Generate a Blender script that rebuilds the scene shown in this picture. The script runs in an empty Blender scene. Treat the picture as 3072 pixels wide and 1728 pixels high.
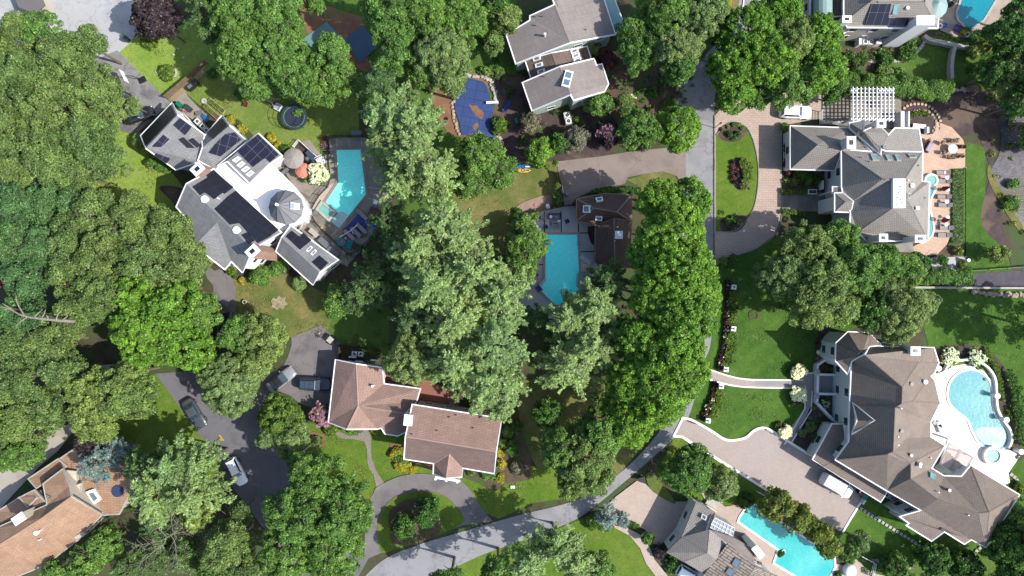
import bpy,math,random
import numpy as np
from mathutils import Vector
from mathutils.geometry import tessellate_polygon

# ------------------------------------------------------------------ camera, sky, sun, exposure
scene = bpy.context.scene
H = 103.0            # flying height of the camera, metres
cam_d = bpy.data.cameras.new('camera')
cam = bpy.data.objects.new('camera',cam_d)
scene.collection.objects.link(cam)
cam.location = (0,0,H)
cam.rotation_euler = (0,0,0)
cam_d.sensor_width = 36.0
cam_d.lens = H * 36.0 / 153.6
cam_d.clip_start = 1.0
cam_d.clip_end = 6000.0
scene.camera = cam

SUN_EL = math.radians(46.0)
SHADOW = Vector((-0.966,0.259,0.0)).normalized()      # ground direction in which shadows fall
w = bpy.data.worlds.new('World')
scene.world = w
w.use_nodes = True
nt = w.node_tree
sky = nt.nodes.new('ShaderNodeTexSky')
sky.sky_type = 'NISHITA'
sky.sun_disc = False
sky.sun_elevation = SUN_EL
sky.sun_rotation = math.atan2(-SHADOW.x,-SHADOW.y)
sky.air_density = 1.0
sky.dust_density = 1.5
sky.ozone_density = 1.0
bg = nt.nodes['Background']
nt.links.new(sky.outputs[0],bg.inputs[0])
bg.inputs[1].default_value = 0.15
sun_d = bpy.data.lights.new('sun','SUN')
sun_d.energy = 4.2
sun_d.angle = math.radians(0.55)
sun_d.color = (1.0,0.955,0.89)
sun = bpy.data.objects.new('sun',sun_d)
scene.collection.objects.link(sun)
ldir = Vector((SHADOW.x * math.cos(SUN_EL),SHADOW.y * math.cos(SUN_EL),-math.sin(SUN_EL)))
sun.rotation_euler = ldir.to_track_quat('-Z','Y').to_euler()
sun.location = (120,-30,140)
scene.view_settings.view_transform = 'Standard'
scene.view_settings.look = 'None'
scene.view_settings.exposure = 0.95
scene.view_settings.gamma = 1.0

GAIN = 2.0

def C(r,g,b,k=1.0):
    """albedo of a flat sunlit surface that shows as this sRGB colour"""
    def f(v):
        v = v / 255.0
        v = v / 12.92 if v <= 0.04045 else ((v + 0.055) / 1.055) ** 2.4
        return min(0.85,v / GAIN * k)
    return (f(r),f(g),f(b))

# ------------------------------------------------------------------ frames: photo pixels to ground metres
FR = [0.0,0.0,3.22]

def fr(ox,oy,s=3.22):
    FR[0],FR[1],FR[2] = ox,oy,s

def F():
    fr(0,0,1 / 1.1925)

def PX(x,y):
    return (FR[0] + x / FR[2],FR[1] + y / FR[2])

def W(x,y,h=0.0):
    px,py = PX(x,y)
    k = (1 - h / H) / 20.0
    return Vector(((px - 1536) * k,(864 - py) * k,h))

# ------------------------------------------------------------------ mesh helpers
COL = scene.collection

def wloc(o):
    v = Vector((0,0,0))
    while o is not None:
        v = v + o.location
        o = o.parent
    return v

def mk(name,V,Fc,mat,parent=None,uv=None,local=False,smooth=False,attr=None):
    me = bpy.data.meshes.new(name)
    off = Vector((0,0,0)) if (parent is None or local) else wloc(parent)
    if parent is None and not local:
        # object origin at the base centre of the mesh
        xs = [v[0] for v in V]; ys = [v[1] for v in V]; zs = [v[2] for v in V]
        off = Vector(((min(xs) + max(xs)) / 2,(min(ys) + max(ys)) / 2,min(zs)))
    me.from_pydata([(v[0] - off.x,v[1] - off.y,v[2] - off.z) for v in V],[],Fc)
    if uv:
        l = me.uv_layers.new(name='UVMap')
        for poly in me.polygons:
            u = uv[poly.index]
            if u is None:
                continue
            for k,li in enumerate(poly.loop_indices):
                l.data[li].uv = u[k]
    mats = mat if isinstance(mat,(list,tuple)) else [mat]
    for m_ in mats:
        me.materials.append(m_)
    if smooth:
        for p in me.polygons:
            p.use_smooth = True
    o = bpy.data.objects.new(name,me)
    if parent is None and not local:
        o.location = off
    o.parent = parent
    COL.objects.link(o)
    return o

def tag(o,label=None,cat=None,group=None,kind=None):
    if label: o['label'] = label
    if cat: o['category'] = cat
    if group: o['group'] = group
    if kind: o['kind'] = kind
    return o

def root(name,label,cat,loc,rz=0.0,group=None):
    o = bpy.data.objects.new(name,None)
    o.empty_display_size = 0.3
    COL.objects.link(o)
    o.location = loc
    o.rotation_euler = (0,0,rz)
    return tag(o,label,cat,group)

def dup(r,loc,rz=0.0,label=None,group=None,sc=None):
    c = r.copy(); COL.objects.link(c)
    c.location = loc; c.rotation_euler = (0,0,rz)
    if sc: c.scale = (sc,sc,sc)
    if label: c['label'] = label
    if group: c['group'] = group
    for ch in list(r.children):
        d = ch.copy(); COL.objects.link(d); d.parent = c
        for g in list(ch.children):
            e = g.copy(); COL.objects.link(e); e.parent = d
    return c

class MB:
    """collects boxes, prisms, tubes in one mesh"""
    def __init__(s):
        s.V = []; s.F = []
    def add(s,V,Fc):
        n = len(s.V)
        s.V += [tuple(v) for v in V]
        s.F += [tuple(i + n for i in f) for f in Fc]
        return s
    def box(s,c,size,rz=0.0):
        hx,hy,hz = size[0] / 2,size[1] / 2,size[2] / 2
        ca,sa = math.cos(rz),math.sin(rz)
        V = []
        for z in (-hz,hz):
            for x,y in ((-hx,-hy),(hx,-hy),(hx,hy),(-hx,hy)):
                V.append((c[0] + x * ca - y * sa,c[1] + x * sa + y * ca,c[2] + z))
        return s.add(V,[(3,2,1,0),(4,5,6,7),(0,1,5,4),(1,2,6,5),(2,3,7,6),(3,0,4,7)])
    def prism(s,pts,z0,z1):
        p = [(q[0],q[1]) for q in pts]
        if area2(p) < 0: p = p[::-1]
        n = len(p)
        V = [(x,y,z0) for x,y in p] + [(x,y,z1) for x,y in p]
        Fc = [(i,(i + 1) % n,n + (i + 1) % n,n + i) for i in range(n)]
        for t in tess(p):
            Fc.append((t[0] + n,t[1] + n,t[2] + n)); Fc.append((t[2],t[1],t[0]))
        return s.add(V,Fc)
    def cyl(s,c,r,z0,z1,n=12,r2=None):
        r2 = r if r2 is None else r2
        V = [(c[0] + r * math.cos(2 * math.pi * i / n),c[1] + r * math.sin(2 * math.pi * i / n),z0) for i in range(n)]
        V += [(c[0] + r2 * math.cos(2 * math.pi * i / n),c[1] + r2 * math.sin(2 * math.pi * i / n),z1) for i in range(n)]
        Fc = [(i,(i + 1) % n,n + (i + 1) % n,n + i) for i in range(n)]
        Fc += [tuple(range(n,2 * n)),tuple(range(n - 1,-1,-1))]
        return s.add(V,Fc)
    def ring(s,c,ri,ro,z0,z1,n=24,a0=0.0,a1=2 * math.pi):
        full = abs(a1 - a0 - 2 * math.pi) < 1e-6
        m = n if full else n + 1
        V = []
        for i in range(m):
            a = a0 + (a1 - a0) * i / n
            for r,z in ((ri,z0),(ro,z0),(ro,z1),(ri,z1)):
                V.append((c[0] + r * math.cos(a),c[1] + r * math.sin(a),z))
        Fc = []
        for i in range(n):
            j = (i + 1) % m
            for k in range(4):
                l = (k + 1) % 4
                Fc.append((i * 4 + k,j * 4 + k,j * 4 + l,i * 4 + l))
        if not full:
            Fc += [(0,3,2,1),(n * 4,n * 4 + 1,n * 4 + 2,n * 4 + 3)]
        return s.add(V,Fc)
    def tube(s,pts,r0,r1=None,n=6):
        pts = [Vector(p) for p in pts]
        r1 = r0 if r1 is None else r1
        m = len(pts); base = len(s.V); V = []; Fc = []
        for i,p in enumerate(pts):
            d = (pts[min(i + 1,m - 1)] - pts[max(i - 1,0)])
            d = d.normalized() if d.length > 1e-6 else Vector((0,0,1))
            a = d.cross(Vector((0,0,1)))
            a = a.normalized() if a.length > 1e-3 else Vector((1,0,0))
            b = d.cross(a)
            r = r0 + (r1 - r0) * i / max(1,m - 1)
            for k in range(n):
                t = 2 * math.pi * k / n
                V.append(p + a * (r * math.cos(t)) + b * (r * math.sin(t)))
        for i in range(m - 1):
            for k in range(n):
                l = (k + 1) % n
                Fc.append((i * n + k,i * n + l,(i + 1) * n + l,(i + 1) * n + k))
        Fc += [tuple(range(n)),tuple((m - 1) * n + k for k in range(n - 1,-1,-1))]
        return s.add(V,Fc)
    def quadbox(s,q,n,t):
        """quad of four points thickened along n by t"""
        V = [Vector(p) for p in q] + [Vector(p) + Vector(n) * t for p in q]
        return s.add(V,[(3,2,1,0),(4,5,6,7),(0,1,5,4),(1,2,6,5),(2,3,7,6),(3,0,4,7)])
    def build(s,name,mat,parent=None,local=False,smooth=False):
        return mk(name,s.V,s.F,mat,parent,local=local,smooth=smooth)

def area2(p):
    return sum(p[i][0] * p[(i + 1) % len(p)][1] - p[(i + 1) % len(p)][0] * p[i][1] for i in range(len(p)))

def tess(p):
    t = tessellate_polygon([[Vector((x,y,0)) for x,y in p]])
    out = []
    for a,b,c in t:
        A,B,Cc = p[a],p[b],p[c]
        if (B[0] - A[0]) * (Cc[1] - A[1]) - (Cc[0] - A[0]) * (B[1] - A[1]) < 0:
            out.append((a,c,b))
        else:
            out.append((a,b,c))
    return out

def smooth_pts(pts,closed=True,n=6):
    """Catmull-Rom; a point given as (x, y, 1) stays a hard corner"""
    m = len(pts); out = []
    rng = range(m) if closed else range(m - 1)
    for i in rng:
        p1 = pts[i]; p2 = pts[(i + 1) % m]
        p0 = pts[(i - 1) % m] if (closed or i > 0) else p1
        p3 = pts[(i + 2) % m] if (closed or i + 2 < m) else p2
        if len(p1) > 2 and p1[2]: p0 = p1
        if len(p2) > 2 and p2[2]: p3 = p2
        for k in range(n):
            t = k / n
            q = []
            for a in (0,1):
                q.append(0.5 * (2 * p1[a] + (p2[a] - p0[a]) * t + (2 * p0[a] - 5 * p1[a] + 4 * p2[a] - p3[a]) * t * t
                                + (3 * p1[a] - p0[a] - 3 * p2[a] + p3[a]) * t ** 3))
            out.append(tuple(q))
    if not closed:
        out.append((pts[-1][0],pts[-1][1]))
    return out

ZI = [-0.16]

def S(name,pts,mat,sm=False,z=None,kind='structure',label=None,cat=None):
    """ground sheet; every sheet lies a little above the last"""
    if sm: pts = smooth_pts(pts)
    if z is None:
        ZI[0] += 0.0018
        z = ZI[0]
    P = [W(p[0],p[1]) for p in pts]
    p2 = [(v.x,v.y) for v in P]
    if area2(p2) < 0: p2 = p2[::-1]
    o = mk(name,[(x,y,z) for x,y in p2],tess(p2),mat)
    return tag(o,label,cat,None,kind)

def strip_poly(P,wd,closed=False):
    """left and right offset lines of a polyline of Vectors"""
    n = len(P); L = []; R = []
    for i in range(n):
        a = P[(i - 1) % n] if (closed or i > 0) else P[i]
        b = P[(i + 1) % n] if (closed or i < n - 1) else P[i]
        d = Vector((b.x - a.x,b.y - a.y,0))
        d = d.normalized() if d.length > 1e-6 else Vector((1,0,0))
        nn = Vector((-d.y,d.x,0))
        L.append(P[i] + nn * wd / 2); R.append(P[i] - nn * wd / 2)
    return L,R

def band(name,pts,wd,z0,z1,mat,sm=False,closed=False,parent=None,label=None,cat=None,kind=None,group=None):
    """kerb, edging or wall following a line"""
    if sm: pts = smooth_pts(pts,closed)
    P = [W(p[0],p[1]) for p in pts]
    L,R = strip_poly(P,wd,closed)
    n = len(P); V = []
    for l,r in zip(L,R):
        V += [(l.x,l.y,z0),(r.x,r.y,z0),(r.x,r.y,z1),(l.x,l.y,z1)]
    Fc = []
    for i in range(n if closed else n - 1):
        j = (i + 1) % n
        for k in range(4):
            m = (k + 1) % 4
            Fc.append((i * 4 + k,i * 4 + m,j * 4 + m,j * 4 + k))
    if not closed:
        Fc += [(0,3,2,1),((n - 1) * 4,(n - 1) * 4 + 1,(n - 1) * 4 + 2,(n - 1) * 4 + 3)]
    o = mk(name,V,Fc,mat,parent)
    return tag(o,label,cat,group,kind)

# ------------------------------------------------------------------ materials
def newmat(name):
    m = bpy.data.materials.new(name)
    m.use_nodes = True
    t = m.node_tree
    b = t.nodes['Principled BSDF']
    return m,t,b

def ramp(t,stops,interp='LINEAR'):
    r = t.nodes.new('ShaderNodeValToRGB')
    r.color_ramp.interpolation = interp
    e = r.color_ramp.elements
    while len(e) < len(stops): e.new(0.5)
    for k,(p,c) in enumerate(stops):
        e[k].position = p
        e[k].color = (c[0],c[1],c[2],1)
    return r

def sc_(c,k):
    return tuple(min(0.9,v * k) for v in c)

def noise(t,vec,scale,detail=3.0,rough=0.55):
    n = t.nodes.new('ShaderNodeTexNoise')
    n.inputs['Scale'].default_value = scale
    n.inputs['Detail'].default_value = detail
    n.inputs['Roughness'].default_value = rough
    if vec is not None: t.links.new(vec,n.inputs['Vector'])
    return n

def geo_pos(t):
    g = t.nodes.new('ShaderNodeNewGeometry')
    return g.outputs['Position']

def mixc(t,fac,a,b,blend='MIX'):
    m = t.nodes.new('ShaderNodeMix')
    m.data_type = 'RGBA'
    m.blend_type = blend
    for s,v in ((0,fac),(6,a),(7,b)):
        if hasattr(v,'links') or hasattr(v,'is_linked'):
            t.links.new(v,m.inputs[s])
        elif s == 0:
            m.inputs[0].default_value = v
        else:
            m.inputs[s].default_value = (v[0],v[1],v[2],1)
    return m.outputs[2]

def M(name,col,var=0.12,scale=1.2,fine=9.0,rough=0.85,bump=0.0,metal=0.0,spec=0.3,patch=None,patch_scale=0.25,patch_cut=(0.5,0.62),crack=0.0):
    """mottled material: two noises in world metres; patch = second colour in large irregular areas"""
    m,t,b = newmat(name)
    pos = geo_pos(t)
    n1 = noise(t,pos,scale,4)
    n2 = noise(t,pos,fine,3)
    r1 = ramp(t,[(0.3,sc_(col,1 - var)),(0.7,sc_(col,1 + var))])
    t.links.new(n1.outputs[0],r1.inputs[0])
    out = r1.outputs[0]
    if patch is not None:
        n3 = noise(t,pos,patch_scale,5,0.6)
        r3 = ramp(t,[(patch_cut[0],(0,0,0)),(patch_cut[1],(1,1,1))])
        t.links.new(n3.outputs[0],r3.inputs[0])
        out = mixc(t,r3.outputs[0],out,patch)
    r2 = ramp(t,[(0.25,(1 - var,) * 3),(0.75,(1,1,1))])
    t.links.new(n2.outputs[0],r2.inputs[0])
    out = mixc(t,1.0,out,r2.outputs[0],'MULTIPLY')
    if crack:
        vo = t.nodes.new('ShaderNodeTexVoronoi')
        vo.feature = 'DISTANCE_TO_EDGE'
        vo.inputs['Scale'].default_value = 0.22
        nw = noise(t,pos,0.5,5,0.7)
        sm_ = t.nodes.new('ShaderNodeVectorMath'); sm_.operation = 'MULTIPLY_ADD'
        sm_.inputs[1].default_value = (4,4,4)
        t.links.new(nw.outputs[1],sm_.inputs[0]); t.links.new(pos,sm_.inputs[2])
        t.links.new(sm_.outputs[0],vo.inputs['Vector'])
        rc = ramp(t,[(0.006,(1 - crack,) * 3),(0.02,(1,1,1))])
        t.links.new(vo.outputs[0],rc.inputs[0])
        out = mixc(t,1.0,out,rc.outputs[0],'MULTIPLY')
        n6 = noise(t,pos,1.1,5,0.75)
        r6 = ramp(t,[(0.56,(1,1,1)),(0.72,(1 - crack * .6,) * 3)])
        t.links.new(n6.outputs[0],r6.inputs[0])
        out = mixc(t,1.0,out,r6.outputs[0],'MULTIPLY')
    t.links.new(out,b.inputs['Base Color'])
    b.inputs['Roughness'].default_value = rough
    b.inputs['Metallic'].default_value = metal
    b.inputs['Specular IOR Level'].default_value = spec
    if bump:
        bp = t.nodes.new('ShaderNodeBump')
        bp.inputs['Strength'].default_value = bump
        bp.inputs['Distance'].default_value = 0.05
        t.links.new(n2.outputs[0],bp.inputs['Height'])
        t.links.new(bp.outputs[0],b.inputs['Normal'])
    return m

def grass(name,c1,c2,c3=None,s=0.12,stripes=0.0,cut=(0.35,0.65)):
    """lawn: c1 green, c2 drier tone in patches, c3 bare spots"""
    m,t,b = newmat(name)
    pos = geo_pos(t)
    n1 = noise(t,pos,s,6,0.65)
    r1 = ramp(t,[(cut[0],c1),(cut[1],c2)])
    t.links.new(n1.outputs[0],r1.inputs[0])
    out = r1.outputs[0]
    if c3 is not None:
        n3 = noise(t,pos,s * 2.7,5,0.7)
        r3 = ramp(t,[(0.6,(0,0,0)),(0.72,(1,1,1))])
        t.links.new(n3.outputs[0],r3.inputs[0])
        out = mixc(t,r3.outputs[0],out,c3)
    n7 = noise(t,pos,1.3,5,0.75)
    r7 = ramp(t,[(0.35,(0.84,0.88,0.8)),(0.65,(1.12,1.08,1.1))])
    t.links.new(n7.outputs[0],r7.inputs[0])
    out = mixc(t,1.0,out,r7.outputs[0],'MULTIPLY')
    n2 = noise(t,pos,5.0,4,0.7)
    r2 = ramp(t,[(0.3,(0.72,) * 3),(0.7,(1.15,) * 3)])
    t.links.new(n2.outputs[0],r2.inputs[0])
    out = mixc(t,1.0,out,r2.outputs[0],'MULTIPLY')
    if stripes:
        wv = t.nodes.new('ShaderNodeTexWave')
        wv.inputs['Scale'].default_value = 0.16
        wv.inputs['Distortion'].default_value = 1.2
        mp = t.nodes.new('ShaderNodeMapping')
        mp.inputs['Rotation'].default_value = (0,0,stripes)
        t.links.new(pos,mp.inputs[0]); t.links.new(mp.outputs[0],wv.inputs[0])
        r4 = ramp(t,[(0.3,(0.96,) * 3),(0.7,(1.03,) * 3)])
        t.links.new(wv.outputs[1],r4.inputs[0])
        out = mixc(t,1.0,out,r4.outputs[0],'MULTIPLY')
    t.links.new(out,b.inputs['Base Color'])
    b.inputs['Roughness'].default_value = 0.95
    b.inputs['Specular IOR Level'].default_value = 0.1
    bp = t.nodes.new('ShaderNodeBump')
    bp.inputs['Strength'].default_value = 0.8
    bp.inputs['Distance'].default_value = 0.08
    n5 = noise(t,pos,9.0,2)
    t.links.new(n5.outputs[0],bp.inputs['Height'])
    t.links.new(bp.outputs[0],b.inputs['Normal'])
    return m

def bricks(name,c1,c2,cm,bw,rh,mortar=0.03,uv=True,rot=0.0,offset=0.5,rough=0.85,var=0.14,bump=0.3,wash=None):
    """shingles, tiles, pavers, solar cells: brick texture in metres"""
    m,t,b = newmat(name)
    if uv:
        tc = t.nodes.new('ShaderNodeTexCoord'); vec = tc.outputs['UV']
    else:
        vec = geo_pos(t)
    mp = t.nodes.new('ShaderNodeMapping')
    mp.inputs['Rotation'].default_value = (0,0,rot)
    t.links.new(vec,mp.inputs[0])
    br = t.nodes.new('ShaderNodeTexBrick')
    br.offset = offset
    br.inputs['Color1'].default_value = (*c1,1)
    br.inputs['Color2'].default_value = (*c2,1)
    br.inputs['Mortar'].default_value = (*cm,1)
    br.inputs['Scale'].default_value = 1.0
    br.inputs['Brick Width'].default_value = bw
    br.inputs['Row Height'].default_value = rh
    br.inputs['Mortar Size'].default_value = mortar
    br.inputs['Mortar Smooth'].default_value = 0.2
    t.links.new(mp.outputs[0],br.inputs[0])
    out = br.outputs[0]
    pos = geo_pos(t)
    n1 = noise(t,pos,0.45,5,0.65)
    r1 = ramp(t,[(0.3,(1 - var,) * 3),(0.7,(1 + var * 0.6,) * 3)])
    t.links.new(n1.outputs[0],r1.inputs[0])
    out = mixc(t,1.0,out,r1.outputs[0],'MULTIPLY')
    n2 = noise(t,pos,6.0,3,0.6)
    r2 = ramp(t,[(0.3,(1 - var,) * 3),(0.7,(1.05,) * 3)])
    t.links.new(n2.outputs[0],r2.inputs[0])
    out = mixc(t,1.0,out,r2.outputs[0],'MULTIPLY')
    if wash is not None:
        mp2 = t.nodes.new('ShaderNodeMapping')
        mp2.inputs['Scale'].default_value = (1.6,0.22,1)
        t.links.new(vec,mp2.inputs[0])
        n3 = noise(t,mp2.outputs[0],0.9,4,0.6)
        r3 = ramp(t,[(0.48,(0,0,0)),(0.75,(0.8,) * 3)])
        t.links.new(n3.outputs[0],r3.inputs[0])
        out = mixc(t,r3.outputs[0],out,wash)
    t.links.new(out,b.inputs['Base Color'])
    b.inputs['Roughness'].default_value = rough
    b.inputs['Specular IOR Level'].default_value = 0.3
    if bump:
        bp = t.nodes.new('ShaderNodeBump')
        bp.inputs['Strength'].default_value = bump
        bp.inputs['Distance'].default_value = 0.03
        t.links.new(br.outputs[1],bp.inputs['Height'])
        bp.invert = True
        t.links.new(bp.outputs[0],b.inputs['Normal'])
    return m

def watermat(name,c1,c2,s=0.25,c3=None):
    m,t,b = newmat(name)
    pos = geo_pos(t)
    n1 = noise(t,pos,s,3)
    r1 = ramp(t,[(0.35,c1),(0.65,c2)])
    t.links.new(n1.outputs[0],r1.inputs[0])
    out = r1.outputs[0]
    v = t.nodes.new('ShaderNodeTexVoronoi')
    v.feature = 'DISTANCE_TO_EDGE'
    v.inputs['Scale'].default_value = 1.7
    nw = noise(t,pos,1.1,2)
    add = t.nodes.new('ShaderNodeVectorMath'); add.operation = 'ADD'
    t.links.new(pos,add.inputs[0]); t.links.new(nw.outputs[1],add.inputs[1])
    t.links.new(add.outputs[0],v.inputs['Vector'])
    r2 = ramp(t,[(0.0,(1.22,1.22,1.18)),(0.10,(0.97,) * 3)])
    t.links.new(v.outputs[0],r2.inputs[0])
    out = mixc(t,0.55,out,mixc(t,1.0,out,r2.outputs[0],'MULTIPLY'))
    t.links.new(out,b.inputs['Base Color'])
    b.inputs['Roughness'].default_value = 0.08
    b.inputs['Specular IOR Level'].default_value = 0.5
    bp = t.nodes.new('ShaderNodeBump')
    bp.inputs['Strength'].default_value = 0.35
    bp.inputs['Distance'].default_value = 0.05
    n5 = noise(t,pos,2.2,3)
    t.links.new(n5.outputs[0],bp.inputs['Height'])
    t.links.new(bp.outputs[0],b.inputs['Normal'])
    return m

def leafmat(name,col,yel=0.25,var=0.45,trans=0.42,alt=None):
    """foliage: tint attribute per leaf picks the tone; object random shifts each plant a little"""
    m = bpy.data.materials.new(name); m.use_nodes = True
    t = m.node_tree
    for n in list(t.nodes): t.nodes.remove(n)
    out = t.nodes.new('ShaderNodeOutputMaterial')
    at = t.nodes.new('ShaderNodeAttribute'); at.attribute_name = 'tint'
    lo = sc_(col,1 - var)
    hi = sc_(col,1 + var)
    ye = alt if alt else (hi[0] * (1 + yel),hi[1] * 1.05,hi[2] * 0.85)
    r = ramp(t,[(0.0,lo),(0.55,col),(0.85,hi),(1.0,ye)])
    t.links.new(at.outputs['Fac'],r.inputs[0])
    oi = t.nodes.new('ShaderNodeObjectInfo')
    r2 = ramp(t,[(0.0,(0.88,0.93,0.95)),(1.0,(1.12,1.06,0.98))])
    t.links.new(oi.outputs['Random'],r2.inputs[0])
    c = mixc(t,1.0,r.outputs[0],r2.outputs[0],'MULTIPLY')
    d = t.nodes.new('ShaderNodeBsdfDiffuse')
    tr = t.nodes.new('ShaderNodeBsdfTranslucent')
    gl = t.nodes.new('ShaderNodeBsdfGlossy'); gl.inputs['Roughness'].default_value = 0.42
    gl.inputs['Color'].default_value = (0.5,0.5,0.45,1)
    t.links.new(c,d.inputs[0]); t.links.new(c,tr.inputs[0])
    mx = t.nodes.new('ShaderNodeMixShader'); mx.inputs[0].default_value = trans
    t.links.new(d.outputs[0],mx.inputs[1]); t.links.new(tr.outputs[0],mx.inputs[2])
    m2 = t.nodes.new('ShaderNodeMixShader'); m2.inputs[0].default_value = 0.03
    t.links.new(mx.outputs[0],m2.inputs[1]); t.links.new(gl.outputs[0],m2.inputs[2])
    t.links.new(m2.outputs[0],out.inputs[0])
    return m

# --- the palette
G_bright = grass('lawn_bright',C(140,174,76),C(168,190,92),C(174,172,110),0.14)
G_yard = grass('lawn_yard',C(120,148,68),C(146,162,84),C(150,142,98),0.2)
G_dry = grass('lawn_dry',C(112,128,66),C(150,142,92),C(162,136,104),0.22,cut=(0.4,0.6))
G_mown = grass('lawn_mown',C(78,118,48),C(100,136,58),C(122,150,84),0.22,stripes=0.9)
G_rich = grass('lawn_rich',C(98,134,46),C(124,148,62),C(150,138,90),0.16)
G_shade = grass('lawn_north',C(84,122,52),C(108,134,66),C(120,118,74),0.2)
M_floor = M('forest_floor',C(92,84,60),0.3,0.5,6,patch=C(78,102,50),patch_scale=0.4,bump=0.6,patch_cut=(.44,.56))
M_mulch = M('mulch',C(112,92,76),0.25,0.9,9,bump=0.8,patch=C(88,104,56),patch_scale=0.5,patch_cut=(.5,.56))
M_dmulch = M('dark_mulch',C(92,76,74),0.28,0.8,8,bump=0.8,patch=C(128,108,92),patch_scale=0.25)
M_redm = M('pine_straw',C(160,116,88),0.25,0.9,8,bump=0.6,patch=C(120,128,74),patch_scale=0.35)
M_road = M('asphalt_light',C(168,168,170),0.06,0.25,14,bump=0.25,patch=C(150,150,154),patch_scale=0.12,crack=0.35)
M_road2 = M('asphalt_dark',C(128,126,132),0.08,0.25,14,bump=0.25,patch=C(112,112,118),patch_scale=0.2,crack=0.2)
M_drive = M('asphalt_drive',C(140,134,134),0.1,0.3,12,bump=0.25,patch=C(120,116,118),patch_scale=0.25,crack=0.2)
M_tan = M('asphalt_tan',C(160,146,138),0.08,0.3,12,bump=0.25,patch=C(146,132,126),patch_scale=0.2,crack=0.2)
M_cul = M('concrete_pale',C(200,200,200),0.08,0.2,8,bump=0.15,patch=C(180,182,184),patch_scale=0.16,crack=0.25)
M_olddrive = M('worn_concrete',C(158,156,156),0.14,0.35,6,bump=0.3,patch=C(126,124,128),patch_scale=0.3,crack=0.5)
M_conc = M('patio_concrete',C(168,160,148),0.12,0.5,6,bump=0.2,patch=C(142,134,124),patch_scale=0.35)
M_bluedeck = M('bluestone_deck',C(172,168,168),0.08,0.4,7,bump=0.2)
M_kerb = M('white_kerb',C(236,232,226,1.5),0.04,0.8,6,rough=0.7)
M_stone = M('pale_stone',C(208,204,194),0.14,1.5,7,bump=0.3)
M_rock = M('rock',C(200,184,164),0.25,1.8,7,bump=0.6)
M_white = M('white_paint',C(232,232,232,1.5),0.03,0.8,6,rough=0.55)
M_wdeck = M('white_membrane',(0.80,0.80,0.79),0.03,0.4,5,rough=0.6)
M_stucco = M('white_stucco',C(224,226,226,1.35),0.04,0.6,9,bump=0.15)
M_gstucco = M('pale_green_siding',C(196,214,198),0.05,0.6,9,bump=0.15)
M_cstucco = M('cream_stucco',C(216,206,190),0.05,0.6,9,bump=0.15)
M_brickw = bricks('red_brick',C(190,140,116),C(206,158,132),C(200,186,172),0.24,0.085,0.012,uv=False)
M_wood = M('weathered_wood',C(150,128,104),0.2,1.5,12,bump=0.3)
M_dwood = M('dark_wood',C(96,68,54),0.2,1.5,10,bump=0.3)
M_black = M('black_metal',(0.012,0.012,0.014),0.1,1,5,rough=0.4,spec=0.5)
M_grey = M('grey_metal',C(140,144,150),0.06,1,5,rough=0.45,metal=0.3)
M_rubber = M('rubber',(0.015,0.015,0.016),0.1,1,5,rough=0.8)
M_bark = M('bark',C(142,130,114),0.25,3,12,bump=0.8)
M_deadbark = M('dead_bark',C(168,158,146),0.2,3,12,bump=0.6)
M_terra = M('terracotta',C(176,96,62),0.15,2,8)
M_teal = M('teal_plastic',C(40,160,170),0.06,2,8,rough=0.4)
M_green = M('green_plastic',C(22,140,104),0.08,2,8,rough=0.45)
M_dgreen = M('dark_green_plastic',C(58,80,74),0.08,2,8,rough=0.5)
M_blue = M('blue_fabric',C(58,78,150),0.1,2,8)
M_navy = M('navy_fabric',C(58,76,112),0.1,2,8)
M_red = M('red_fabric',C(170,40,44),0.12,2,8)
M_coral = M('coral_fabric',C(236,150,128),0.08,2,8)
M_taupe = M('taupe_fabric',C(176,166,162),0.08,2,8)
M_sling = M('grey_sling',C(168,164,162),0.08,3,12)
M_cushw = M('white_cushion',C(226,226,226),0.04,3,9)
M_maroon = M('maroon_fabric',C(120,40,52),0.12,2,8)
M_purple = M('purple_vinyl',C(112,92,180),0.12,2,8,rough=0.4)
M_skyb = M('blue_vinyl',C(50,130,210),0.08,2,8,rough=0.35)
M_pink = M('pink_vinyl',C(220,130,170),0.08,2,8,rough=0.4)
M_yel = M('yellow_plastic',C(240,196,90),0.08,2,8,rough=0.4)
M_glass,_t,_b = newmat('window_glass')
_b.inputs['Base Color'].default_value = (0.03,0.045,0.06,1)
_b.inputs['Roughness'].default_value = 0.06
_b.inputs['Specular IOR Level'].default_value = 0.8
M_skyglass,_t,_b = newmat('skylight_glass')
_b.inputs['Base Color'].default_value = (*C(120,140,156),1)
_b.inputs['Roughness'].default_value = 0.1
_b.inputs['Specular IOR Level'].default_value = 0.9
M_dome = M('white_dome',C(240,240,240,1.4),0.02,1,5,rough=0.3)
M_aqua = M('aqua_glass',C(150,196,200),0.05,1,5,rough=0.15)
M_solar = bricks('solar_cells',C(40,42,62),C(46,48,70),C(140,142,150),1.05,1.7,0.018,offset=0.0,rough=0.3,var=0.1,bump=0)
M_solark = bricks('solar_cells_black',C(36,36,46),C(40,40,50),C(64,64,74),1.05,1.7,0.02,offset=0.0,rough=0.35,var=0.08,bump=0)
R_grey = bricks('grey_shingles',C(150,151,152),C(166,166,167),C(126,127,128),0.9,0.22,0.025,var=0.14,wash=C(128,128,128))
R_taupe = bricks('taupe_shingles',C(156,147,143),C(168,158,153),C(134,126,123),0.9,0.2,0.02,var=0.1,wash=C(136,127,122))
R_brownd = bricks('dark_brown_shingles',C(134,116,108),C(150,130,122),C(104,90,86),0.9,0.24,0.03,var=0.2)
R_tile = bricks('concrete_tiles',C(172,166,158),C(184,177,168),C(142,136,130),0.3,0.3,0.035,var=0.1,bump=0.9)
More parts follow.
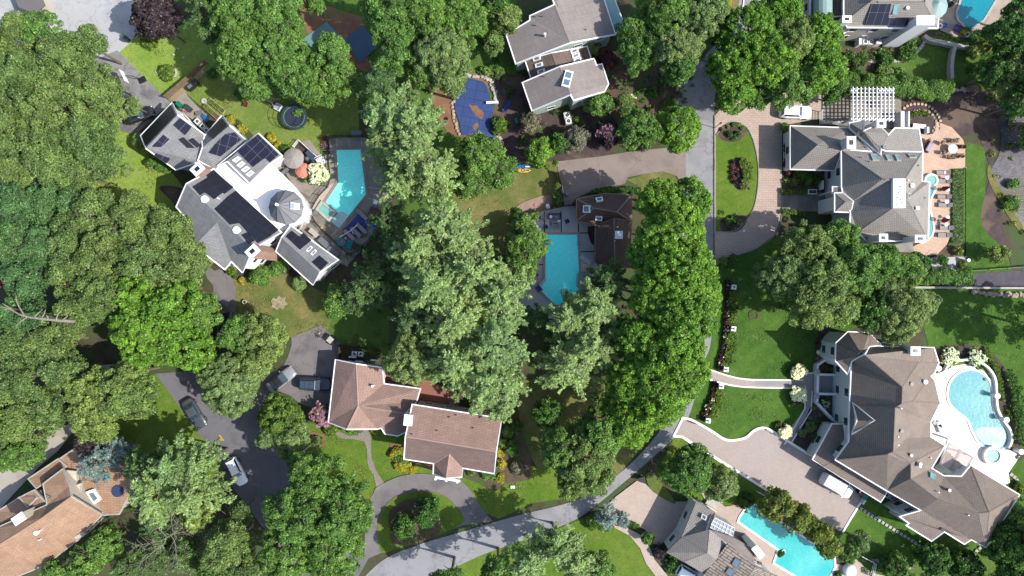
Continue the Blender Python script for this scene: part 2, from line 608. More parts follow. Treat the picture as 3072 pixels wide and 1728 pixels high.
R_brown = bricks('brown_tiles',C(160,146,134),C(172,156,144),C(130,118,108),0.3,0.26,0.03,var=0.12,bump=0.9,wash=C(140,126,116))
R_rose = bricks('rose_shingles',C(176,146,132),C(190,158,144),C(144,116,106),0.9,0.24,0.03,var=0.16,wash=C(156,128,116))
R_rosedk = bricks('dark_rose_shingles',C(140,116,108),C(150,126,116),C(118,96,90),0.9,0.24,0.03,var=0.16,wash=C(124,106,100))
R_dark = bricks('umber_shingles',C(116,92,82),C(130,104,92),C(92,72,66),0.9,0.24,0.03,var=0.2)
M_pdeck = M('pale_deck',C(216,214,214),0.08,0.4,7,bump=0.2)
R_tan = bricks('tan_shingles',C(190,154,124),C(204,168,138),C(158,124,100),0.9,0.26,0.03,var=0.16,wash=C(166,132,108))
R_plank = bricks('plank_shakes',C(160,150,138),C(186,172,156),C(96,88,82),1.6,0.45,0.06,var=0.2,bump=0.8)
P_pink = bricks('pink_pavers',C(206,184,168),C(216,194,178),C(184,162,148),0.7,0.35,0.03,uv=False,var=0.09)
P_tan = bricks('tan_pavers',C(206,186,172),C(216,196,182),C(188,170,158),0.5,0.25,0.02,uv=False,rot=0.6,var=0.06)
P_dtan = bricks('taupe_pavers',C(190,176,168),C(200,186,178),C(176,164,156),0.3,0.15,0.01,uv=False,rot=0.6,var=0.05)
P_peach = bricks('peach_pavers',C(222,186,160),C(232,196,170),C(204,172,150),0.6,0.6,0.02,uv=False,rot=0.3,var=0.07)
P_cob = bricks('cobble_walk',C(160,152,142),C(178,168,158),C(130,122,112),0.3,0.2,0.03,uv=False,rot=0.4,var=0.12)
WT_left = watermat('pool_water_teal',(.12,.74,.64),(.18,.82,.72))
WT_mid = watermat('pool_water_cyan',(.06,.85,.78),(.10,.85,.82))
WT_lag = watermat('pool_water_aqua',C(124,200,202),C(104,186,196))
WT_top = watermat('pool_water_deep',C(0,150,170),C(10,160,178))
WT_bot = watermat('pool_water_turquoise',C(60,206,206),C(110,222,218))
WT_spa = watermat('spa_water',C(120,196,186),C(150,210,196))
WT_shal = watermat('shallow_water',C(170,220,220),C(200,232,230),0.6)
WT_pond = M('pond_water',C(104,100,108),0.35,1.3,5,rough=0.35,bump=0.5,patch=C(82,76,46),patch_scale=0.12)
M_cover = bricks('blue_cover',C(56,82,140),C(62,90,150),C(44,66,118),1.4,1.4,0.05,uv=False,offset=0.0,rot=.2,rough=.55,var=.14,bump=.5)
M_court = M('green_court',C(120,158,158),0.06,0.4,6)
M_court_shade = M('shade_tinted_court',C(88,116,140),0.06,0.4,6)  # court surface in shade, the shade put into a darker, bluer colour

L_oak = leafmat('leaves_oak',C(120,148,82,1.38),0.2,0.45)
L_oakb = leafmat('leaves_oak_blue',C(102,142,84,1.35),0.1,0.45)
L_maple = leafmat('leaves_maple',C(116,162,58,1.42),0.4,0.5)
L_green = leafmat('leaves_green',C(110,150,70,1.45),0.3,0.5)
L_lite = leafmat('leaves_light',C(140,168,90,1.25),0.2,0.5)
L_sage = leafmat('leaves_sage',C(138,164,98,1.4),0.1,0.45)
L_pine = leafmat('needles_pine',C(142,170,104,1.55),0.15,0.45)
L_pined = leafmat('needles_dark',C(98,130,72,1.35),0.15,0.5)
L_spruce = leafmat('needles_blue',C(146,172,168,1.2),0.0,0.3)
L_purple = leafmat('leaves_purple',C(86,74,82,1.1),0.2,0.35)
L_redm = leafmat('leaves_red',C(138,76,80,1.0),0.2,0.35)
L_yel = leafmat('leaves_yellow',C(206,202,68,1.1),0.1,0.3)
L_bush = leafmat('leaves_bush',C(122,156,60,1.1),0.3)
L_dbush = leafmat('leaves_darkbush',C(88,132,58,1.25),0.2,0.5)
L_olive = leafmat('leaves_olive',C(124,146,64,1.4),0.25,0.5,alt=C(176,120,70))
L_dry = leafmat('leaves_dry',C(150,150,128,1.1),0.1,0.35)
L_wht = leafmat('white_blossoms',C(236,240,206,1.9),0.0,0.1)
L_pnk = leafmat('pink_blossoms',C(206,150,176,1.0),0.0,0.2)
L_redf = leafmat('red_blossoms',C(160,62,76,1.0),0.0,0.3)
L_reed = leafmat('reeds',C(128,164,96,1.1),0.1)

# ------------------------------------------------------------------ foliage
def leaves_obj(name,P,N,T,sx,sy,tint,mat,parent=None):
    """P centres, N normals, T long axis, sx half width, sy half length (all numpy)"""
    N = N / (np.linalg.norm(N,axis=1,keepdims=True) + 1e-9)
    B = np.cross(N,T); B /= (np.linalg.norm(B,axis=1,keepdims=True) + 1e-9)
    T = np.cross(B,N)
    a = B * sx[:,None]; b = T * sy[:,None]
    n = len(P)
    V = np.empty((n,4,3),dtype=np.float32)
    V[:,0] = P - b; V[:,1] = P + a * 1.0 - b * 0.1; V[:,2] = P + b; V[:,3] = P - a * 1.0 - b * 0.1
    off = np.zeros(3)
    if parent is not None:
        o = wloc(parent); off = np.array([o.x,o.y,o.z])
    else:
        off = np.array([P[:,0].mean(),P[:,1].mean(),0.0])
    V = (V - off).reshape(-1,3)
    me = bpy.data.meshes.new(name)
    me.vertices.add(n * 4)
    me.vertices.foreach_set('co',V.astype(np.float32).ravel())
    me.loops.add(n * 4)
    me.loops.foreach_set('vertex_index',np.arange(n * 4,dtype=np.int32))
    me.polygons.add(n)
    me.polygons.foreach_set('loop_start',np.arange(0,n * 4,4,dtype=np.int32))
    try:
        me.polygons.foreach_set('loop_total',np.full(n,4,dtype=np.int32))
    except Exception:
        pass
    at = me.attributes.new('tint','FLOAT','FACE')
    at.data.foreach_set('value',tint.astype(np.float32))
    me.update(calc_edges=True)
    me.materials.append(mat)
    ob = bpy.data.objects.new(name,me)
    if parent is None:
        ob.location = off
    ob.parent = parent
    COL.objects.link(ob)
    return ob

def rdir(rng,n):
    v = rng.normal(size=(n,3))
    return v / np.linalg.norm(v,axis=1,keepdims=True)

KINDS = {
    # style, material, lobe radius range, leaf half size, density, roughness of outline
    'oak':    ('lobe',L_oak,(0.55,1.1),0.105,0.9,0.2),
    'oakb':   ('lobe',L_oakb,(0.55,1.1),0.105,0.9,0.2),
    'maple':  ('lobe',L_maple,(0.25,0.7),0.11,0.9,0.14),
    'green':  ('lobe',L_green,(0.28,0.85),0.105,0.9,0.22),
    'lite':   ('lobe',L_lite,(0.28,0.8),0.105,0.9,0.2),
    'sage':   ('lobe',L_sage,(0.25,0.65),0.085,0.9,0.16),
    'olive':  ('lobe',L_olive,(0.4,0.9),0.14,0.95,0.25),
    'purple': ('lobe',L_purple,(0.4,0.9),0.14,1.0,0.15),
    'redm':   ('lobe',L_redm,(0.35,0.7),0.12,1.0,0.25),
    'yel':    ('lobe',L_yel,(0.3,0.6),0.12,1.0,0.15),
    'bush':   ('lobe',L_bush,(0.3,0.6),0.11,1.0,0.12),
    'dbush':  ('lobe',L_dbush,(0.3,0.65),0.12,1.0,0.14),
    'dry':    ('lobe',L_dry,(0.35,0.7),0.10,0.8,0.25),
    'ball':   ('lobe',L_green,(0.3,0.5),0.09,1.2,0.03),
    'pine':   ('plume',L_pine,(0,0),0.13,1.0,0.2),
    'pined':  ('plume',L_pined,(0,0),0.12,1.0,0.2),
    'spruce': ('plume',L_spruce,(0,0),0.10,1.0,0.15),
}

def lobes_for(rng,cx,cy,R,zt,depth,lr,rough,sq=(1.0,1.0),rot=0.0):
    """lobe centres over a dome; returns array (x, y, z, r)"""
    A = math.pi * R * R
    rm = (lr[0] + lr[1]) / 2
    n = int(max(6,1.3 * A / (rm * rm * 1.6)))
    ph = rng.uniform(0,2 * math.pi,4)
    out = []
    for i in range(n):
        q = math.sqrt(rng.uniform(0,1)); a = rng.uniform(0,2 * math.pi)
        f = 1 + rough * (math.sin(2 * a + ph[0]) * .5 + math.sin(3 * a + ph[1]) * .5 + math.sin(5 * a + ph[2]) * .45 + math.sin(9 * a + ph[3]) * .3)
        r = rng.uniform(*lr)
        d = q * max(0.1,R * f - r * 0.7)
        x = d * math.cos(a) * sq[0]; y = d * math.sin(a) * sq[1]
        ca,sa = math.cos(rot),math.sin(rot)
        z = zt - depth * (1 - math.sqrt(max(0,1 - (q * 0.96) ** 2))) - r - rng.uniform(0,1) ** 1.8 * depth * 0.36
        out.append((cx + x * ca - y * sa,cy + x * sa + y * ca,max(r * 0.6,z),r))
    m = int(n * 0.35)                      # skirt below the rim
    for i in range(m):
        a = rng.uniform(0,2 * math.pi)
        f = 1 + rough * (math.sin(2 * a + ph[0]) * .5 + math.sin(3 * a + ph[1]) * .5)
        r = rng.uniform(*lr)
        d = (R * f - r * 0.8) * rng.uniform(0.72,0.97)
        x = d * math.cos(a) * sq[0]; y = d * math.sin(a) * sq[1]
        ca,sa = math.cos(rot),math.sin(rot)
        z = zt - depth * rng.uniform(0.75,1.25)
        out.append((cx + x * ca - y * sa,cy + x * sa + y * ca,max(r * 0.6,z),r))
    return np.array(out)

def lobe_leaves(rng,L,half,dens):
    """leaves over the outside of every lobe"""
    ns = np.maximum(10,(L[:,3] ** 2 * 2 * math.pi * 1.25 / (2 * half * half) * dens * 1.05)).astype(int)
    idx = np.repeat(np.arange(len(L)),ns)
    n = len(idx)
    d = rdir(rng,n)
    d[:,2] = np.where(d[:,2] < -0.35,-d[:,2],d[:,2])
    r = L[idx,3] * rng.uniform(0.72,1.08,n)
    P = L[idx,:3] + d * r[:,None] * np.array([1,1,0.85])
    N = d * 0.75 + rdir(rng,n) * 0.75 + np.array([0,0,0.30])
    T = rdir(rng,n)
    s = half * rng.uniform(0.7,1.35,n)
    lt = rng.uniform(0.15,0.8,len(L))
    tint = np.clip(lt[idx] + rng.normal(0,0.2,n),0,1)
    P[:,2] = np.maximum(P[:,2],0.02)
    return P,N,T,s * 0.85,s * 1.15,tint

def plume_leaves(rng,cx,cy,R,zt,depth,half,dens,rough):
    """whorls of feathered boughs radiating from a leader"""
    Ps = []; Ns = []; Ts = []; Sx = []; Sy = []; Ti = []
    nb = int(24 + R * R * 2.3)
    for b in range(nb):
        q = rng.uniform(0,1) ** 0.6                 # 0 top .. 1 low
        a = rng.uniform(0,2 * math.pi)
        ln = R * (0.22 + 0.88 * q) * rng.uniform(0.62,1.05 + rough)
        z0 = zt - depth * q * 1.0
        dv = np.array([math.cos(a),math.sin(a),0.0])
        sv = np.array([-math.sin(a),math.cos(a),0.0])
        nt_ = int(3 + ln * 1.7)
        col = rng.uniform(0.25,0.75)
        for t in range(nt_):                         # side sprays along the bough
            u = (t + rng.uniform(0,1)) / nt_
            if u < 0.18 and q > 0.3: continue
            side = rng.choice([-1,1]) * rng.uniform(0.2,1.0)
            wsp = (0.22 + 0.11 * ln) * (1.15 - 0.75 * u)
            c0 = np.array([cx,cy,z0]) + dv * ln * u + np.array([0,0,0.10 * ln * u - 0.06 * ln * u * u])
            sl = rng.uniform(0.55,1.0) * (0.5 + wsp)
            sd = dv * rng.uniform(0.65,1.0) + sv * side * 0.95
            sd /= np.linalg.norm(sd)
            m = max(8,int(34 * sl * dens))
            k = rng.uniform(0,1,m)
            lat = rng.normal(0,0.17,m) * (1.1 - 0.6 * k)
            sn = np.array([-sd[1],sd[0],0])
            P = c0 + sd * (k * sl)[:,None] + sn * lat[:,None]
            P[:,2] += rng.normal(0,0.13,m) + 0.10 * np.sin(k * 3)
            Tn = sd + sn * (np.sign(lat) * 0.7)[:,None] + rdir(rng,m) * 0.3
            Nn = np.array([0,0,1.0]) + rdir(rng,m) * 0.55 + (sn * 1.2) * lat[:,None]
            Ps.append(P); Ns.append(Nn); Ts.append(Tn)
            s = half * rng.uniform(0.7,1.3,m)
            Sx.append(s * 0.62); Sy.append(s * 1.5)
            Ti.append(np.clip(col + rng.normal(0,0.16,m) + 0.12 * (k - 0.5),0,1))
    return [np.concatenate(v) for v in (Ps,Ns,Ts,Sx,Sy,Ti)]

SEED = [100]

def trunk_mesh(rng,bx,by,zt,R,ncut=7,lean=(0,0)):
    m = MB()
    r0 = 0.08 + 0.012 * zt + 0.01 * R
    zc = zt * 0.55
    top = (bx + lean[0],by + lean[1],zt * 0.82)
    m.tube([(bx,by,-0.2),(bx + rng.uniform(-.1,.1),by + rng.uniform(-.1,.1),zc * 0.6),(bx + lean[0] * .5,by + lean[1] * .5,zc),top],r0,r0 * 0.3,8)
    for i in range(ncut):
        a = 2 * math.pi * (i + rng.uniform(0,.7)) / ncut
        ln = R * rng.uniform(0.45,0.7)
        z0 = zt * rng.uniform(0.45,0.7)
        m.tube([(bx,by,z0),(bx + math.cos(a) * ln * .5,by + math.sin(a) * ln * .5,z0 + ln * .25),(bx + math.cos(a + .2) * ln,by + math.sin(a + .2) * ln,z0 + ln * .45)],r0 * 0.45,r0 * 0.12,5)
    for i in range(4):                     # leaders that break through the leaves
        a = rng.uniform(0,6.28); q = R * rng.uniform(.25,.7)
        x1,y1 = bx + math.cos(a) * q,by + math.sin(a) * q
        z1 = zt - (zt * .5) * (1 - math.sqrt(1 - (q / R) ** 2)) - .3
        m.tube([(bx,by,zt * .45),((bx + x1) / 2,(by + y1) / 2,zt * .62),(x1,y1,z1),(x1 + rng.uniform(-.9,.9),y1 + rng.uniform(-.9,.9),z1 + .25)],r0 * .3,.025,4)
    return m

def tree(x,y,r,h,kind,label,group=None,name='tree',sq=(1,1),rot=0.0,cat='tree',dens=1.0,low=False):
    """crown centred at frame point (x, y) as seen; r in frame units"""
    SEED[0] += 7
    rng = np.random.default_rng(SEED[0])
    style,mat,lr,half,dn,rough = KINDS[kind]
    c = W(x,y,h * 0.72)
    R = r / FR[2] / 20.0 * (1 - 0.72 * h / H)
    o = root(name,label,cat,(c.x,c.y,0),0,group)
    trunk_mesh(rng,c.x,c.y,h,R).build('trunk',M_bark,o)
    depth = min(h * 0.62,R * 1.05 + 0.6)
    if low: depth = h * .7
    if style == 'lobe':
        L = lobes_for(rng,c.x,c.y,R,h,depth,lr,rough,sq,rot)
        P,N,T,sx,sy,ti = lobe_leaves(rng,L,half,dn * dens)
    else:
        P,N,T,sx,sy,ti = plume_leaves(rng,c.x,c.y,R,h,min(h * 0.8,depth * 1.3),half,dn * dens,rough)
    leaves_obj('crown',P,N,T,sx,sy,ti,mat,o)
    return o

def shrub(x,y,r,h,kind,label=None,group=None,name='shrub',sq=(1,1),rot=0.0,cat='shrub',bloom=None,bn=60,bs=0.10,dens=1.0):
    """low plant; r in frame units; bloom = blossom material as its own part"""
    SEED[0] += 7
    rng = np.random.default_rng(SEED[0])
    style,mat,lr,half,dn,rough = KINDS[kind]
    c = W(x,y,h * 0.7)
    R = r / FR[2] / 20.0
    k = min(1.0,max(0.35,R / 1.3))
    lr = (lr[0] * k,lr[1] * k)
    half = half * (0.6 + 0.4 * k)
    o = root(name,label,cat,(c.x,c.y,0),0,group) if bloom is not None else None
    depth = min(h * 0.8,R * 0.9)
    if style == 'lobe':
        L = lobes_for(rng,c.x,c.y,R,h,depth,lr,rough,sq,rot)
        P,N,T,sx,sy,ti = lobe_leaves(rng,L,half,dn * dens)
    else:
        P,N,T,sx,sy,ti = plume_leaves(rng,c.x,c.y,R,h,h * 0.85,half,dn * dens * 0.8,rough)
    nm = name if o is None else 'foliage'
    f = leaves_obj(nm,P,N,T,sx,sy,ti,mat,o)
    if o is None:
        tag(f,label,cat,group)
        return f
    pick = rng.choice(np.nonzero(P[:,2] > h - depth)[0],bn)
    Pb = np.repeat(P[pick] + np.array([0,0,0.08]),9,axis=0) + rng.normal(0,bs * 0.42,(bn * 9,3))
    leaves_obj('blossoms',Pb,rdir(rng,bn * 9) * .6 + np.array([0,0,1.]),rdir(rng,bn * 9),np.full(bn * 9,bs * .55),np.full(bn * 9,bs * .6),rng.uniform(0.2,1,bn * 9),bloom,o)
    return o

def hedge(pts,wd,h,kind,label,name='hedge',cat='hedge',sm=False,group=None,dens=1.0):
    """continuous clipped or loose hedge along a line; wd metres"""
    SEED[0] += 7
    rng = np.random.default_rng(SEED[0])
    style,mat,lr,half,dn,rough = KINDS[kind]
    if sm: pts = smooth_pts(pts,False)
    P = [W(p[0],p[1],h * .7) for p in pts]
    L = []
    r = min(wd / 2,max(h / 2,.42)) * 0.8
    for a,b in zip(P[:-1],P[1:]):
        ln = (b - a).length
        n = max(1,int(ln / (r * 0.33)))
        d = (b - a).normalized(); s = Vector((-d.y,d.x,0))
        for i in range(n):
            rr = r * rng.uniform(0.55,0.8)
            p = a + (b - a) * ((i + rng.uniform(0,1)) / n) + s * rng.uniform(-1,1) * max(0.0,wd / 2 - rr)
            L.append((p.x,p.y,h - rr * rng.uniform(0.9,1.5),rr))
            q = p + s * rng.uniform(-1,1) * max(0.0,wd / 2 - rr)
            L.append((q.x,q.y,h - rr * rng.uniform(0.9,1.3),rr))
            if h > wd:
                L.append((p.x,p.y,h * rng.uniform(0.2,0.7),rr))
    L = np.array(L)
    Q = lobe_leaves(rng,L,half * 0.85,dn * dens * 1.4)
    f = leaves_obj(name,*Q,mat)
    return tag(f,label,cat,group)

def bare_tree(x,y,r,h,label,n=16,name='dead_tree',sq=1.0):
    SEED[0] += 7
    rng = np.random.default_rng(SEED[0])
    c = W(x,y,h * .8)
    R = r / FR[2] / 20.0 * (1 - .7 * h / H)
    o = root(name,label,'tree',(c.x,c.y,0))
    MB().tube([(c.x,c.y,-.2),(c.x + .1,c.y,h * .4),(c.x - .1,c.y + .1,h)],0.28,0.08,8).build('trunk',M_deadbark,o)
    m = MB()
    def br(p,a,el,ln,rad,lev):
        pts = [p]; q = Vector(p)
        for k in range(5):
            a += rng.normal(0,.22); el += rng.normal(0,.12) - 0.02
            q = q + Vector((math.cos(a) * math.cos(el),math.sin(a) * math.cos(el),math.sin(el))) * ln / 5
            pts.append(q.copy())
            if lev < 2:
                for s in ((-1,1) if lev == 0 else (rng.choice([-1,1]),)):
                    br(q.copy(),a + s * rng.uniform(.5,1.0),el + rng.uniform(-.1,.3),ln * rng.uniform(.25,.45),rad * .5,lev + 1)
        m.tube(pts,rad,rad * .35,4)
    for i in range(n):
        br(Vector((c.x,c.y,h * rng.uniform(.5,.95))),2 * math.pi * (i + rng.uniform(0,.6)) / n,rng.uniform(-.05,.35),R * rng.uniform(.7,1.05),0.05,0)
    m.build('branches',M_deadbark,o)
    return o

# ------------------------------------------------------------------ houses
def inside(poly,p):
    c = False; n = len(poly)
    for i in range(n):
        a,b = poly[i],poly[(i + 1) % n]
        if (a[1] > p[1]) != (b[1] > p[1]) and p[0] < (b[0] - a[0]) * (p[1] - a[1]) / (b[1] - a[1]) + a[0]:
            c = not c
    return c

class House:
    def __init__(s,name,label,x,y,cat='house'):
        c = W(x,y,3)
        s.o = root(name,label,cat,(c.x,c.y,0))
        s.planes = []        # (image polygon, point, normal)
        s.foot = []          # world footprints of wings
    def wing(s,faces,rm,wm,tm=None,inset=0.35,wins=True,ridge=None,base=0.0,th=0.22,walls=True,caps=True,alt=None):
        pos = {}
        Fs = []
        for f in faces:
            ids = []
            for p in f:
                k = (round(p[0]),round(p[1]))
                if k not in pos: pos[k] = W(p[0],p[1],p[2])
                ids.append(k)
            v = [pos[k] for k in ids]
            if area2([(q.x,q.y) for q in v]) < 0:
                ids = ids[::-1]
            Fs.append(ids)
            v = [pos[k] for k in ids]
            n = Vector((0,0,0))
            for i in range(len(v)):
                n += v[i].cross(v[(i + 1) % len(v)])
            n.normalize()
            cen = sum(v,Vector((0,0,0))) / len(v)
            s.planes.append(([PX(*k) for k in ids],cen,n))
        polys2 = [[(pos[k].x,pos[k].y) for k in f] for f in Fs]
        mine = polys2
        edges = set()
        for f in Fs:
            for i in range(len(f)): edges.add((f[i],f[(i + 1) % len(f)]))
        # boundary edges
        bnd = []; shared = []
        for fi,f in enumerate(Fs):
            for i in range(len(f)):
                a,b = f[i],f[(i + 1) % len(f)]
                if (b,a) in edges:
                    if a < b: shared.append((a,b,fi))
                    continue
                A,B = pos[a],pos[b]
                d = Vector((B.x - A.x,B.y - A.y,0))
                if d.length < 0.05: continue
                d.normalize(); nn = Vector((d.y,-d.x,0))
                mid = (A + B) / 2 + nn * 0.25
                if any(inside(q,(mid.x,mid.y)) for q in mine): continue
                bnd.append((a,b,nn))
        offn = {}
        for a,b,nn in bnd:
            offn.setdefault(a,[]).append(nn); offn.setdefault(b,[]).append(nn)
        def shift(k,dd):
            ns = offn.get(k)
            p = pos[k].copy()
            if not ns: return p
            if len(ns) == 1: return p + ns[0] * dd
            q = ns[0] + ns[1]
            if q.length < 0.2: return p + ns[0] * dd
            q.normalize()
            cs = max(0.35,q.dot(ns[0]))
            return p + q * (dd / cs)
        # roof mesh
        V = []; Fc = []; UV = []; FI = []
        for f,q2 in zip(Fs,polys2):
            st_ = len(Fc)
            v = [pos[k] for k in f]
            base_i = len(V)
            cen = sum(v,Vector((0,0,0))) / len(v)
            n = Vector((0,0,0))
            for i in range(len(v)): n += v[i].cross(v[(i + 1) % len(v)])
            n.normalize()
            u = Vector((0,0,1)).cross(n)
            u = u.normalized() if u.length > 0.05 else Vector((1,0,0))
            w_ = n.cross(u)
            V += [tuple(p) for p in v]
            for t in tess(q2):
                Fc.append(tuple(base_i + i for i in t))
                UV.append([((v[i]).dot(u),(v[i]).dot(w_)) for i in t])
            if alt is not None and Fs.index(f) in alt[1]: FI += list(range(st_,len(Fc)))
            bi = len(V)
            V += [(p.x,p.y,p.z - th) for p in v]
            for t in tess(q2):
                Fc.append((bi + t[2],bi + t[1],bi + t[0])); UV.append(None)
        for a,b,nn in bnd:
            A,B = pos[a],pos[b]; i = len(V)
            V += [tuple(A),tuple(B),(B.x,B.y,B.z - th),(A.x,A.y,A.z - th)]
            Fc.append((i + 3,i + 2,i + 1,i)); UV.append(None)
        roof = mk('roof',V,Fc,rm if alt is None else [rm,alt[0]],s.o,uv=UV)
        if alt is not None:
            for pi in FI:
                roof.data.polygons[pi].material_index = 1
        # ridge and hip caps
        if caps:
            m = MB()
            for a,b,fi in shared:
                fj = next((j for j,f in enumerate(Fs) if j != fi and any((f[i],f[(i + 1) % len(f)]) == (b,a) for i in range(len(f)))),None)
                if fj is None: continue
                ca = sum((pos[k] for k in Fs[fi]),Vector()) / len(Fs[fi])
                cb = sum((pos[k] for k in Fs[fj]),Vector()) / len(Fs[fj])
                A,B = pos[a],pos[b]
                mid = (A + B) / 2
                d = (B - A); d.normalize()
                def into(c):
                    e = c - A; e = e - d * e.dot(d); return e.normalized()
                ea,eb = into(ca),into(cb)
                if (ea + eb).z > -0.06: continue
                up = Vector((0,0,0.03))
                q1 = [A + up,B + up,B + ea * 0.1 + up,A + ea * 0.1 + up]
                q2 = [A + up,A + eb * 0.1 + up,B + eb * 0.1 + up,B + up]
                m.add(q1 + [p - Vector((0,0,.05)) for p in q1],[(0,1,2,3),(2,3,7,6)])
                m.add(q2 + [p - Vector((0,0,.05)) for p in q2],[(0,1,2,3),(1,2,6,5)])
            if m.V: m.build('ridge_cap',ridge or RC.get(rm.name,M_ridge),roof)
        # fascia
        if tm is not None:
            m = MB()
            for a,b,nn in bnd:
                q = [shift(a,-0.05),shift(b,-0.05),shift(b,0.11),shift(a,0.11)]
                t = 0.035; dn = th + 0.06
                V8 = [(p.x,p.y,pos[k].z - dn) for p,k in zip(q,(a,b,b,a))] + [(p.x,p.y,pos[k].z + t) for p,k in zip(q,(a,b,b,a))]
                m.add(V8,[(0,1,2,3),(7,6,5,4),(4,5,1,0),(5,6,2,1),(6,7,3,2),(7,4,0,3)])
            m.build('fascia',tm,roof)
        # walls
        if walls:
            V = []; Fc = []
            for a,b,nn in bnd:
                A,B = shift(a,-inset),shift(b,-inset); i = len(V)
                V += [(A.x,A.y,base - 0.25),(B.x,B.y,base - 0.25),(B.x,B.y,pos[b].z - 0.03),(A.x,A.y,pos[a].z - 0.03)]
                Fc.append((i,i + 1,i + 2,i + 3))
            mk('wall',V,Fc,wm,s.o)
            if wins:
                for a,b,nn in bnd:
                    A,B = shift(a,-inset),shift(b,-inset)
                    d = Vector((B.x - A.x,B.y - A.y,0)); ln = d.length
                    if ln < 2.2: continue
                    d.normalize()
                    zt = min(pos[a].z,pos[b].z)
                    rows = []
                    if zt > 2.4: rows.append((base + 0.9,min(base + 2.1,zt - 0.6)))
                    if zt > 5.0: rows.append((3.7,min(4.9,zt - 0.6)))
                    cnt = max(1,int(ln / 2.9))
                    for k in range(cnt):
                        c = A + d * ln * (k + 0.5) / cnt
                        out = (c.x + nn.x * 0.4,c.y + nn.y * 0.4)
                        if any(inside(q,out) for ft in s.foot for q in ft): continue
                        for z0,z1 in rows:
                            if z1 - z0 < 0.5: continue
                            window(s.o,Vector((c.x,c.y,0)),d,nn,1.1,z0,z1)
        s.foot.append(polys2)
        return s
    def hit(s,x,y,up=0.0):
        """point of the topmost roof plane that shows at frame point (x, y)"""
        p = PX(x,y)
        g = Vector(((p[0] - 1536) / 20.0,(864 - p[1]) / 20.0,0))
        best = None
        cand = [q for q in s.planes if inside(q[0],p)]
        if not cand:
            cand = [min(s.planes,key=lambda q: (sum(a[0] for a in q[0]) / len(q[0]) - p[0]) ** 2 + (sum(a[1] for a in q[0]) / len(q[0]) - p[1]) ** 2)]
        for poly,c,n in cand:
            o = Vector((0,0,H)); d = g - o
            t = (c - o).dot(n) / d.dot(n)
            q = o + d * t
            if best is None or q.z > best[0].z: best = (q,n,c)
        return best
    def onplane(s,pl,x,y):
        p = PX(x,y)
        o = Vector((0,0,H)); d = Vector(((p[0] - 1536) / 20.0,(864 - p[1]) / 20.0,0)) - o
        return o + d * ((pl[2] - o).dot(pl[1]) / d.dot(pl[1]))
    def quad(s,pts):
        cx = sum(p[0] for p in pts) / len(pts); cy = sum(p[1] for p in pts) / len(pts)
        pl = s.hit(cx,cy)
        q = [s.onplane(pl,*p) for p in pts]
        n = pl[1]
        if (q[1] - q[0]).cross(q[2] - q[1]).dot(n) < 0: q = q[::-1]
        return q,n
    def panel(s,pts,mat=None,lift=0.09,t=0.05,name='solar_array'):
        q,n = s.quad(pts)
        u = (q[1] - q[0]).normalized(); v = n.cross(u)
        k = len(q)
        lo = [p + n * lift for p in q]; hi = [p + n * (lift + t) for p in q]
        Fc = [tuple(range(2 * k - 1,k - 1,-1))[::-1],tuple(range(k))[::-1]]
        uv = [[((p - q[0]).dot(u),(p - q[0]).dot(v)) for p in q],None]
        for i in range(k):
            j = (i + 1) % k
            Fc.append((i,j,k + j,k + i)); uv.append(None)
        if k > 4:
            tt = tessellate_polygon([[Vector(((p - q[0]).dot(u),(p - q[0]).dot(v),0)) for p in q]])
            Fc = Fc[2:]; uv = uv[2:]
            for tri in tt:
                A,B,Cc = (hi[i] for i in tri)
                if (B - A).cross(Cc - A).dot(n) < 0: tri = tri[::-1]
                Fc.append(tuple(k + i for i in tri)); uv.append([((q[i] - q[0]).dot(u),(q[i] - q[0]).dot(v)) for i in tri])
        return mk(name,lo + hi,Fc,mat or M_solar,s.o,uv=uv)
    def skylight(s,pts,fm=None,gm=None,lift=0.18,fw=0.12):
        q,n = s.quad(pts)
        c = sum(q,Vector()) / 4
        m = MB()
        inn = []
        for p in q:
            e = (c - p)
            inn.append(p + e * min(0.45,fw * 1.6 / e.length))
        for i in range(4):
            j = (i + 1) % 4
            m.quadbox([q[i] - n * .1,q[j] - n * .1,inn[j] - n * .1,inn[i] - n * .1],n,lift + .1)
        f = m.build('skylight',fm or M_white,s.o)
        MB().quadbox([p + n * (lift - 0.06) for p in inn],n,0.03).build('pane',gm or M_skyglass,f)
        return f
    def vent(s,x,y,r=0.12,h=0.5,mat=None,name='vent_pipe'):
        q = s.hit(x,y)[0]
        m = MB().cyl((q.x,q.y),r,q.z - 0.25,q.z + h,10)
        if r > .1: m.cyl((q.x,q.y),r * 1.25,q.z + h,q.z + h + 0.05,10)
        return m.build(name,mat or M_grey,s.o)
    def chimney(s,x,y,w,d,ztop,mat,rz=0.0,cap=None,flue=True,base=-0.2):
        c = W(x,y,ztop)
        m = MB().box((c.x,c.y,(ztop + base) / 2),(w,d,ztop - base),rz)
        o = m.build('chimney',mat,s.o)
        MB().box((c.x,c.y,ztop + 0.06),(w + 0.22,d + 0.22,0.12),rz).build('cap',cap or M_white,o)
        if flue:
            MB().box((c.x,c.y,ztop + 0.17),(w * .45,d * .45,0.1),rz).build('flue',M_black,o)
        return o

RC = {'brown_tiles': M('hip_brown',C(138,122,112),.1,2,8),'dark_brown_shingles': M('hip_dark',C(132,116,108),.1,2,8),'rose_shingles': M('hip_rose',C(190,162,148),.1,2,8),'tan_shingles': M('hip_tan',C(190,156,132),.1,2,8),'grey_shingles': M('hip_grey',C(146,148,152),.1,2,8)}
M_ridge = M('ridge_caps',C(158,150,144),0.08,2,8)

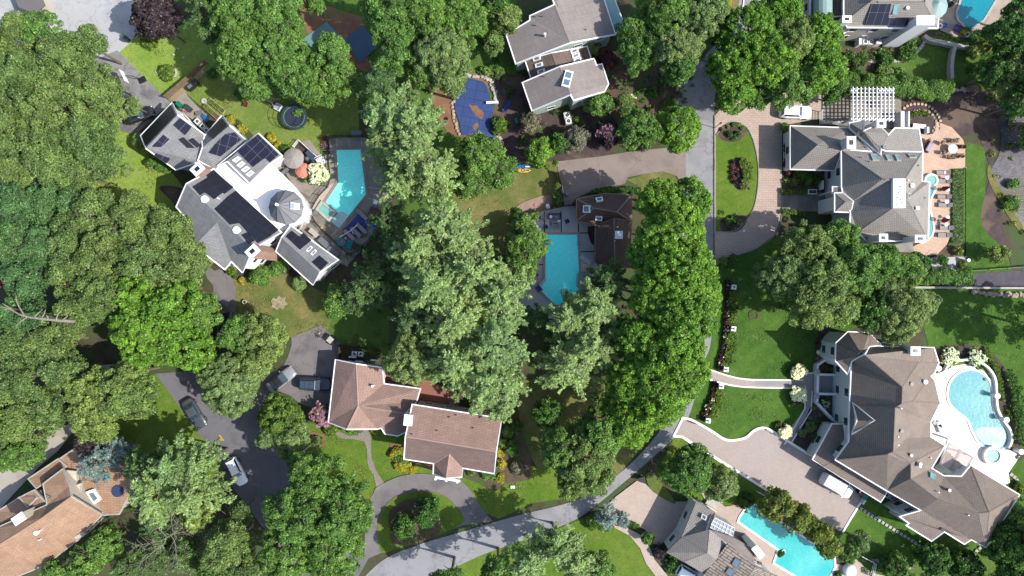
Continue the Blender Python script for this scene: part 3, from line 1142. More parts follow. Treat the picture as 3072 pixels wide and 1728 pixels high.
def window(par,c,d,nn,wd,z0,z1):
    a = c - d * wd / 2; b = c + d * wd / 2
    m = MB(); t = 0.08
    def q(p0,p1,za,zb,out):
        m.quadbox([(p0.x,p0.y,za),(p1.x,p1.y,za),(p1.x,p1.y,zb),(p0.x,p0.y,zb)],nn,out)
    q(a - d * t,a,z0 - t,z1 + t,0.06); q(b,b + d * t,z0 - t,z1 + t,0.06)
    q(a,b,z0 - t,z0,0.07); q(a,b,z1,z1 + t,0.05)
    f = m.build('window',M_white,par)
    MB().quadbox([(a.x,a.y,z0),(b.x,b.y,z0),(b.x,b.y,z1),(a.x,a.y,z1)],nn,0.025).build('pane',M_glass,f)
    return f

# ------------------------------------------------------------------ pools
def pool(name,label,pts,wm,cm,cw=0.35,sm=False,zc=0.10,steps=None,cat='swimming pool',zw=0.03):
    if sm: pts = smooth_pts(pts)
    P = [W(p[0],p[1]) for p in pts]
    if area2([(v.x,v.y) for v in P]) < 0: P = P[::-1];
    c = sum(P,Vector()) / len(P)
    o = root(name,label,cat,(c.x,c.y,0))
    p2 = [(v.x,v.y) for v in P]
    mk('water',[(x,y,zw) for x,y in p2],tess(p2),wm,o)
    n = len(P); V = []; Fc = []
    out = []
    for i in range(n):
        a = P[(i - 1) % n]; b = P[(i + 1) % n]
        d1 = (P[i] - a).normalized(); d2 = (b - P[i]).normalized()
        q = Vector((d1.y + d2.y,-d1.x - d2.x,0))
        q = q.normalized() if q.length > .01 else Vector((d1.y,-d1.x,0))
        k = max(.5,q.dot(Vector((d1.y,-d1.x,0))))
        out.append(P[i] + q * cw / k)
    for p,r in zip(P,out):
        V += [(p.x,p.y,-.15),(r.x,r.y,-.15),(r.x,r.y,zc),(p.x,p.y,zc)]
    for i in range(n):
        j = (i + 1) % n
        for k in range(4):
            m = (k + 1) % 4
            Fc.append((i * 4 + k,i * 4 + m,j * 4 + m,j * 4 + k))
    mk('coping',V,Fc,cm,o)
    for k,st in enumerate(steps or []):
        q = [W(p[0],p[1]) for p in st]
        MB().prism([(v.x,v.y) for v in q],0.0,zw + 0.008 + 0.004 * k).build('step',WT_shal,o)
    return o

# ------------------------------------------------------------------ vehicles
def loft(secs,mat,name,par,smooth=True):
    """secs: list of rings (equal length lists of points), closed at the ends"""
    n = len(secs[0]); V = []; Fc = []
    for r in secs: V += r
    for i in range(len(secs) - 1):
        for k in range(n):
            l = (k + 1) % n
            Fc.append((i * n + k,i * n + l,(i + 1) * n + l,(i + 1) * n + k))
    Fc += [tuple(range(n - 1,-1,-1)),tuple((len(secs) - 1) * n + k for k in range(n))]
    return mk(name,V,Fc,mat,par,local=True,smooth=smooth)

def paint(name,col,rough=0.18,metal=0.3):
    m,t,b = newmat(name)
    b.inputs['Base Color'].default_value = (*col,1)
    b.inputs['Roughness'].default_value = rough
    b.inputs['Metallic'].default_value = metal
    b.inputs['Coat Weight'].default_value = 0.15
    return m

PT_white = paint('white_car_paint',(0.78,0.79,0.80),0.25,0.0)
PT_black = paint('black_car_paint',(0.012,0.013,0.016),0.3,0.0)
PT_navy = paint('dark_blue_car_paint',(0.016,0.022,0.04),0.3,0.0)
PT_silver = paint('silver_car_paint',(0.20,0.21,0.22),0.35,0.2)
PT_grey = paint('grey_car_paint',(0.055,0.065,0.07),0.35,0.2)
M_lamp,_t,_b = newmat('headlight_lens')
_b.inputs['Base Color'].default_value = (0.7,0.72,0.74,1); _b.inputs['Roughness'].default_value = 0.08
M_tail = M('tail_lamp',(0.35,0.02,0.02),0.05,1,5,rough=0.2)

def car(name,label,cat,x,y,deg,L=4.7,Wd=1.85,Ht=1.5,style='sedan',body=None,roofm=None,h=1.0,group=None):
    """front points along +x turned by deg"""
    c = W(x,y,h)
    o = root(name,label,cat,(c.x,c.y,0),math.radians(deg),group)
    hw = Wd / 2; hl = L / 2
    belt = 0.92 if style != 'van' else 1.15
    if style == 'suv': belt = 1.05
    hood = belt - (0.05 if style != 'van' else 0.02)
    T = [(-1.0,.5,belt - .22),(-.97,.76,belt - .1),(-.9,.93,belt - .02),(-.6,1.0,belt),(0,1.0,belt),(.5,1.0,hood),(.75,.98,hood - .06),(.88,.88,hood - .12),(.96,.72,hood - .22),(1.0,.46,hood - .34)]
    secs = []
    for t,wf,zt in T:
        w_ = hw * wf; xx = hl * t
        secs.append([(xx,-w_ * .92,.24),(xx,-w_,.45),(xx,-w_,zt - .16),(xx,-w_ * .93,zt - .03),(xx,-w_ * .5,zt + .02),(xx,w_ * .5,zt + .02),(xx,w_ * .93,zt - .03),(xx,w_,zt - .16),(xx,w_,.45),(xx,w_ * .92,.24)])
    loft(secs,body,'body',o)
    if style == 'sedan':
        b0,b1,t0,t1 = -.72,.38,-.42,.06
    elif style == 'suv':
        b0,b1,t0,t1 = -.95,.36,-.86,.10
    else:
        b0,b1,t0,t1 = -.97,.62,-.94,.30
    wb,wt = hw * .9,hw * (.70 if style != 'van' else .84)
    zb = belt - .02
    lo = [(hl * b0,-wb,zb),(hl * b1,-wb * .9,zb),(hl * b1,wb * .9,zb),(hl * b0,wb,zb)]
    up = [(hl * t0,-wt,Ht - .07),(hl * t1,-wt,Ht - .05),(hl * t1,wt,Ht - .05),(hl * t0,wt,Ht - .07)]
    # cabin shell
    V = lo + up + [((hl * (t0 + .06)),-wt * .86,Ht),(hl * (t1 - .05),-wt * .86,Ht),(hl * (t1 - .05),wt * .86,Ht),(hl * (t0 + .06),wt * .86,Ht)]
    Fc = [(0,1,5,4),(1,2,6,5),(2,3,7,6),(3,0,4,7),(4,5,9,8),(5,6,10,9),(6,7,11,10),(7,4,8,11),(8,9,10,11)]
    mk('cabin',V,Fc,roofm or body,o,local=True)
    def glass(nm,q,k,lift=0.012):
        q = [Vector(p) for p in q]; cc = sum(q,Vector()) / 4
        q = [cc + (p - cc) * k for p in q]
        n = (q[1] - q[0]).cross(q[2] - q[1]).normalized()
        if n.dot(cc - Vector((0,0,.6))) < 0: n = -n
        MB().quadbox([p + n * .002 for p in q],n,lift).build(nm,M_glass,o,local=True)
    glass('windshield',[lo[1],lo[2],up[2],up[1]],.93)
    if style != 'van': glass('rear_window',[lo[0],lo[3],up[3],up[0]],.88)
    glass('side_window',[lo[0],lo[1],up[1],up[0]],.86)
    glass('side_window',[lo[3],lo[2],up[2],up[3]],.86)
    for sx in (-.62,.62):
        for sy in (-1,1):
            V = MB(); n = 16
            for rr,wd_,nm,mt in ((.34,.11,'wheel',M_rubber),(.2,.125,'rim',M_grey)):
                m = MB(); vv = []
                for k in range(n):
                    a = 2 * math.pi * k / n
                    vv.append((hl * sx + rr * math.cos(a),sy * (hw - .16),.34 + rr * math.sin(a)))
                for k in range(n):
                    a = 2 * math.pi * k / n
                    vv.append((hl * sx + rr * math.cos(a),sy * (hw - .16 + wd_ + .06),.34 + rr * math.sin(a)))
                m.add(vv,[(k,(k + 1) % n,n + (k + 1) % n,n + k) for k in range(n)] + [tuple(range(n)),tuple(range(n,2 * n))])
                if nm == 'wheel': wo = m.build(nm,mt,o,local=True)
                else: m.build(nm,mt,wo,local=True)
    for sy in (-1,1):
        MB().box((hl * (b1 - .1),sy * (hw + .1),belt + .06),(.14,.2,.13)).build('mirror',body,o,local=True)
        MB().box((hl * .93,sy * hw * .62,hood - .27),(.16,.26,.1),-sy * .5).build('headlight',M_lamp,o,local=True)
        MB().box((-hl * .955,sy * hw * .62,belt - .2),(.1,.3,.1),sy * .2).build('tail_light',M_tail,o,local=True)
    if style == 'suv':
        for sy in (-1,1):
            MB().tube([(hl * (t0 + .1),sy * wt * .9,Ht + .05),(hl * (t1 - .1),sy * wt * .9,Ht + .05)],.025).build('roof_rail',M_black,o,local=True)
        if roofm is None and body in (PT_navy,):
            for k in range(3):
                xx = hl * (t0 + .2 + .27 * k)
                MB().box((xx,0,Ht + .02),(hl * .24,wt * 1.5,.02)).build('roof_glass',M_glass,o,local=True)
    return o

# ------------------------------------------------------------------ furniture and yard things (local coordinates, front +x)
def lounger_proto(label,group,sling,frame,x,y,deg,cat='lounger'):
    c = W(x,y,.3)
    o = root('sun_lounger',label,cat,(c.x,c.y,0),math.radians(deg),group)
    m = MB()
    for sy in (-.32,.32): m.box((0,sy,.32),(1.95,.05,.05))
    m.box((.95,0,.32),(.05,.64,.05)).box((-.95,0,.32),(.05,.64,.05))
    m.build('frame',frame,o,local=True)
    for a in (-.75,.75):
        for b in (-.3,.3): MB().box((a,b,.15),(.05,.05,.31)).build('leg',frame,o,local=True)
    MB().box((.3,0,.37),(1.3,.58,.05)).build('seat',sling,o,local=True)
    MB().add([(-.35,-.29,.36),(-.35,.29,.36),(-.98,.29,.68),(-.98,-.29,.68),(-.35,-.29,.41),(-.35,.29,.41),(-.98,.29,.73),(-.98,-.29,.73)],
             [(3,2,1,0),(4,5,6,7),(0,1,5,4),(1,2,6,5),(2,3,7,6),(3,0,4,7)]).build('backrest',sling,o,local=True)
    return o

def chair_proto(label,group,fm,cm,x,y,deg,cat='chair'):
    c = W(x,y,.4)
    o = root('patio_chair',label,cat,(c.x,c.y,0),math.radians(deg),group)
    MB().box((0,0,.42),(.5,.5,.07)).build('seat',cm,o,local=True)
    MB().box((-.26,0,.68),(.06,.5,.5)).build('backrest',cm,o,local=True)
    for a in (-.22,.22):
        for b in (-.22,.22): MB().box((a,b,.2),(.04,.04,.4)).build('leg',fm,o,local=True)
    for b in (-.27,.27): MB().box((0,b,.62),(.5,.05,.04)).build('armrest',fm,o,local=True)
    return o

def round_table(label,x,y,r,top,fm,cat='table',name='round_table'):
    c = W(x,y,.7)
    o = root(name,label,cat,(c.x,c.y,0))
    MB().cyl((0,0),r,.70,.74,28).build('tabletop',top,o,local=True)
    MB().cyl((0,0),.05,.05,.7,10).cyl((0,0),r * .45,0,.05,16).build('pedestal',fm,o,local=True)
    return o

def umbrella(label,x,y,r,h,mat,n=8,base=True,tilt=0.0,pole=None):
    c = W(x,y,h)
    o = root('patio_umbrella',label,'umbrella',(c.x,c.y,0))
    V = [(0,0,h)]; Fc = []
    for ring_,(rr,zz) in enumerate(((.34,h - .14),(.68,h - .32),(1.0,h - .56))):
        for k in range(n * 2):
            a = math.pi * k / n + .3
            q = r * rr * (1.0 if k % 2 == 0 else .965)
            V.append((q * math.cos(a),q * math.sin(a),zz + (0 if k % 2 == 0 else -.02)))
    m = n * 2
    for k in range(m):
        l = (k + 1) % m
        Fc.append((0,1 + k,1 + l))
        for q in range(2):
            Fc.append((1 + q * m + k,1 + (q + 1) * m + k,1 + (q + 1) * m + l,1 + q * m + l))
    mk('canopy',V,Fc,mat,o,local=True)
    MB().cyl((0,0),.025,0,h + .08,8).build('pole',pole or M_grey,o,local=True)
    if base: MB().cyl((0,0),.28,0,.08,16).build('base',M_black,o,local=True)
    return o

def ac_unit(label,x,y,deg,group=None,s=.8,h=.8):
    c = W(x,y,h)
    o = root('air_conditioner',label,'air conditioner',(c.x,c.y,0),math.radians(deg),group)
    MB().box((0,0,h / 2),(s,s,h)).build('housing',M_cab,o,local=True)
    MB().ring((0,0),s * .3,s * .42,h + .004,h + .04,20).build('grille_ring',M_white,o,local=True)
    m = MB().cyl((0,0),s * .3,h + .002,h + .012,20)
    m.build('fan_well',M_black,o,local=True)
    f = MB()
    for k in range(3): f.box((math.cos(k * 2.09) * s * .14,math.sin(k * 2.09) * s * .14,h + .022),(s * .26,s * .1,.01),k * 2.09)
    f.cyl((0,0),s * .08,h + .014,h + .035,10)
    f.build('fan',M_grey,o,local=True)
    return o

M_cab = M('ac_cabinet',C(206,206,200),0.04,1,5,rough=0.5)

def bin_(label,x,y,deg,mat,lid=None,group=None,s=(.62,.75,1.05)):
    c = W(x,y,1.0)
    o = root('wheelie_bin',label,'bin',(c.x,c.y,0),math.radians(deg),group)
    hx,hy = s[0] / 2,s[1] / 2
    V = [(-hx * .78,-hy * .78,.05),(hx * .78,-hy * .78,.05),(hx * .78,hy * .78,.05),(-hx * .78,hy * .78,.05),(-hx,-hy,s[2]),(hx,-hy,s[2]),(hx,hy,s[2]),(-hx,hy,s[2])]
    MB().add(V,[(3,2,1,0),(4,5,6,7),(0,1,5,4),(1,2,6,5),(2,3,7,6),(3,0,4,7)]).build('body',mat,o,local=True)
    MB().box((.02,0,s[2] + .035),(s[0] + .06,s[1] + .05,.06)).box((-hx * .2,0,s[2] + .08),(s[0] * .5,s[1] * .8,.03)).build('lid',lid or mat,o,local=True)
    MB().tube([(-hx - .06,-hy * .7,s[2] - .02),(-hx - .06,hy * .7,s[2] - .02)],.02).build('handle',M_black,o,local=True)
    return o

def floaty(label,x,y,r,mat,kind='ring',deg=0,mat2=None,cat='pool float',name='pool_float'):
    c = W(x,y,.15)
    o = root(name,label,cat,(c.x,c.y,0.05),math.radians(deg))
    def torus(R_,rr,m):
        V = []; Fc = []; a_,b_ = 20,8
        for i in range(a_):
            for j in range(b_):
                u = 2 * math.pi * i / a_; v = 2 * math.pi * j / b_
                V.append(((R_ + rr * math.cos(v)) * math.cos(u),(R_ + rr * math.cos(v)) * math.sin(u),rr + rr * math.sin(v)))
        for i in range(a_):
            for j in range(b_):
                Fc.append((i * b_ + j,((i + 1) % a_) * b_ + j,((i + 1) % a_) * b_ + (j + 1) % b_,i * b_ + (j + 1) % b_))
        return mk('tube',V,Fc,m,o,local=True,smooth=True)
    if kind == 'ring':
        torus(r * .72,r * .28,mat)
        if mat2: MB().cyl((0,0),r * .45,.05,.1,16).build('seat',mat2,o,local=True)
    else:
        m = MB()
        for k in range(5): m.tube([(-r * .5 + k * r * .28,-r * .55,.12),(-r * .5 + k * r * .28,r * .55,.12)],r * .14,n=8)
        m.build('mattress',mat,o,local=True,smooth=True)
        MB().tube([(r * .85,-r * .5,.16),(r * .85,r * .5,.16)],r * .17,n=8).build('pillow',mat2 or mat,o,local=True,smooth=True)
    return o

def fence(pts,label,h=1.2,mat=None,sp=2.0,name='fence',cat='fence',rails=True,solid=True,wd=.05,pm=None):
    P = [W(p[0],p[1],0) for p in pts]
    c = P[0]
    o = root(name,label,cat,(c.x,c.y,0))
    m = MB()
    for a,b in zip(P[:-1],P[1:]):
        d = b - a; ln = d.length; ang = math.atan2(d.y,d.x); mid = (a + b) / 2
        if solid:
            m.box((mid.x,mid.y,h / 2 + .03),(ln,wd,h - .12),ang)
        else:
            for z in (.15,h * .55,h - .05): m.box((mid.x,mid.y,z),(ln,wd,.05),ang)
            k = int(ln / .14)
            for i in range(k):
                q = a + d * ((i + .5) / k); m.box((q.x,q.y,h / 2),(.02,.02,h - .1),ang)
        k = max(1,int(ln / sp))
        for i in range(k + 1):
            q = a + d * (i / k)
            MB().box((q.x,q.y,h / 2),(.1,.1,h + .1),ang).build('post',pm or mat,o)
    m.build('panel',mat,o)
    return o

def stones(pts,n,size,label,group,mat=None,name='stepping_stone',round_=False,sm=True):
    P = smooth_pts(pts,False,10) if sm else pts
    P = [W(p[0],p[1]) for p in P]
    acc = [0]
    for a,b in zip(P[:-1],P[1:]): acc.append(acc[-1] + (b - a).length)
    first = None
    for i in range(n):
        t = acc[-1] * i / (n - 1)
        k = max(j for j in range(len(acc)) if acc[j] <= t + 1e-6)
        k = min(k,len(P) - 2)
        u = (t - acc[k]) / max(1e-6,acc[k + 1] - acc[k])
        p = P[k] + (P[k + 1] - P[k]) * u
        d = P[k + 1] - P[k]; a = math.atan2(d.y,d.x)
        if first is None:
            m = MB()
            if round_: m.cyl((0,0),size / 2,0,.05,12)
            else: m.box((0,0,.03),(size,size,.06))
            first = m.build(name,mat or M_stone,None,local=True)
            tag(first,label,'stepping stone',group)
            o = first
        else:
            o = first.copy(); COL.objects.link(o)
        o.location = (p.x,p.y,0.0); o.rotation_euler = (0,0,a + (i % 3 - 1) * .06)

def boulder_row(pts,n,r,label,group,mat=None):
    rng = random.Random(n * 13 + int(r * 100))
    P = [W(p[0],p[1]) for p in smooth_pts(pts,False,8)]
    protos = []
    for k in range(4):
        V = []; Fc = []; a_,b_ = 8,5
        for j in range(b_):
            ph = math.pi * j / (b_ - 1)
            for i in range(a_):
                th = 2 * math.pi * i / a_
                q = 1 + rng.uniform(-.18,.18)
                V.append((q * math.sin(ph) * math.cos(th),q * math.sin(ph) * math.sin(th) * .8,.45 * q * math.cos(ph) + .2))
        for j in range(b_ - 1):
            for i in range(a_):
                Fc.append((j * a_ + i,(j + 1) * a_ + i,(j + 1) * a_ + (i + 1) % a_,j * a_ + (i + 1) % a_))
        me = bpy.data.meshes.new('boulder'); me.from_pydata(V,[],Fc); me.materials.append(mat or M_rock)
        protos.append(me)
    for i in range(n):
        t = (len(P) - 1) * i / (n - 1); k = min(int(t),len(P) - 2)
        p = P[k] + (P[k + 1] - P[k]) * (t - k)
        o = bpy.data.objects.new('boulder',protos[i % 4]); COL.objects.link(o)
        o.location = (p.x + rng.uniform(-.15,.15),p.y + rng.uniform(-.15,.15),0)
        s = r * rng.uniform(.7,1.25); o.scale = (s,s,s * .8); o.rotation_euler = (0,0,rng.uniform(0,6))
        tag(o,label,'boulder',group)

def undergrowth(polys,n,label,mat=None,seed=3,hmax=.7):
    """low weedy cover over frame polygons, one uncounted mass"""
    rng = np.random.default_rng(seed)
    L = []
    for poly in polys:
        xs = [p[0] for p in poly]; ys = [p[1] for p in poly]
        k = 0
        ar = abs(area2(poly)) / 2 / (FR[2] * 20) ** 2
        while k < n * ar:
            x = rng.uniform(min(xs),max(xs)); y = rng.uniform(min(ys),max(ys)); k += 1
            if not inside(poly,(x,y)): continue
            c = W(x,y); r = rng.uniform(.15,.55)
            L.append((c.x,c.y,rng.uniform(0,hmax) - r * .5,r))
    Q = lobe_leaves(rng,np.array(L),.11,.6)
    return tag(leaves_obj('undergrowth',*Q,mat or L_dbush),label,'undergrowth',kind='stuff')

# ================================================================== THE GROUND
_g = MB(); _g.add([(-900,-900,-0.17),(900,-900,-0.17),(900,900,-0.17),(-900,900,-0.17)],[(0,1,2,3)])
tag(_g.build('ground',M_floor),kind='structure')

M_beige = M('beige_paving',C(196,188,174),0.1,0.3,8,bump=0.2,patch=C(176,166,150),patch_scale=0.2)
F()
# lawns
S('lawn',[(560,-30),(1000,-30),(1300,-30),(1300,300),(1250,560),(1000,900),(1000,300),(880,250),(560,150)],G_shade,kind='structure')
S('lawn',[(290,138),(320,100),(380,70),(520,50),(640,90),(640,150),(430,256)],G_bright)
S('lawn',[(180,300),(300,300),(345,325),(460,470),(470,560),(545,660),(400,690),(100,560),(120,380)],G_bright)
S('lawn',[(462,230),(540,160),(800,130),(900,250),(905,350),(820,350),(800,420),(690,400),(600,300),(530,290)],G_yard)
fr(700,900)
S('lawn',[(-60,-330),(330,-330),(600,-200),(900,-60),(1040,100),(1040,430),(900,320),(840,250),(560,360),(-60,420)],G_dry)
S('lawn',[(980,60),(1500,60),(1500,560),(1030,430),(900,330)],G_shade)
F()
S('lawn',[(1150,440),(1250,420),(1405,400),(1410,520),(1300,545),(1270,640),(1150,640)],G_dry,sm=True)
S('lawn',[(1290,960),(1480,940),(1600,980),(1640,1100),(1560,1190),(1440,1260),(1380,1230),(1320,1120)],G_dry)
fr(800,1278)
S('lawn',[(360,-30),(700,-10),(1000,-10),(1350,60),(2250,380),(2900,400),(2900,700),(2576,745),(2240,900),(2090,830),(1900,540),(1600,470),(1250,500),(1040,660),(940,850),(400,900),(200,200)],G_rich)
F()
S('lawn',[(400,940),(470,1040),(545,1150),(560,1180),(530,1260),(300,1260),(200,1100),(280,960)],G_rich)
S('lawn',[(1160,1380),(1330,1360),(1480,1300),(1600,1350),(1680,1480),(1000,1480)],G_rich)
S('lawn',[(1797,630),(1960,590),(2200,600),(2300,740),(2090,860),(2080,920),(2020,1010),(2010,1080),(1960,1130),(1850,1120),(1735,1045),(1770,920)],G_mown)
S('lawn',[(2290,700),(2640,720),(2640,1500),(2070,1500),(2100,1380),(2160,1270),(2300,1200),(2340,880)],G_mown)
S('lawn',[(2120,130),(2330,90),(2640,80),(2640,300),(2440,260),(2100,200)],G_shade)
S('lawn',[(2430,355),(2480,370),(2480,480),(2510,580),(2540,650),(2550,690),(2425,690),(2420,420)],G_mown)
S('lawn',[(1698,1098),(1740,1110),(1960,1240),(2110,1340),(2080,1400),(1700,1230),(1650,1190)],G_rich)
S('lawn',[(1820,-30),(1840,-30),(1845,55),(1830,60)],M_mulch)
S('lawn',[(1836,-30),(1872,-30),(1868,20),(1845,58),(1835,60)],G_dry)

# beds and mulch
S('mulch_bed',[(2260,230),(2330,215),(2560,240),(2590,300),(2590,420),(2520,330),(2500,420),(2470,560),(2540,640),(2560,740),(2480,380),(2420,340),(2300,330)],M_dmulch,sm=True)
S('mulch_bed',[(1600,150),(1770,190),(1770,320),(1480,330),(1400,330),(1480,230)],M_mulch)
fr(1500,0)
S('mulch_bed',[(0,700),(240,740),(300,1060),(700,1100),(1100,1060),(1100,1560),(0,1560)],M_dmulch)
fr(800,0)
S('mulch_bed',[(280,30),(600,60),(920,160),(1000,700),(700,640),(400,360),(330,130)],M_redm)
S('mulch_bed',[(1600,900),(1850,700),(2130,690),(2190,760),(2150,900),(2160,1250),(2200,1380),(1880,1320),(1720,1240)],M_redm,sm=True)
fr(800,0)
S('patio',[(2150,720),(2420,760),(2440,1449),(2240,1449),(2180,1100),(2230,960)],M_dmulch)
F()
S('mulch_bed',[(400,470),(470,480),(520,560),(470,600),(440,520)],M_dmulch,sm=True)
S('mulch_bed',[(2120,120),(2200,95),(2330,80),(2310,120),(2220,145),(2130,140)],M_mulch,sm=True)
S('mulch_bed',[(2110,140),(2200,155),(2290,190),(2290,210),(2110,205)],M_mulch)
S('mulch_bed',[(2345,885),(2400,868),(2480,876),(2530,930),(2548,1010),(2566,1110),(2576,1150),(2552,1150),(2510,1000),(2440,900),(2360,930)],M_dmulch,sm=True)
S('mulch_bed',[(1850,1270),(1960,1290),(2130,1390),(2200,1440),(2220,1480),(2080,1440),(1900,1310)],M_dmulch)
S('mulch_bed',[(700,560),(730,560),(800,640),(860,660),(850,690),(780,715),(740,690),(640,690),(600,705),(560,680)],M_dmulch)
S('mulch_bed',[(2200,1460),(2120,1390),(2160,1380),(2400,1440),(2500,1370),(2560,1290),(2600,1320),(2600,1500),(2200,1500)],G_shade)

# pond to the right
fr(2272,400)
S('pond',[(2350,-200),(2700,-260),(2700,1000),(2560,900),(2420,700),(2330,520),(2270,350),(2340,200),(2360,0)],WT_pond,sm=True)
S('grass_bank',[(2240,300),(2300,420),(2420,660),(2560,880),(2600,1000),(2500,900),(2380,720),(2290,560),(2230,420)],G_dry,sm=True)
F()
S('mulch_bed',[(2330,695),(2425,690),(2550,682),(2640,676),(2640,727),(2330,727)],M('dark_gravel',C(98,92,104),0.2,1,8,bump=.5))

# roads
S('road',[(1865,-30,1),(1842,60),(1765,150),(1708,235),(1706,390),(1710,450),(1708,650),(1712,850),(1720,940),(1690,1035),(1640,1110),(1560,1190),(1450,1258),(1300,1298),(1150,1342),(1050,1372),(960,1412),(880,1490,1),(1020,1490,1),(1200,1402),(1330,1355),(1440,1312),(1500,1272),(1560,1222),(1610,1180),(1700,1097),(1738,1035),(1768,920),(1790,850),(1797,640),(1797,290),(1806,220),(1850,150),(1915,60),(1935,-30,1)],M_road,sm=True)
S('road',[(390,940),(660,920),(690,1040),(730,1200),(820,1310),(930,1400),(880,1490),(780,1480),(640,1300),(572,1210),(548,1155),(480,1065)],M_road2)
S('cul_de_sac',[(-40,-40),(352,-40),(352,60),(330,104),(298,132),(240,152),(150,150),(-40,100)],M_cul)
S('driveway',[(232,152),(294,126),(428,258),(345,335),(302,330),(300,260),(200,180)],M_olddrive)
fr(700,900)
S('driveway',[(560,362),(740,285),(840,240),(1030,420),(1030,560),(990,560),(930,1000),(920,1080),(800,1060),(640,1000),(540,920),(430,880),(300,900),(120,1100),(-100,900),(200,800),(480,640),(520,560),(560,440)],M_drive)
S('driveway',[(-130,-300),(0,-200),(10,100),(-20,300),(-190,200),(-200,-280)],M_drive)
F()
S('driveway',[(505,655),(550,690),(592,720),(592,760),(590,860),(550,860),(555,740),(520,700)],M_drive)
fr(1400,450)
S('driveway',[(870,110),(1300,60),(1600,10),(2120,-40),(2120,380),(2030,250),(1900,205),(1720,230),(1560,262),(1530,330),(1300,360),(1060,460),(1000,540),(930,530),(900,330)],M_tan)
S('lawn',[(1545,285),(1720,232),(1900,206),(2000,235),(2040,300),(2040,500),(1640,500),(1640,340)],G_dry)
S('mulch_bed',[(1200,440),(1250,400),(1540,320),(1660,330),(1660,450),(1330,430)],M_mulch)
fr(800,1278)
S('driveway',[(950,960),(1000,700),(1060,600),(1180,530),(1320,480),(1480,468),(1650,480),(1860,500),(1980,640),(2080,800),(2180,920),(1900,960),(1110,1225),(940,1300)],M_drive)
S('lawn',[(1105,1220),(1070,1040),(1090,880),(1150,770),(1260,680),(1400,640),(1600,640),(1740,690),(1840,790),(1895,870),(1897,930),(1700,1040),(1450,1130),(1250,1190)],G_rich,sm=True)
S('mulch_bed',[(1200,800),(1420,700),(1640,780),(1680,960),(1600,1080),(1240,1150),(1180,960)],M_mulch,sm=True)
S('path',[(655,70),(720,120),(850,130),(940,150),(965,220),(975,380),(1030,480),(1060,600),(1060,640),(1140,560),(1060,440),(1010,300),(1005,110),(970,20),(900,20),(880,90),(780,95),(700,50)],P_cob)
S('mulch_bed',[(410,60),(560,90),(550,200),(440,210),(400,150)],M_redm,sm=True)
S('mulch_bed',[(1190,170),(1330,180),(1340,320),(1640,370),(1620,440),(1460,360),(1380,430),(1240,400),(1190,290)],M_redm)
S('mulch_bed',[(1900,420),(2200,450),(2230,300),(2420,60),(2480,100),(2560,300),(2540,520),(2300,560),(2240,625),(2150,620),(2060,560),(1900,500)],M_mulch)

# gardens and paving on the right
F()
S('driveway',[(1799,290),(1850,232),(1960,225),(2100,225),(2110,290),(1985,312),(1968,330),(1968,480),(1966,545),(1950,590),(1905,625),(1850,645),(1799,668)],P_pink)
S('lawn',[(1801,340,1),(1815,325),(1835,308),(1865,312),(1885,330),(1902,380),(1908,440),(1900,510),(1880,550),(1850,580),(1801,582,1)],G_rich,sm=True)
fr(1500,0)
S('mulch_bed',[(2095,1290),(2140,1220),(2240,1180),(2340,1210),(2390,1270),(2320,1350),(2240,1370),(2150,1350)],M_dmulch,sm=True)
F()
S('mulch_bed',[(1838,405),(1870,398),(1886,430),(1882,470),(1858,478),(1838,450)],M_dmulch,sm=True)
S('mulch_bed',[(1812,555),(1850,540),(1880,550),(1860,580),(1820,582)],M_dmulch,sm=True)
fr(2272,400)
S('mulch_bed',[(240,350),(690,350),(810,520),(640,590),(240,590)],M_dmulch)
S('path',[(235,590),(740,560),(760,760),(235,745)],M_conc)
S('patio',[(1590,-60),(1720,-120),(1880,-60),(1990,60),(2010,130),(2010,335),(1870,340),(1872,980),(1830,1080),(1740,1170),(1560,1190),(1490,1100),(1640,1030),(1560,400)],P_peach)
S('patio',[(1100,1040),(1640,1040),(1500,1060),(1520,1150),(1120,1140)],M_conc)
S('lawn',[(1872,345),(1985,345),(1998,700),(2008,1190),(1860,1060)],G_shade)
S('mulch_bed',[(1740,1170),(1860,1060),(1920,1040),(2008,1080),(2008,1190),(1860,1200)],M_mulch)
S('patio',[(1680,1200),(2010,1190),(2010,1330),(1690,1330)],M_stone)
fr(2272,0)
S('patio',[(590,1080),(840,880),(920,850),(1310,840),(1395,900),(1390,1090),(1430,1090),(1430,1240),(600,1200)],M_conc)
S('patio',[(1740,80),(1860,0),(1900,-60),(2500,-60),(2420,60),(2330,190),(2230,330),(2100,380),(1900,350),(1770,290)],M('tan_deck',C(196,178,160),.16,.5,5,patch=C(150,140,136),patch_scale=.3))
S('mulch_bed',[(1440,1100),(1540,1050),(1660,1070),(1725,1150),(1720,1260),(1640,1300),(1440,1240)],M_dmulch,sm=True)

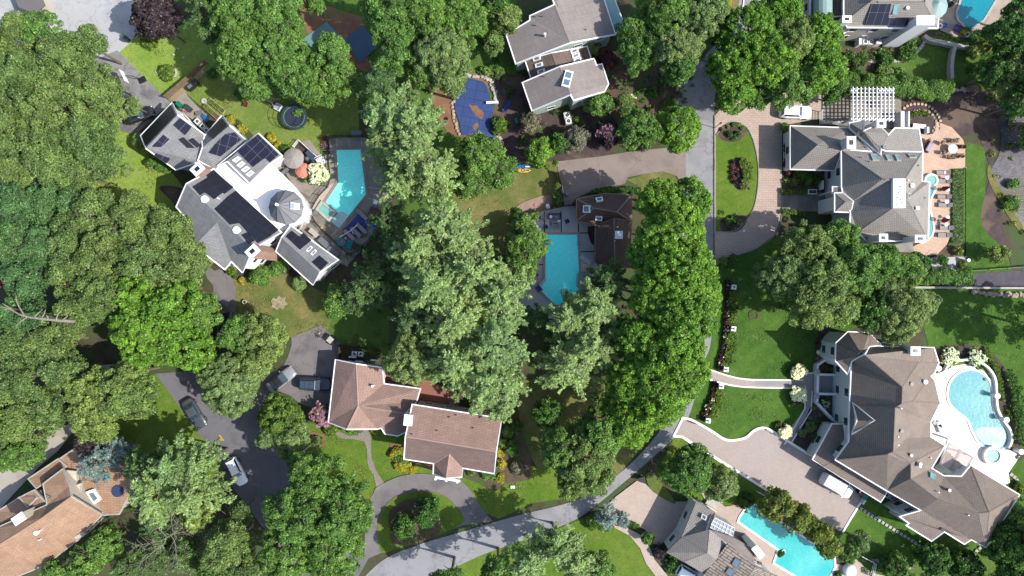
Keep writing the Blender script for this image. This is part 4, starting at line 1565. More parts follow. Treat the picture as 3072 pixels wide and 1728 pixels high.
# the big brown house: brick drive with pale edging
E_drive = [(1450,-5,1),(1640,-15),(1740,60),(1840,130),(1960,140),(2060,110),(2140,40),(2240,15),(2340,60),(2500,160),(2700,260),(3330,660),(3000,1400),(2900,1449),(2260,620),(1520,160),(1440,105),(1355,100,1)]
fr(1600,1278)
S('driveway',[(1445,-70,1),(1520,-30),(1640,0),(1740,60),(1840,125),(1930,138),(2050,112),(2140,40),(2230,18),(2330,62),(2480,160),(2700,290),(3180,600,1),(3180,720,1),(2985,1028,1),(2700,900,1),(2260,620,1),(1520,160),(1440,105),(1355,98,1)],P_dtan,sm=True)
F()
S('path',[(1768,925,1),(1860,953),(1960,957),(2020,957,1),(2020,975,1),(1960,975),(1850,970),(1762,947,1)],P_dtan,sm=True)
fr(2272,840)
S('path',[(445,900),(545,880),(545,920),(530,1250),(330,1590),(260,1640),(200,1590),(460,1240),(440,1020),(-20,1020),(-20,955),(440,960)],M_bluedeck)
S('patio',[(545,820),(860,760),(860,1500),(545,1200)],M_bluedeck)
S('mulch_bed',[(550,830),(650,750),(760,780),(840,900),(560,905)],M_dmulch)
S('mulch_bed',[(545,1100),(740,1105),(740,1365),(545,1175)],M_dmulch)
S('mulch_bed',[(500,1250),(540,1180),(730,1370),(600,1800),(380,1580)],M_dmulch)
S('mulch_bed',[(560,780),(580,520),(660,440),(760,500),(650,620),(650,740)],M_dmulch)
# white terrace round the lagoon pool
S('patio',[(1690,915),(1800,900),(1900,800),(2000,780),(2120,800),(2240,900),(2285,1000),(2290,1180),(2360,1330),(2430,1500),(2400,1620),(2540,1700),(2430,1860),(2440,1960),(2330,2000),(2000,1800),(1680,1520),(1700,1100)],M_kerb)
S('lawn',[(1780,880),(1840,830),(1940,790),(2040,785),(2140,815),(2220,880),(2262,950),(2240,945),(2190,880),(2110,830),(2010,812),(1900,830),(1820,880)],G_rich)
# ground of the solar house pool
fr(500,400)
S('patio',[(1560,60),(1640,42),(1900,38),(2060,90),(2100,420),(2190,560),(2150,800),(1990,1000),(1740,1285),(1640,1240),(1380,1000),(1250,900),(1250,560),(1100,300),(1300,80),(1380,60),(1500,220),(1580,200)],M_conc)
S('patio',[(1500,520),(1660,470),(1640,560),(1450,730),(1400,730)],M('painted_sun_coping',C(214,196,180),.08,.6,6))  # paler strip: sunlight on the pool edge put into the colour
# deck of the centre pool
fr(1400,450)
S('patio',[(545,640),(900,545),(1060,540),(1250,700),(1240,1080),(1310,1190),(1180,1400),(1000,1620),(560,1640),(350,1300),(560,1150),(700,900),(690,760),(650,700)],M_pdeck)
S('mulch_bed',[(1175,740),(1245,730),(1240,930),(1200,900),(1170,800)],M_dmulch)
S('sand_pit',[(460,580),(560,500),(780,430),(830,470),(800,560),(560,630)],M('bare_earth',C(176,150,130),.15,.8,6),sm=True)
# bottom house drive
fr(1600,1278)
S('driveway',[(680,800),(800,680),(1000,530),(1085,560),(1160,640),(1330,730),(1560,730),(1500,880),(1330,1160),(1160,1140),(1080,1000),(940,940),(770,960),(700,860)],P_tan)
S('path',[(770,960),(900,980),(1090,1080),(1170,1290),(1300,1449),(1180,1449),(1090,1330),(1030,1180),(930,1060),(790,985)],P_tan)
S('lawn',[(1095,455),(1180,480),(1370,730),(1310,730),(1165,640),(1105,560)],G_dry,sm=True)
S('patio',[(1620,640),(1720,660),(1850,780),(2080,740),(2220,900),(2800,1300),(3400,1449),(3200,1600),(2400,1600),(2100,1400),(1800,1200),(1700,800)],P_tan)
S('patio',[(2930,1449),(3100,1270),(3350,1500),(3200,1600),(2900,1600)],P_tan)
# courts behind the trees
fr(800,0)
S('sports_court',[(345,380),(575,210),(745,375),(540,560)],M_court)
S('sports_court',[(740,385),(925,245),(1090,430),(900,610)],M_court_shade)
fr(0,1278)
S('driveway',[(-60,480),(110,370),(330,150),(560,30),(760,-60),(700,60),(560,240),(370,400),(0,800),(-60,820)],M_beige)
fr(0,400)
S('driveway',[(-30,390),(70,400),(70,500),(-30,520)],M_drive)
fr(0,840)
S('driveway',[(950,820),(1400,800),(1400,1000),(950,1050)],M_cul)

# ------------------------------------------------------------------ kerbs and edgings
fr(1600,1278)
k_ = dict(kind='structure')
band('kerb',[(1640,0),(1740,60),(1840,125),(1930,138),(2050,112),(2140,40),(2230,18),(2330,62),(2480,160),(2690,290)],0.36,-0.16,0.04,M_kerb,sm=True,**k_)
band('kerb',[(1430,-75),(1520,-62),(1640,0)],0.34,-0.16,0.035,M_kerb,sm=True,**k_)
band('kerb',[(1445,-75),(1350,108)],0.30,-0.16,0.03,M_kerb,**k_)
band('kerb',[(1355,98),(1440,105),(1520,160),(2260,620),(2360,680)],0.38,-0.16,0.04,M_kerb,**k_)
band('kerb',[(3186,700),(2985,1030)],0.3,-0.16,0.04,M_kerb,**k_)
F()
band('kerb',[(1768,924),(1860,952),(1960,956),(2020,956)],0.22,-0.16,0.03,M_kerb,sm=True,**k_)
band('kerb',[(1762,948),(1850,971),(1960,976),(2020,976)],0.22,-0.16,0.03,M_kerb,sm=True,**k_)
band('kerb',[(1768,923),(1761,950)],0.22,-0.16,0.035,M_kerb,**k_)
fr(2272,840)
for q in ([(460,1020),(460,1240),(330,1470),(260,1590)],[(530,1070),(520,1260),(400,1450),(330,1570)],[(480,900),(540,900)],[(440,955),(440,970)]):
    band('kerb',q,0.15,-0.16,0.05,M_kerb,**k_)
F()
band('kerb',[(1797,290),(1797,660)],0.12,-0.16,0.03,M_olddrive,**k_)
band('kerb',[(1801,340),(1835,308),(1865,312),(1885,330),(1902,380),(1908,440),(1900,510),(1880,550),(1850,580),(1801,582)],0.12,-0.16,0.04,M_olddrive,sm=True,**k_)
band('kerb',[(1968,480),(1966,545),(1950,590),(1905,625),(1850,645),(1799,668)],0.12,-0.16,0.04,M_olddrive,sm=True,**k_)
band('kerb',[(1872,-30),(1868,20),(1845,58),(1838,64)],0.14,-0.16,0.06,M_kerb,sm=True,**k_)
fr(800,1278)
band('kerb',[(1040,650),(1060,600),(1180,530),(1320,480),(1480,466),(1640,476)],0.08,-0.16,0.0,M_olddrive,sm=True,**k_)
band('kerb',[(1070,1040),(1090,880),(1150,770),(1260,680),(1400,640),(1600,640),(1740,690),(1840,790),(1895,870)],0.08,-0.16,0.0,M_wood,sm=True,**k_)
# joints in the pool decks
fr(500,400)
for q in ([(1640,50),(1648,160)],[(1762,45),(1764,160)],[(1880,50),(1892,160)],[(1515,165),(1640,158)],[(1530,275),(1635,268)],[(1560,380),(1650,370)],[(1920,520),(2100,540)],[(1940,620),(2080,690)],[(1590,990),(1690,890)],[(1700,1100),(1745,1285)],[(1450,900),(1560,1040)]):
    band('deck_joint',q,0.10,-0.16,0.012,M_stone,**k_)
fr(1400,450)
for q in ([(750,600),(752,820)],[(912,590),(915,800)],[(1078,710),(1082,800)],[(1080,803),(1180,800)],[(1095,982),(1240,980)],[(1100,1180),(1310,1176)],[(690,805),(750,803)],[(700,1108),(756,1105)],[(1175,735),(1175,800)]):
    band('deck_joint',q,0.16,-0.16,0.014,M_dwood,**k_)

# ================================================================== HOUSES
# ---- solar house on the left
fr(0,0)
h1 = House('solar_house','large grey shingled house with many black solar panel arrays, white roof terrace and round turret',2000,1800)
h1.wing([[(1362,1310,4.0),(1410,1432,6.4),(1715,1110,6.4),(1660,998,4.0)],
         [(1410,1432,6.4),(1700,1640,4.0),(1925,1560,4.6),(1975,1302,4.4),(1715,1110,6.4)]],R_grey,M_stucco,M_white)
h1.panel([(1378,1318),(1414,1416),(1700,1116),(1656,1020)],M_solark)
h1.panel([(1740,1140),(1855,1225),(1790,1305),(1672,1208)])
h1.panel([(1580,1300),(1638,1345),(1500,1480),(1440,1440)])
h1.panel([(1560,1425),(1672,1500),(1610,1580),(1490,1500)])
h1.panel([(1775,1325),(1925,1465),(1875,1500),(1728,1345)],M_solark)
h1.panel([(1868,1332),(1938,1398),(1905,1430),(1822,1356)],M_solark)
h1.wing([[(2145,1118,4.2),(1952,1345,4.2),(1960,1420,5.4),(2217,1215,6.6)],
         [(2217,1215,6.6),(1960,1420,5.4),(1915,1548,5.0),(2080,1640,4.6),(2385,1362,4.4)]],R_grey,M_stucco,M_white)
h1.panel([(2150,1150),(2200,1215),(2070,1345),(2000,1290)],M_solark)
h1.panel([(2225,1235),(2335,1345),(2130,1510),(2020,1475)])
fr(500,400)
h1.wing([[(888,2,6.2),(785,80,5.4),(500,305,5.0),(585,268,5.6)],[(888,2,6.2),(585,268,5.6),(800,482,5.0),(985,300,5.2),(1112,214,5.2)]],R_grey,M_stucco,M_white)
h1.panel([(885,10),(1085,205),(1000,280),(955,235),(835,325),(690,180)])
for cx,cy in ((678,252),(720,300),(765,345),(808,388)):
    h1.skylight([(cx - 45,cy + 8),(cx + 10,cy - 32),(cx + 45,cy - 8),(cx - 8,cy + 32)],gm=M('skylight_pale',C(196,206,206),.03,1,5,rough=.2) if cx == 678 else bpy.data.materials['skylight_pale'])
# flat white terrace
_w = h1.wing([[(455,345,4.2),(590,270,4.2),(800,480,4.2),(985,300,4.2),(1110,395,4.2),(1240,530,4.2),(1310,620,4.2),(1362,740,4.2),(1310,860,4.2),(1190,905,4.2),(1100,955,4.2)]],M_wdeck,M_stucco,M_white,wins=True)
# big block
h1.wing([[(190,490,9.4),(830,1120,9.4),(1105,955,6.6),(455,345,6.6)],
         [(190,490,9.4),(95,712,7.0),(190,820,7.0),(490,858,8.9),(830,1120,9.4)],
         [(190,820,7.0),(125,892,6.4),(270,1085,8.0),(490,858,8.9)],
         [(490,858,8.9),(270,1085,8.0),(560,1312,6.4),(625,1235,6.8)],
         [(490,858,8.9),(625,1235,6.8),(730,1340,6.4),(830,1120,9.4)]],R_grey,M_stucco,M_white)
h1.panel([(455,360),(645,525),(560,588),(540,578),(455,640),(370,575),(320,602),(248,520),(398,430),(385,410)],M_solark)
h1.panel([(668,560),(1080,935),(990,1005),(880,1065),(700,870),(610,885),(460,735),(510,690),(595,610)],M_solark)
h1.panel([(780,960),(850,1040),(795,1070),(722,985)],M_solark)
h1.vent(378,640,.42,.35,M_white,'roof_fan'); h1.vent(684,936,.42,.35,M_white,'roof_fan')
h1.vent(510,632,.09,.7,M_white)
h1.wing([[(1110,1010,6.6),(1475,1345,6.6),(1655,1222,5.0),(1200,893,5.0)],
         [(1110,1010,6.6),(1058,1140,4.6),(1410,1460,4.6),(1475,1345,6.6)]],R_grey,M_stucco,M_white)
h1.panel([(1210,945),(1285,1005),(1320,965),(1398,1035),(1285,1128),(1148,1000)],M_solark)
h1.panel([(1475,1182),(1560,1255),(1490,1325),(1403,1248)],M_solark)
h1.skylight([(1345,1135),(1392,1090),(1412,1108),(1365,1152)]); h1.skylight([(1388,1168),(1432,1125),(1452,1140),(1408,1185)])
h1.chimney(300,345,1.5,1.1,9.2,M_brickw,.75,base=3)
h1.chimney(832,1140,1.5,1.1,11.2,M_brickw,.75)
# turret
_c = W(1158,716,6.0); _a = 12
_m = MB(); _V = [(_c.x - .2,_c.y,9.4)] + [(_c.x + 2.45 * math.cos(2 * math.pi * k / _a),_c.y + 2.45 * math.sin(2 * math.pi * k / _a),6.3) for k in range(_a)] + [(_c.x + 2.45 * math.cos(2 * math.pi * k / _a),_c.y + 2.45 * math.sin(2 * math.pi * k / _a),6.1) for k in range(_a)]
_t = mk('turret_roof',_V,[(0,1 + k,1 + (k + 1) % _a) for k in range(_a)] + [(1 + k,13 + k,13 + (k + 1) % _a,1 + (k + 1) % _a) for k in range(_a)] + [tuple(range(24,12,-1))],M('turret_slate',C(148,150,154),.1,.8,10),h1.o)
for k in range(_a):
    a = 2 * math.pi * k / _a
    _m.tube([(_c.x - .2,_c.y,9.42),(_c.x + 2.45 * math.cos(a),_c.y + 2.45 * math.sin(a),6.33)],.035,n=5)
_m.build('seam',M('turret_seam',C(96,100,106),.05,1,5),_t)
MB().cyl((_c.x - .2,_c.y),.22,9.2,9.6,12).build('finial',M_white,_t)
MB().cyl((_c.x,_c.y),2.2,3.9,6.1,12).build('turret_wall',M_stucco,h1.o)
_q = [(_c.x + 1.1,_c.y - .45,8.0),(_c.x + 2.0,_c.y - .45,6.95),(_c.x + 2.0,_c.y + .45,6.95),(_c.x + 1.1,_c.y + .45,8.0)]
_f = MB().quadbox(_q,Vector((.76,0,.65)),.2).build('skylight',M_white,h1.o)
MB().quadbox([(_c.x + 1.2,_c.y - .35,8.08),(_c.x + 2.05,_c.y - .35,7.06),(_c.x + 2.05,_c.y + .35,7.06),(_c.x + 1.2,_c.y + .35,8.08)],Vector((.76,0,.65)),.08).build('pane',M_aqua,_f)
# low walls of the curved terrace

# ---- grey house at the top centre
fr(1500,0)
h2 = House('grey_house','grey-roofed house of three stepped gables with white skylights, top centre',500,500)
h2.wing([[(62,335,4.8),(152,612,4.8),(675,412,7.6),(530,45,7.6),(290,155,6.2),(290,198,6.2)],
         [(530,45,7.6),(675,412,7.6),(1112,330,5.2),(965,-130,5.2),(485,-70,7.6)]],R_taupe,M_gstucco,M_white)
h2.wing([[(245,585,3.4),(300,755,3.4),(560,690,5.0),(500,512,5.0)],[(500,512,5.0),(560,690,5.0),(880,568,3.6),(840,450,3.6)]],R_brownd,M_gstucco,M_white,wins=False)
h2.wing([[(218,800,4.8),(310,1066,4.8),(682,912,7.2),(578,645,7.2)],
         [(578,645,7.2),(682,912,7.2),(712,968,7.0),(1010,882,5.0),(1047,812,5.0),(985,620,5.0),(930,632,5.2),(908,568,5.2)]],R_taupe,M_gstucco,M_white)
h2.wing([[(1112,330,3.0),(965,-60,3.0),(1085,-60,2.6),(1195,225,2.6)]],M_aqua,M_gstucco,M_white,wins=False)
for cx,cy in ((357,566),(379,628),(400,690),(716,495),(731,540),(746,584)):
    h2.skylight([(cx - 40,cy - 8),(cx + 32,cy - 30),(cx + 40,cy + 8),(cx - 32,cy + 30)],fw=.16)
_q = h2.hit(650,770)[0]
_f = MB().box((_q.x,_q.y,_q.z),(1.15,2.3,1.0),-.27).build('roof_lantern',M_white,h2.o)
for s in (-.5,.5): MB().box((_q.x + s * .25,_q.y + s,_q.z + .52),(.8,.8,.06),-.27).build('pane',M_skyglass,_f)
for x,y in ((410,160),(345,248),(830,290),(430,742),(340,163)): h2.vent(x,y,.07,.45)
h2.vent(432,350,.14,.9,M_white)

# ---- house in the top right corner
fr(2272,0)
h3 = House('tan_roof_house','white-walled house with tan tile roof and small solar array beside the top right pool',1300,200)
h3.wing([[(836,-200,6.2),(836,215,6.2),(1120,-5,8.6),(1120,-200,8.6)],
         [(1120,-5,8.6),(836,215,6.2),(870,262,6.2),(1742,270,6.2),(1600,-5,8.6)],
         [(1600,-5,8.6),(1742,270,6.2),(1775,-200,6.2),(1600,-200,8.6)]],R_tile,M_cstucco,M_white)
h3.wing([[(515,-150,3.8),(515,160,3.8),(640,170,4.6),(835,150,5.0),(835,-150,5.0)]],R_brownd,M_cstucco,M_white)
h3.wing([[(740,270,3.4),(870,215,3.4),(870,300,3.4),(800,340,3.4)]],R_tile,M_cstucco,M_white,wins=False)
h3.panel([(1092,35),(1290,35),(1262,172),(1462,176),(1458,245),(1042,238)])
h3.skylight([(1318,40),(1368,40),(1348,138),(1300,136)],gm=M_aqua,fm=M_aqua)
h3.vent(1440,85,.2,.35,M_dome,'roof_fan'); h3.vent(1160,25,.12,.3)
h3.chimney(1622,200,2.3,1.1,8.8,M_white,0,flue=False)
h3.chimney(863,188,1.1,.8,7.4,M_stucco,0)
_c = W(630,90,4.6)
_V = []; _Fc = []
for i in range(9):
    a = math.pi * i / 8
    for yy in (-1.8,1.8): _V.append((_c.x + 1.3 * math.cos(a),_c.y + yy,4.6 + 1.3 * math.sin(a)))
for i in range(8): _Fc.append((2 * i,2 * i + 2,2 * i + 3,2 * i + 1))
mk('vaulted_canopy',_V,_Fc + [tuple(range(0,18,2)),tuple(range(17,0,-2))],M('copper_green',C(160,190,184),.05,1,5,rough=.5),h3.o)
_c = W(1715,50,6.6); _V = [(_c.x,_c.y,7.6)] + [(_c.x + 1.9 * math.cos(math.pi * k / 6),_c.y + 1.9 * math.sin(math.pi * k / 6),6.5) for k in range(12)]
mk('bay_dome',_V,[(0,1 + k,1 + (k + 1) % 12) for k in range(12)] + [tuple(range(12,0,-1))],bpy.data.materials['copper_green'],h3.o)
MB().cyl((_c.x,_c.y),1.7,-.2,6.5,12).build('bay_wall',M_cstucco,h3.o)

# ---- grey tiled house with the curved drive
fr(2272,400)
h4 = House('tiled_house','sprawling grey concrete-tile house with skylights between the curved paver drive and the lounger terrace',1200,500)
h4.wing([[(320,-70,3.4),(320,345,3.4),(583,110,6.3)],
         [(320,-70,3.4),(583,110,6.3),(820,150,6.3),(1100,175,6.3),(900,-52,4.0)],
         [(320,345,3.4),(745,357,3.4),(820,150,6.3),(583,110,6.3)]],R_tile,M_stucco,M_white)
h4.wing([[(895,-100,5.0),(895,-52,4.8),(1190,205,6.8),(1195,150,6.9),(1025,-20,6.4),(1020,-125,5.2)],
         [(1025,-20,6.4),(1195,150,6.9),(1240,170,6.9),(1600,182,4.9),(1560,-45,4.9),(1330,-50,5.6),(1265,20,6.3),(1255,0,6.2),(1170,-85,5.2)]],R_tile,M_stucco,M_white)
h4.wing([[(812,162,6.0),(815,520,6.0),(825,580,6.0),(925,655,6.5),(1213,440,9.8)],
         [(812,162,6.0),(1213,440,9.8),(1430,440,9.8),(1597,182,6.0)],
         [(1213,440,9.8),(925,655,6.5),(853,662,6.4),(900,758,6.2),(1308,455,9.8)],
         [(1308,455,9.8),(900,758,6.2),(895,890,6.0),(975,952,6.0),(1305,725,9.8)],
         [(1305,725,9.8),(975,952,6.0),(1060,1045,5.8),(1648,1030,6.0),(1495,715,9.8)],
         [(1495,715,9.8),(1648,1030,6.0),(1662,472,6.0),(1590,466,6.1),(1440,640,9.8)],
         [(1430,440,9.8),(1440,640,9.8),(1590,466,6.1),(1597,182,6.0)],
         [(1213,440,9.8),(1308,455,9.8),(1305,725,9.8),(1495,715,9.8),(1440,640,9.8),(1430,440,9.8)]],R_tile,M_stucco,M_white)
h4.wing([[(748,578,6.0),(852,662,6.9),(748,757,6.0)],[(748,578,6.0),(825,575,6.1),(925,655,6.9),(852,662,6.9)],[(748,757,6.0),(852,662,6.9),(925,655,6.9),(900,762,6.1)]],R_tile,M_stucco,M_white,wins=False)
h4.wing([[(728,518,5.4),(728,578,5.4),(825,580,5.9),(815,518,5.9)]],R_tile,M_stucco,M_white,wins=False)
_p0 = W(1368,580,10.1)
_f = MB().box((_p0.x,_p0.y,9.95),(1.62,3.95,.5)).build('flat_roof_well',M_wdeck,h4.o)
for dx,dy in ((-.3,-.6),(.2,-.9),(-.1,.1),(.35,-1.3),(-.4,-1.5),(.1,.9)):
    MB().cyl((_p0.x + dx,_p0.y + dy),.12,10.2,10.26,7).build('roof_debris',M_grey,_f)
for q in ([(1088,205),(1150,208),(1178,268),(1112,266)],[(1232,215),(1275,217),(1300,266),(1255,264)],[(1322,215),(1362,217),(1390,270),(1346,268)],[(1448,206),(1515,208),(1538,240),(1470,238)],[(1440,580),(1470,580),(1470,630),(1440,628)]):
    h4.skylight(q,fm=M_stone,gm=M_aqua if q[0][0] < 1400 else M_skyglass,fw=.1)
for x,y in ((1000,236),(1075,272),(1550,312),(1610,625)): h4.vent(x,y,.07,.4)
h4.vent(1215,140,.22,.35,M_grey,'roof_fan'); h4.vent(1535,725,.22,.35,M_dome,'roof_fan'); h4.vent(1480,510,.25,.5,M_dome,'dish'); h4.vent(1450,455,.1,.3,M_dome)
h4.chimney(905,90,1.05,1.5,8.0,M_stucco,0)
h4.chimney(1215,1010,1.0,.9,9.0,M_stucco,0); h4.chimney(1572,1018,1.3,.8,9.0,M_stucco,0)
fr(2272,0)
h4.chimney(1195,1195,1.1,.9,6.6,M_white,0)

# ---- big brown house bottom right
fr(2272,840)
h5 = House('brown_house','huge brown-roofed house with white trim beside the white lagoon pool terrace',1400,1500)
h5.wing([[(875,502,6.0),(1082,508,6.0),(1088,640,7.2),(1010,725,9.0)],
         [(1082,508,6.0),(1198,632,6.0),(1088,640,7.2)],
         [(875,502,6.0),(762,608,6.0),(1010,725,9.0)],
         [(762,608,6.0),(757,782,6.0),(1010,725,9.0)],
         [(757,782,6.0),(866,902,6.0),(912,785,7.0),(1010,725,9.0)]],R_brown,M_stucco,M_white)
h5.wing([[(1088,640,6.2),(1705,655,6.0),(1752,800,6.0),(1562,790,7.2),(1402,1030,10.5),(1042,724,10.3)],
         [(912,785,6.2),(1042,724,10.3),(1402,1030,10.5),(1396,1190,10.5),(1330,1235,10.3),(1312,1662,10.3),(1258,1685,10.3),(757,1738,6.0),(886,1560,6.0),(893,1208,6.0)],
         [(1402,1030,10.5),(1562,790,7.2),(1672,930,6.4),(1500,1172,9.9),(1396,1190,10.5)],
         [(1562,790,7.2),(1752,800,6.0),(1712,900,6.0),(1672,930,6.4)],
         [(1672,930,6.4),(1712,965,6.0),(1765,1190,6.0),(1500,1172,9.9)],
         [(1500,1172,9.9),(1765,1190,6.0),(1676,1368,6.0),(1600,1345,6.8)],
         [(1396,1190,10.5),(1500,1172,9.9),(1600,1345,6.8),(1676,1368,6.0),(1676,1518,6.0),(1440,1530,8.0),(1312,1662,10.3),(1330,1235,10.3)],
         [(1440,1530,8.0),(1676,1518,6.0),(1812,1602,6.0),(1480,1770,9.9),(1312,1662,10.3)],
         [(1480,1770,9.9),(1812,1602,6.0),(1682,1818,6.0),(1480,1920,9.5)],
         [(757,1738,6.0),(1258,1685,10.3),(1252,2035,6.0)],
         [(1258,1685,10.3),(1312,1662,10.3),(1480,1770,9.9),(1480,1920,9.5),(1742,2118,9.5),(1585,2225,6.4),(1252,2035,6.0)],
         [(1480,1920,9.5),(1682,1818,6.0),(1800,1892,6.0),(1972,1898,6.4),(2140,2255,9.5),(1742,2118,9.5)],
         [(1972,1898,6.4),(2062,1790,5.8),(2240,2242,9.5),(2140,2255,9.5)],
         [(2062,1790,5.8),(2530,2075,5.6),(2240,2242,9.5)],
         [(2530,2075,5.6),(2205,2580,5.6),(2240,2242,9.5)],
         [(1742,2118,9.5),(2140,2255,9.5),(2240,2242,9.5),(2205,2580,5.6),(2068,2505,5.6),(2000,2550,5.4),(1806,2430,6.2),(1682,2520,5.4),(1440,2370,5.6),(1468,2350,5.7),(1378,2285,5.8),(1585,2225,6.4)]],
        R_brown,M_stucco,M_white)
h5.wing([[(928,1198,6.4),(1132,1357,9.5),(966,1355,8.0)],[(966,1355,8.0),(1132,1357,9.5),(918,1478,6.4)]],R_brown,M_stucco,M_white,wins=False)
h5.wing([[(722,1392,3.6),(828,1392,3.6),(848,1520,3.9),(757,1745,3.9),(640,1800,3.7),(535,1732,3.5)],[(535,1732,3.5),(640,1800,3.7),(757,1745,3.9),(1252,2048,3.9),(1190,2142,3.5)]],R_brown,M_stucco,M_white)
h5.skylight([(1150,730),(1202,730),(1215,788),(1168,788)],fm=M_stone);
for q in ([(1665,1858),(1718,1885),(1708,1935),(1662,1910)],): h5.skylight(q,fm=M_aqua,gm=M_aqua)
h5.vent(1478,1002,.22,.4,M_black,'roof_fan'); h5.vent(1606,980,.25,.5,M_dome,'roof_fan'); h5.vent(1382,1455,.2,.4,M_black,'roof_fan')
h5.vent(1475,1688,.2,.35,M_grey,'roof_fan'); h5.vent(1552,1768,.17,.6,M_dome); h5.vent(1548,1788,.17,.6,M_dome); h5.vent(1842,2025,.2,.35,M_grey,'roof_fan')
for x,y in ((1380,1238),(1665,1715),(1740,2045),(2025,2265),(1350,1510),(1352,1590)): h5.vent(x,y,.08,.4,M_dome)
h5.chimney(1525,685,1.15,1.0,8.6,M_stucco,0)
# raised white trims seen along the roof steps
# porch wall and pergola
_c = W(1912,1715,3.6)
fr(2660,1240,6.25)
_pg = root('wooden_pergola','pale pink slatted pergola set into the corner of the brown roof above the terrace','pergola',W(1350,850,0))
def _bar(m,x0,y0,x1,y1,z,t=.09,hh=.16):
    a,b = W(x0,y0,z),W(x1,y1,z)
    d = b - a; m.box(((a.x + b.x) / 2,(a.y + b.y) / 2,z),(d.length,t,hh),math.atan2(d.y,d.x))
_m = MB(); _bar(_m,1160,480,1020,940,3.9,.28,.3); _bar(_m,1400,660,1180,1050,3.9,.32,.3); _bar(_m,1640,820,1400,1190,3.9,.22,.3); _bar(_m,1170,540,1640,820,3.9,.12,.25); _bar(_m,1000,935,1400,1190,3.9,.2,.3)
_m.build('beam',M_white,_pg)
_m = MB()
M_slat = M('pink_slats',C(222,192,186),.06,1,5)
for k in range(19):
    t = k / 18
    ax,ay = 1170 - 150 * t,560 + 380 * t
    bx,by = 1630 - 210 * t,830 + 340 * t
    if k in (15,16,17,18):
        bx,by = ax + (bx - ax) * .62,ay + (by - ay) * .62
    a,b = W(ax,ay,4.1),W(bx,by,4.1); d = b - a
    _m.box(((a.x + b.x) / 2,(a.y + b.y) / 2,4.12),(d.length,.11,.08),math.atan2(d.y,d.x))
_m.build('slats',M_slat,_pg)
for x,y in ((1160,480),(1640,820)):
    p = W(x,y,0); q = W(x,y,3.8)
    MB().box((q.x,q.y,1.8),(.22,.22,3.9)).build('post',M_white,_pg)

# ---- grey house at the bottom
fr(1600,1278)
h6 = House('shake_house','grey-beige shake-roofed house with glass conservatory at the bottom edge, left of the tree-shaded pool',1700,1200)
h6.wing([[(1575,728,4.2),(1432,1075,4.6),(1680,1225,6.6),(1702,1000,6.0),(1757,836,4.8)],
         [(1432,1075,4.6),(1282,1222,4.0),(1460,1312,4.8),(1680,1225,6.6)],
         [(1460,1312,4.8),(1282,1222,4.0),(1650,1430,4.0),(1762,1292,5.6),(1680,1225,6.6)],
         [(1702,1000,6.0),(1680,1225,6.6),(1762,1292,5.6),(1875,1132,5.0)]],R_tile,M_stucco,None)
h6.wing([[(1702,1000,4.2),(1878,1132,4.6),(2145,1362,4.6),(2130,1190,4.0),(1930,1075,4.0)]],R_taupe,M_stucco,None)
h6.wing([[(1880,1135,6.2),(1650,1430,4.4),(1600,1560,4.2),(1980,1600,4.4),(2147,1362,6.2)],
         [(2147,1362,6.2),(1980,1600,4.4),(2300,1600,4.0),(2360,1449,4.2)]],R_plank,M_stucco,None)
h6.skylight([(1632,845),(1680,870),(1665,915),(1618,890)])
h6.skylight([(1948,1268),(2012,1305),(1968,1378),(1915,1330)],fm=M_grey); h6.skylight([(1888,1358),(1958,1395),(1915,1460),(1852,1412)],fm=M_grey)
# conservatory
_q = [W(1752,885,3.4),W(1942,985,3.4),W(1915,1100,3.0),W(1700,975,3.0)]
_cv = MB().prism([(v.x,v.y) for v in _q],-.2,3.0).build('conservatory_wall',M_aqua,h6.o)
_m = MB(); n = Vector((0,0,1))
for k in range(7):
    a = _q[0].lerp(_q[1],k / 6); b = _q[3].lerp(_q[2],k / 6)
    _m.tube([a + n * .05,b + n * .05],.06,n=4)
for k in range(4):
    a = _q[0].lerp(_q[3],k / 3); b = _q[1].lerp(_q[2],k / 3)
    _m.tube([a + n * .05,b + n * .05],.06,n=4)
_m.build('glazing_bar',M_white,h6.o)
MB().quadbox([v - n * .02 for v in _q[::-1]],n,.04).build('glass_roof',M('conservatory_glass',C(190,204,214),.1,1.4,4,rough=.15),h6.o)
h6.chimney(2170,1215,1.7,.8,4.8,M_white,-.9,flue=False)

# ---- centre-bottom rose house
fr(700,900)
h7 = House('rose_roof_house','house with faded rose-brown shingle roof and gabled white portico above the crescent drive',1600,1200)
h7.wing([[(988,578,3.6),(920,1180,3.6),(1095,1248,5.6),(1205,1022,5.6),(1186,618,5.6)],
         [(1186,618,5.6),(1205,1022,5.6),(1455,810,3.8),(1440,655,3.8)],
         [(1205,1022,5.6),(1095,1248,5.6),(1388,1246,3.8)],
         [(1205,1022,5.6),(1660,1095,5.4),(1768,985,4.0),(1806,858,3.7),(1455,810,3.8)],
         [(1205,1022,5.6),(1388,1246,3.8),(1430,1235,3.8),(1465,1292,3.6),(1588,1312,3.6),(1665,1275,3.8),(1725,1180,4.0),(1660,1095,5.4)]],R_rose,M_cstucco,M_white)
h7.vent(1355,825,.16,.8,M_dome)
h7.chimney(1690,1160,1.0,1.35,7.6,M_white,-.1,flue=False)
fr(800,1278)
h7.wing([[(1408,-207,6.0),(1342,103,7.8),(2218,248,7.8),(2270,-72,6.0)],
         [(1342,103,7.8),(1330,318,5.8),(1615,362,5.8),(1765,268,6.8),(1893,405,5.8),(2196,458,5.8),(2218,248,7.8)],
         [(1615,362,5.8),(1612,460,4.9),(1733,505,6.6),(1765,268,6.8)],
         [(1765,268,6.8),(1733,505,6.6),(1882,490,4.9),(1893,405,5.8)]],R_rose,M_cstucco,M_white,alt=(R_rosedk,(1,2)))  # south slope and left portico face take the darker rose shingles
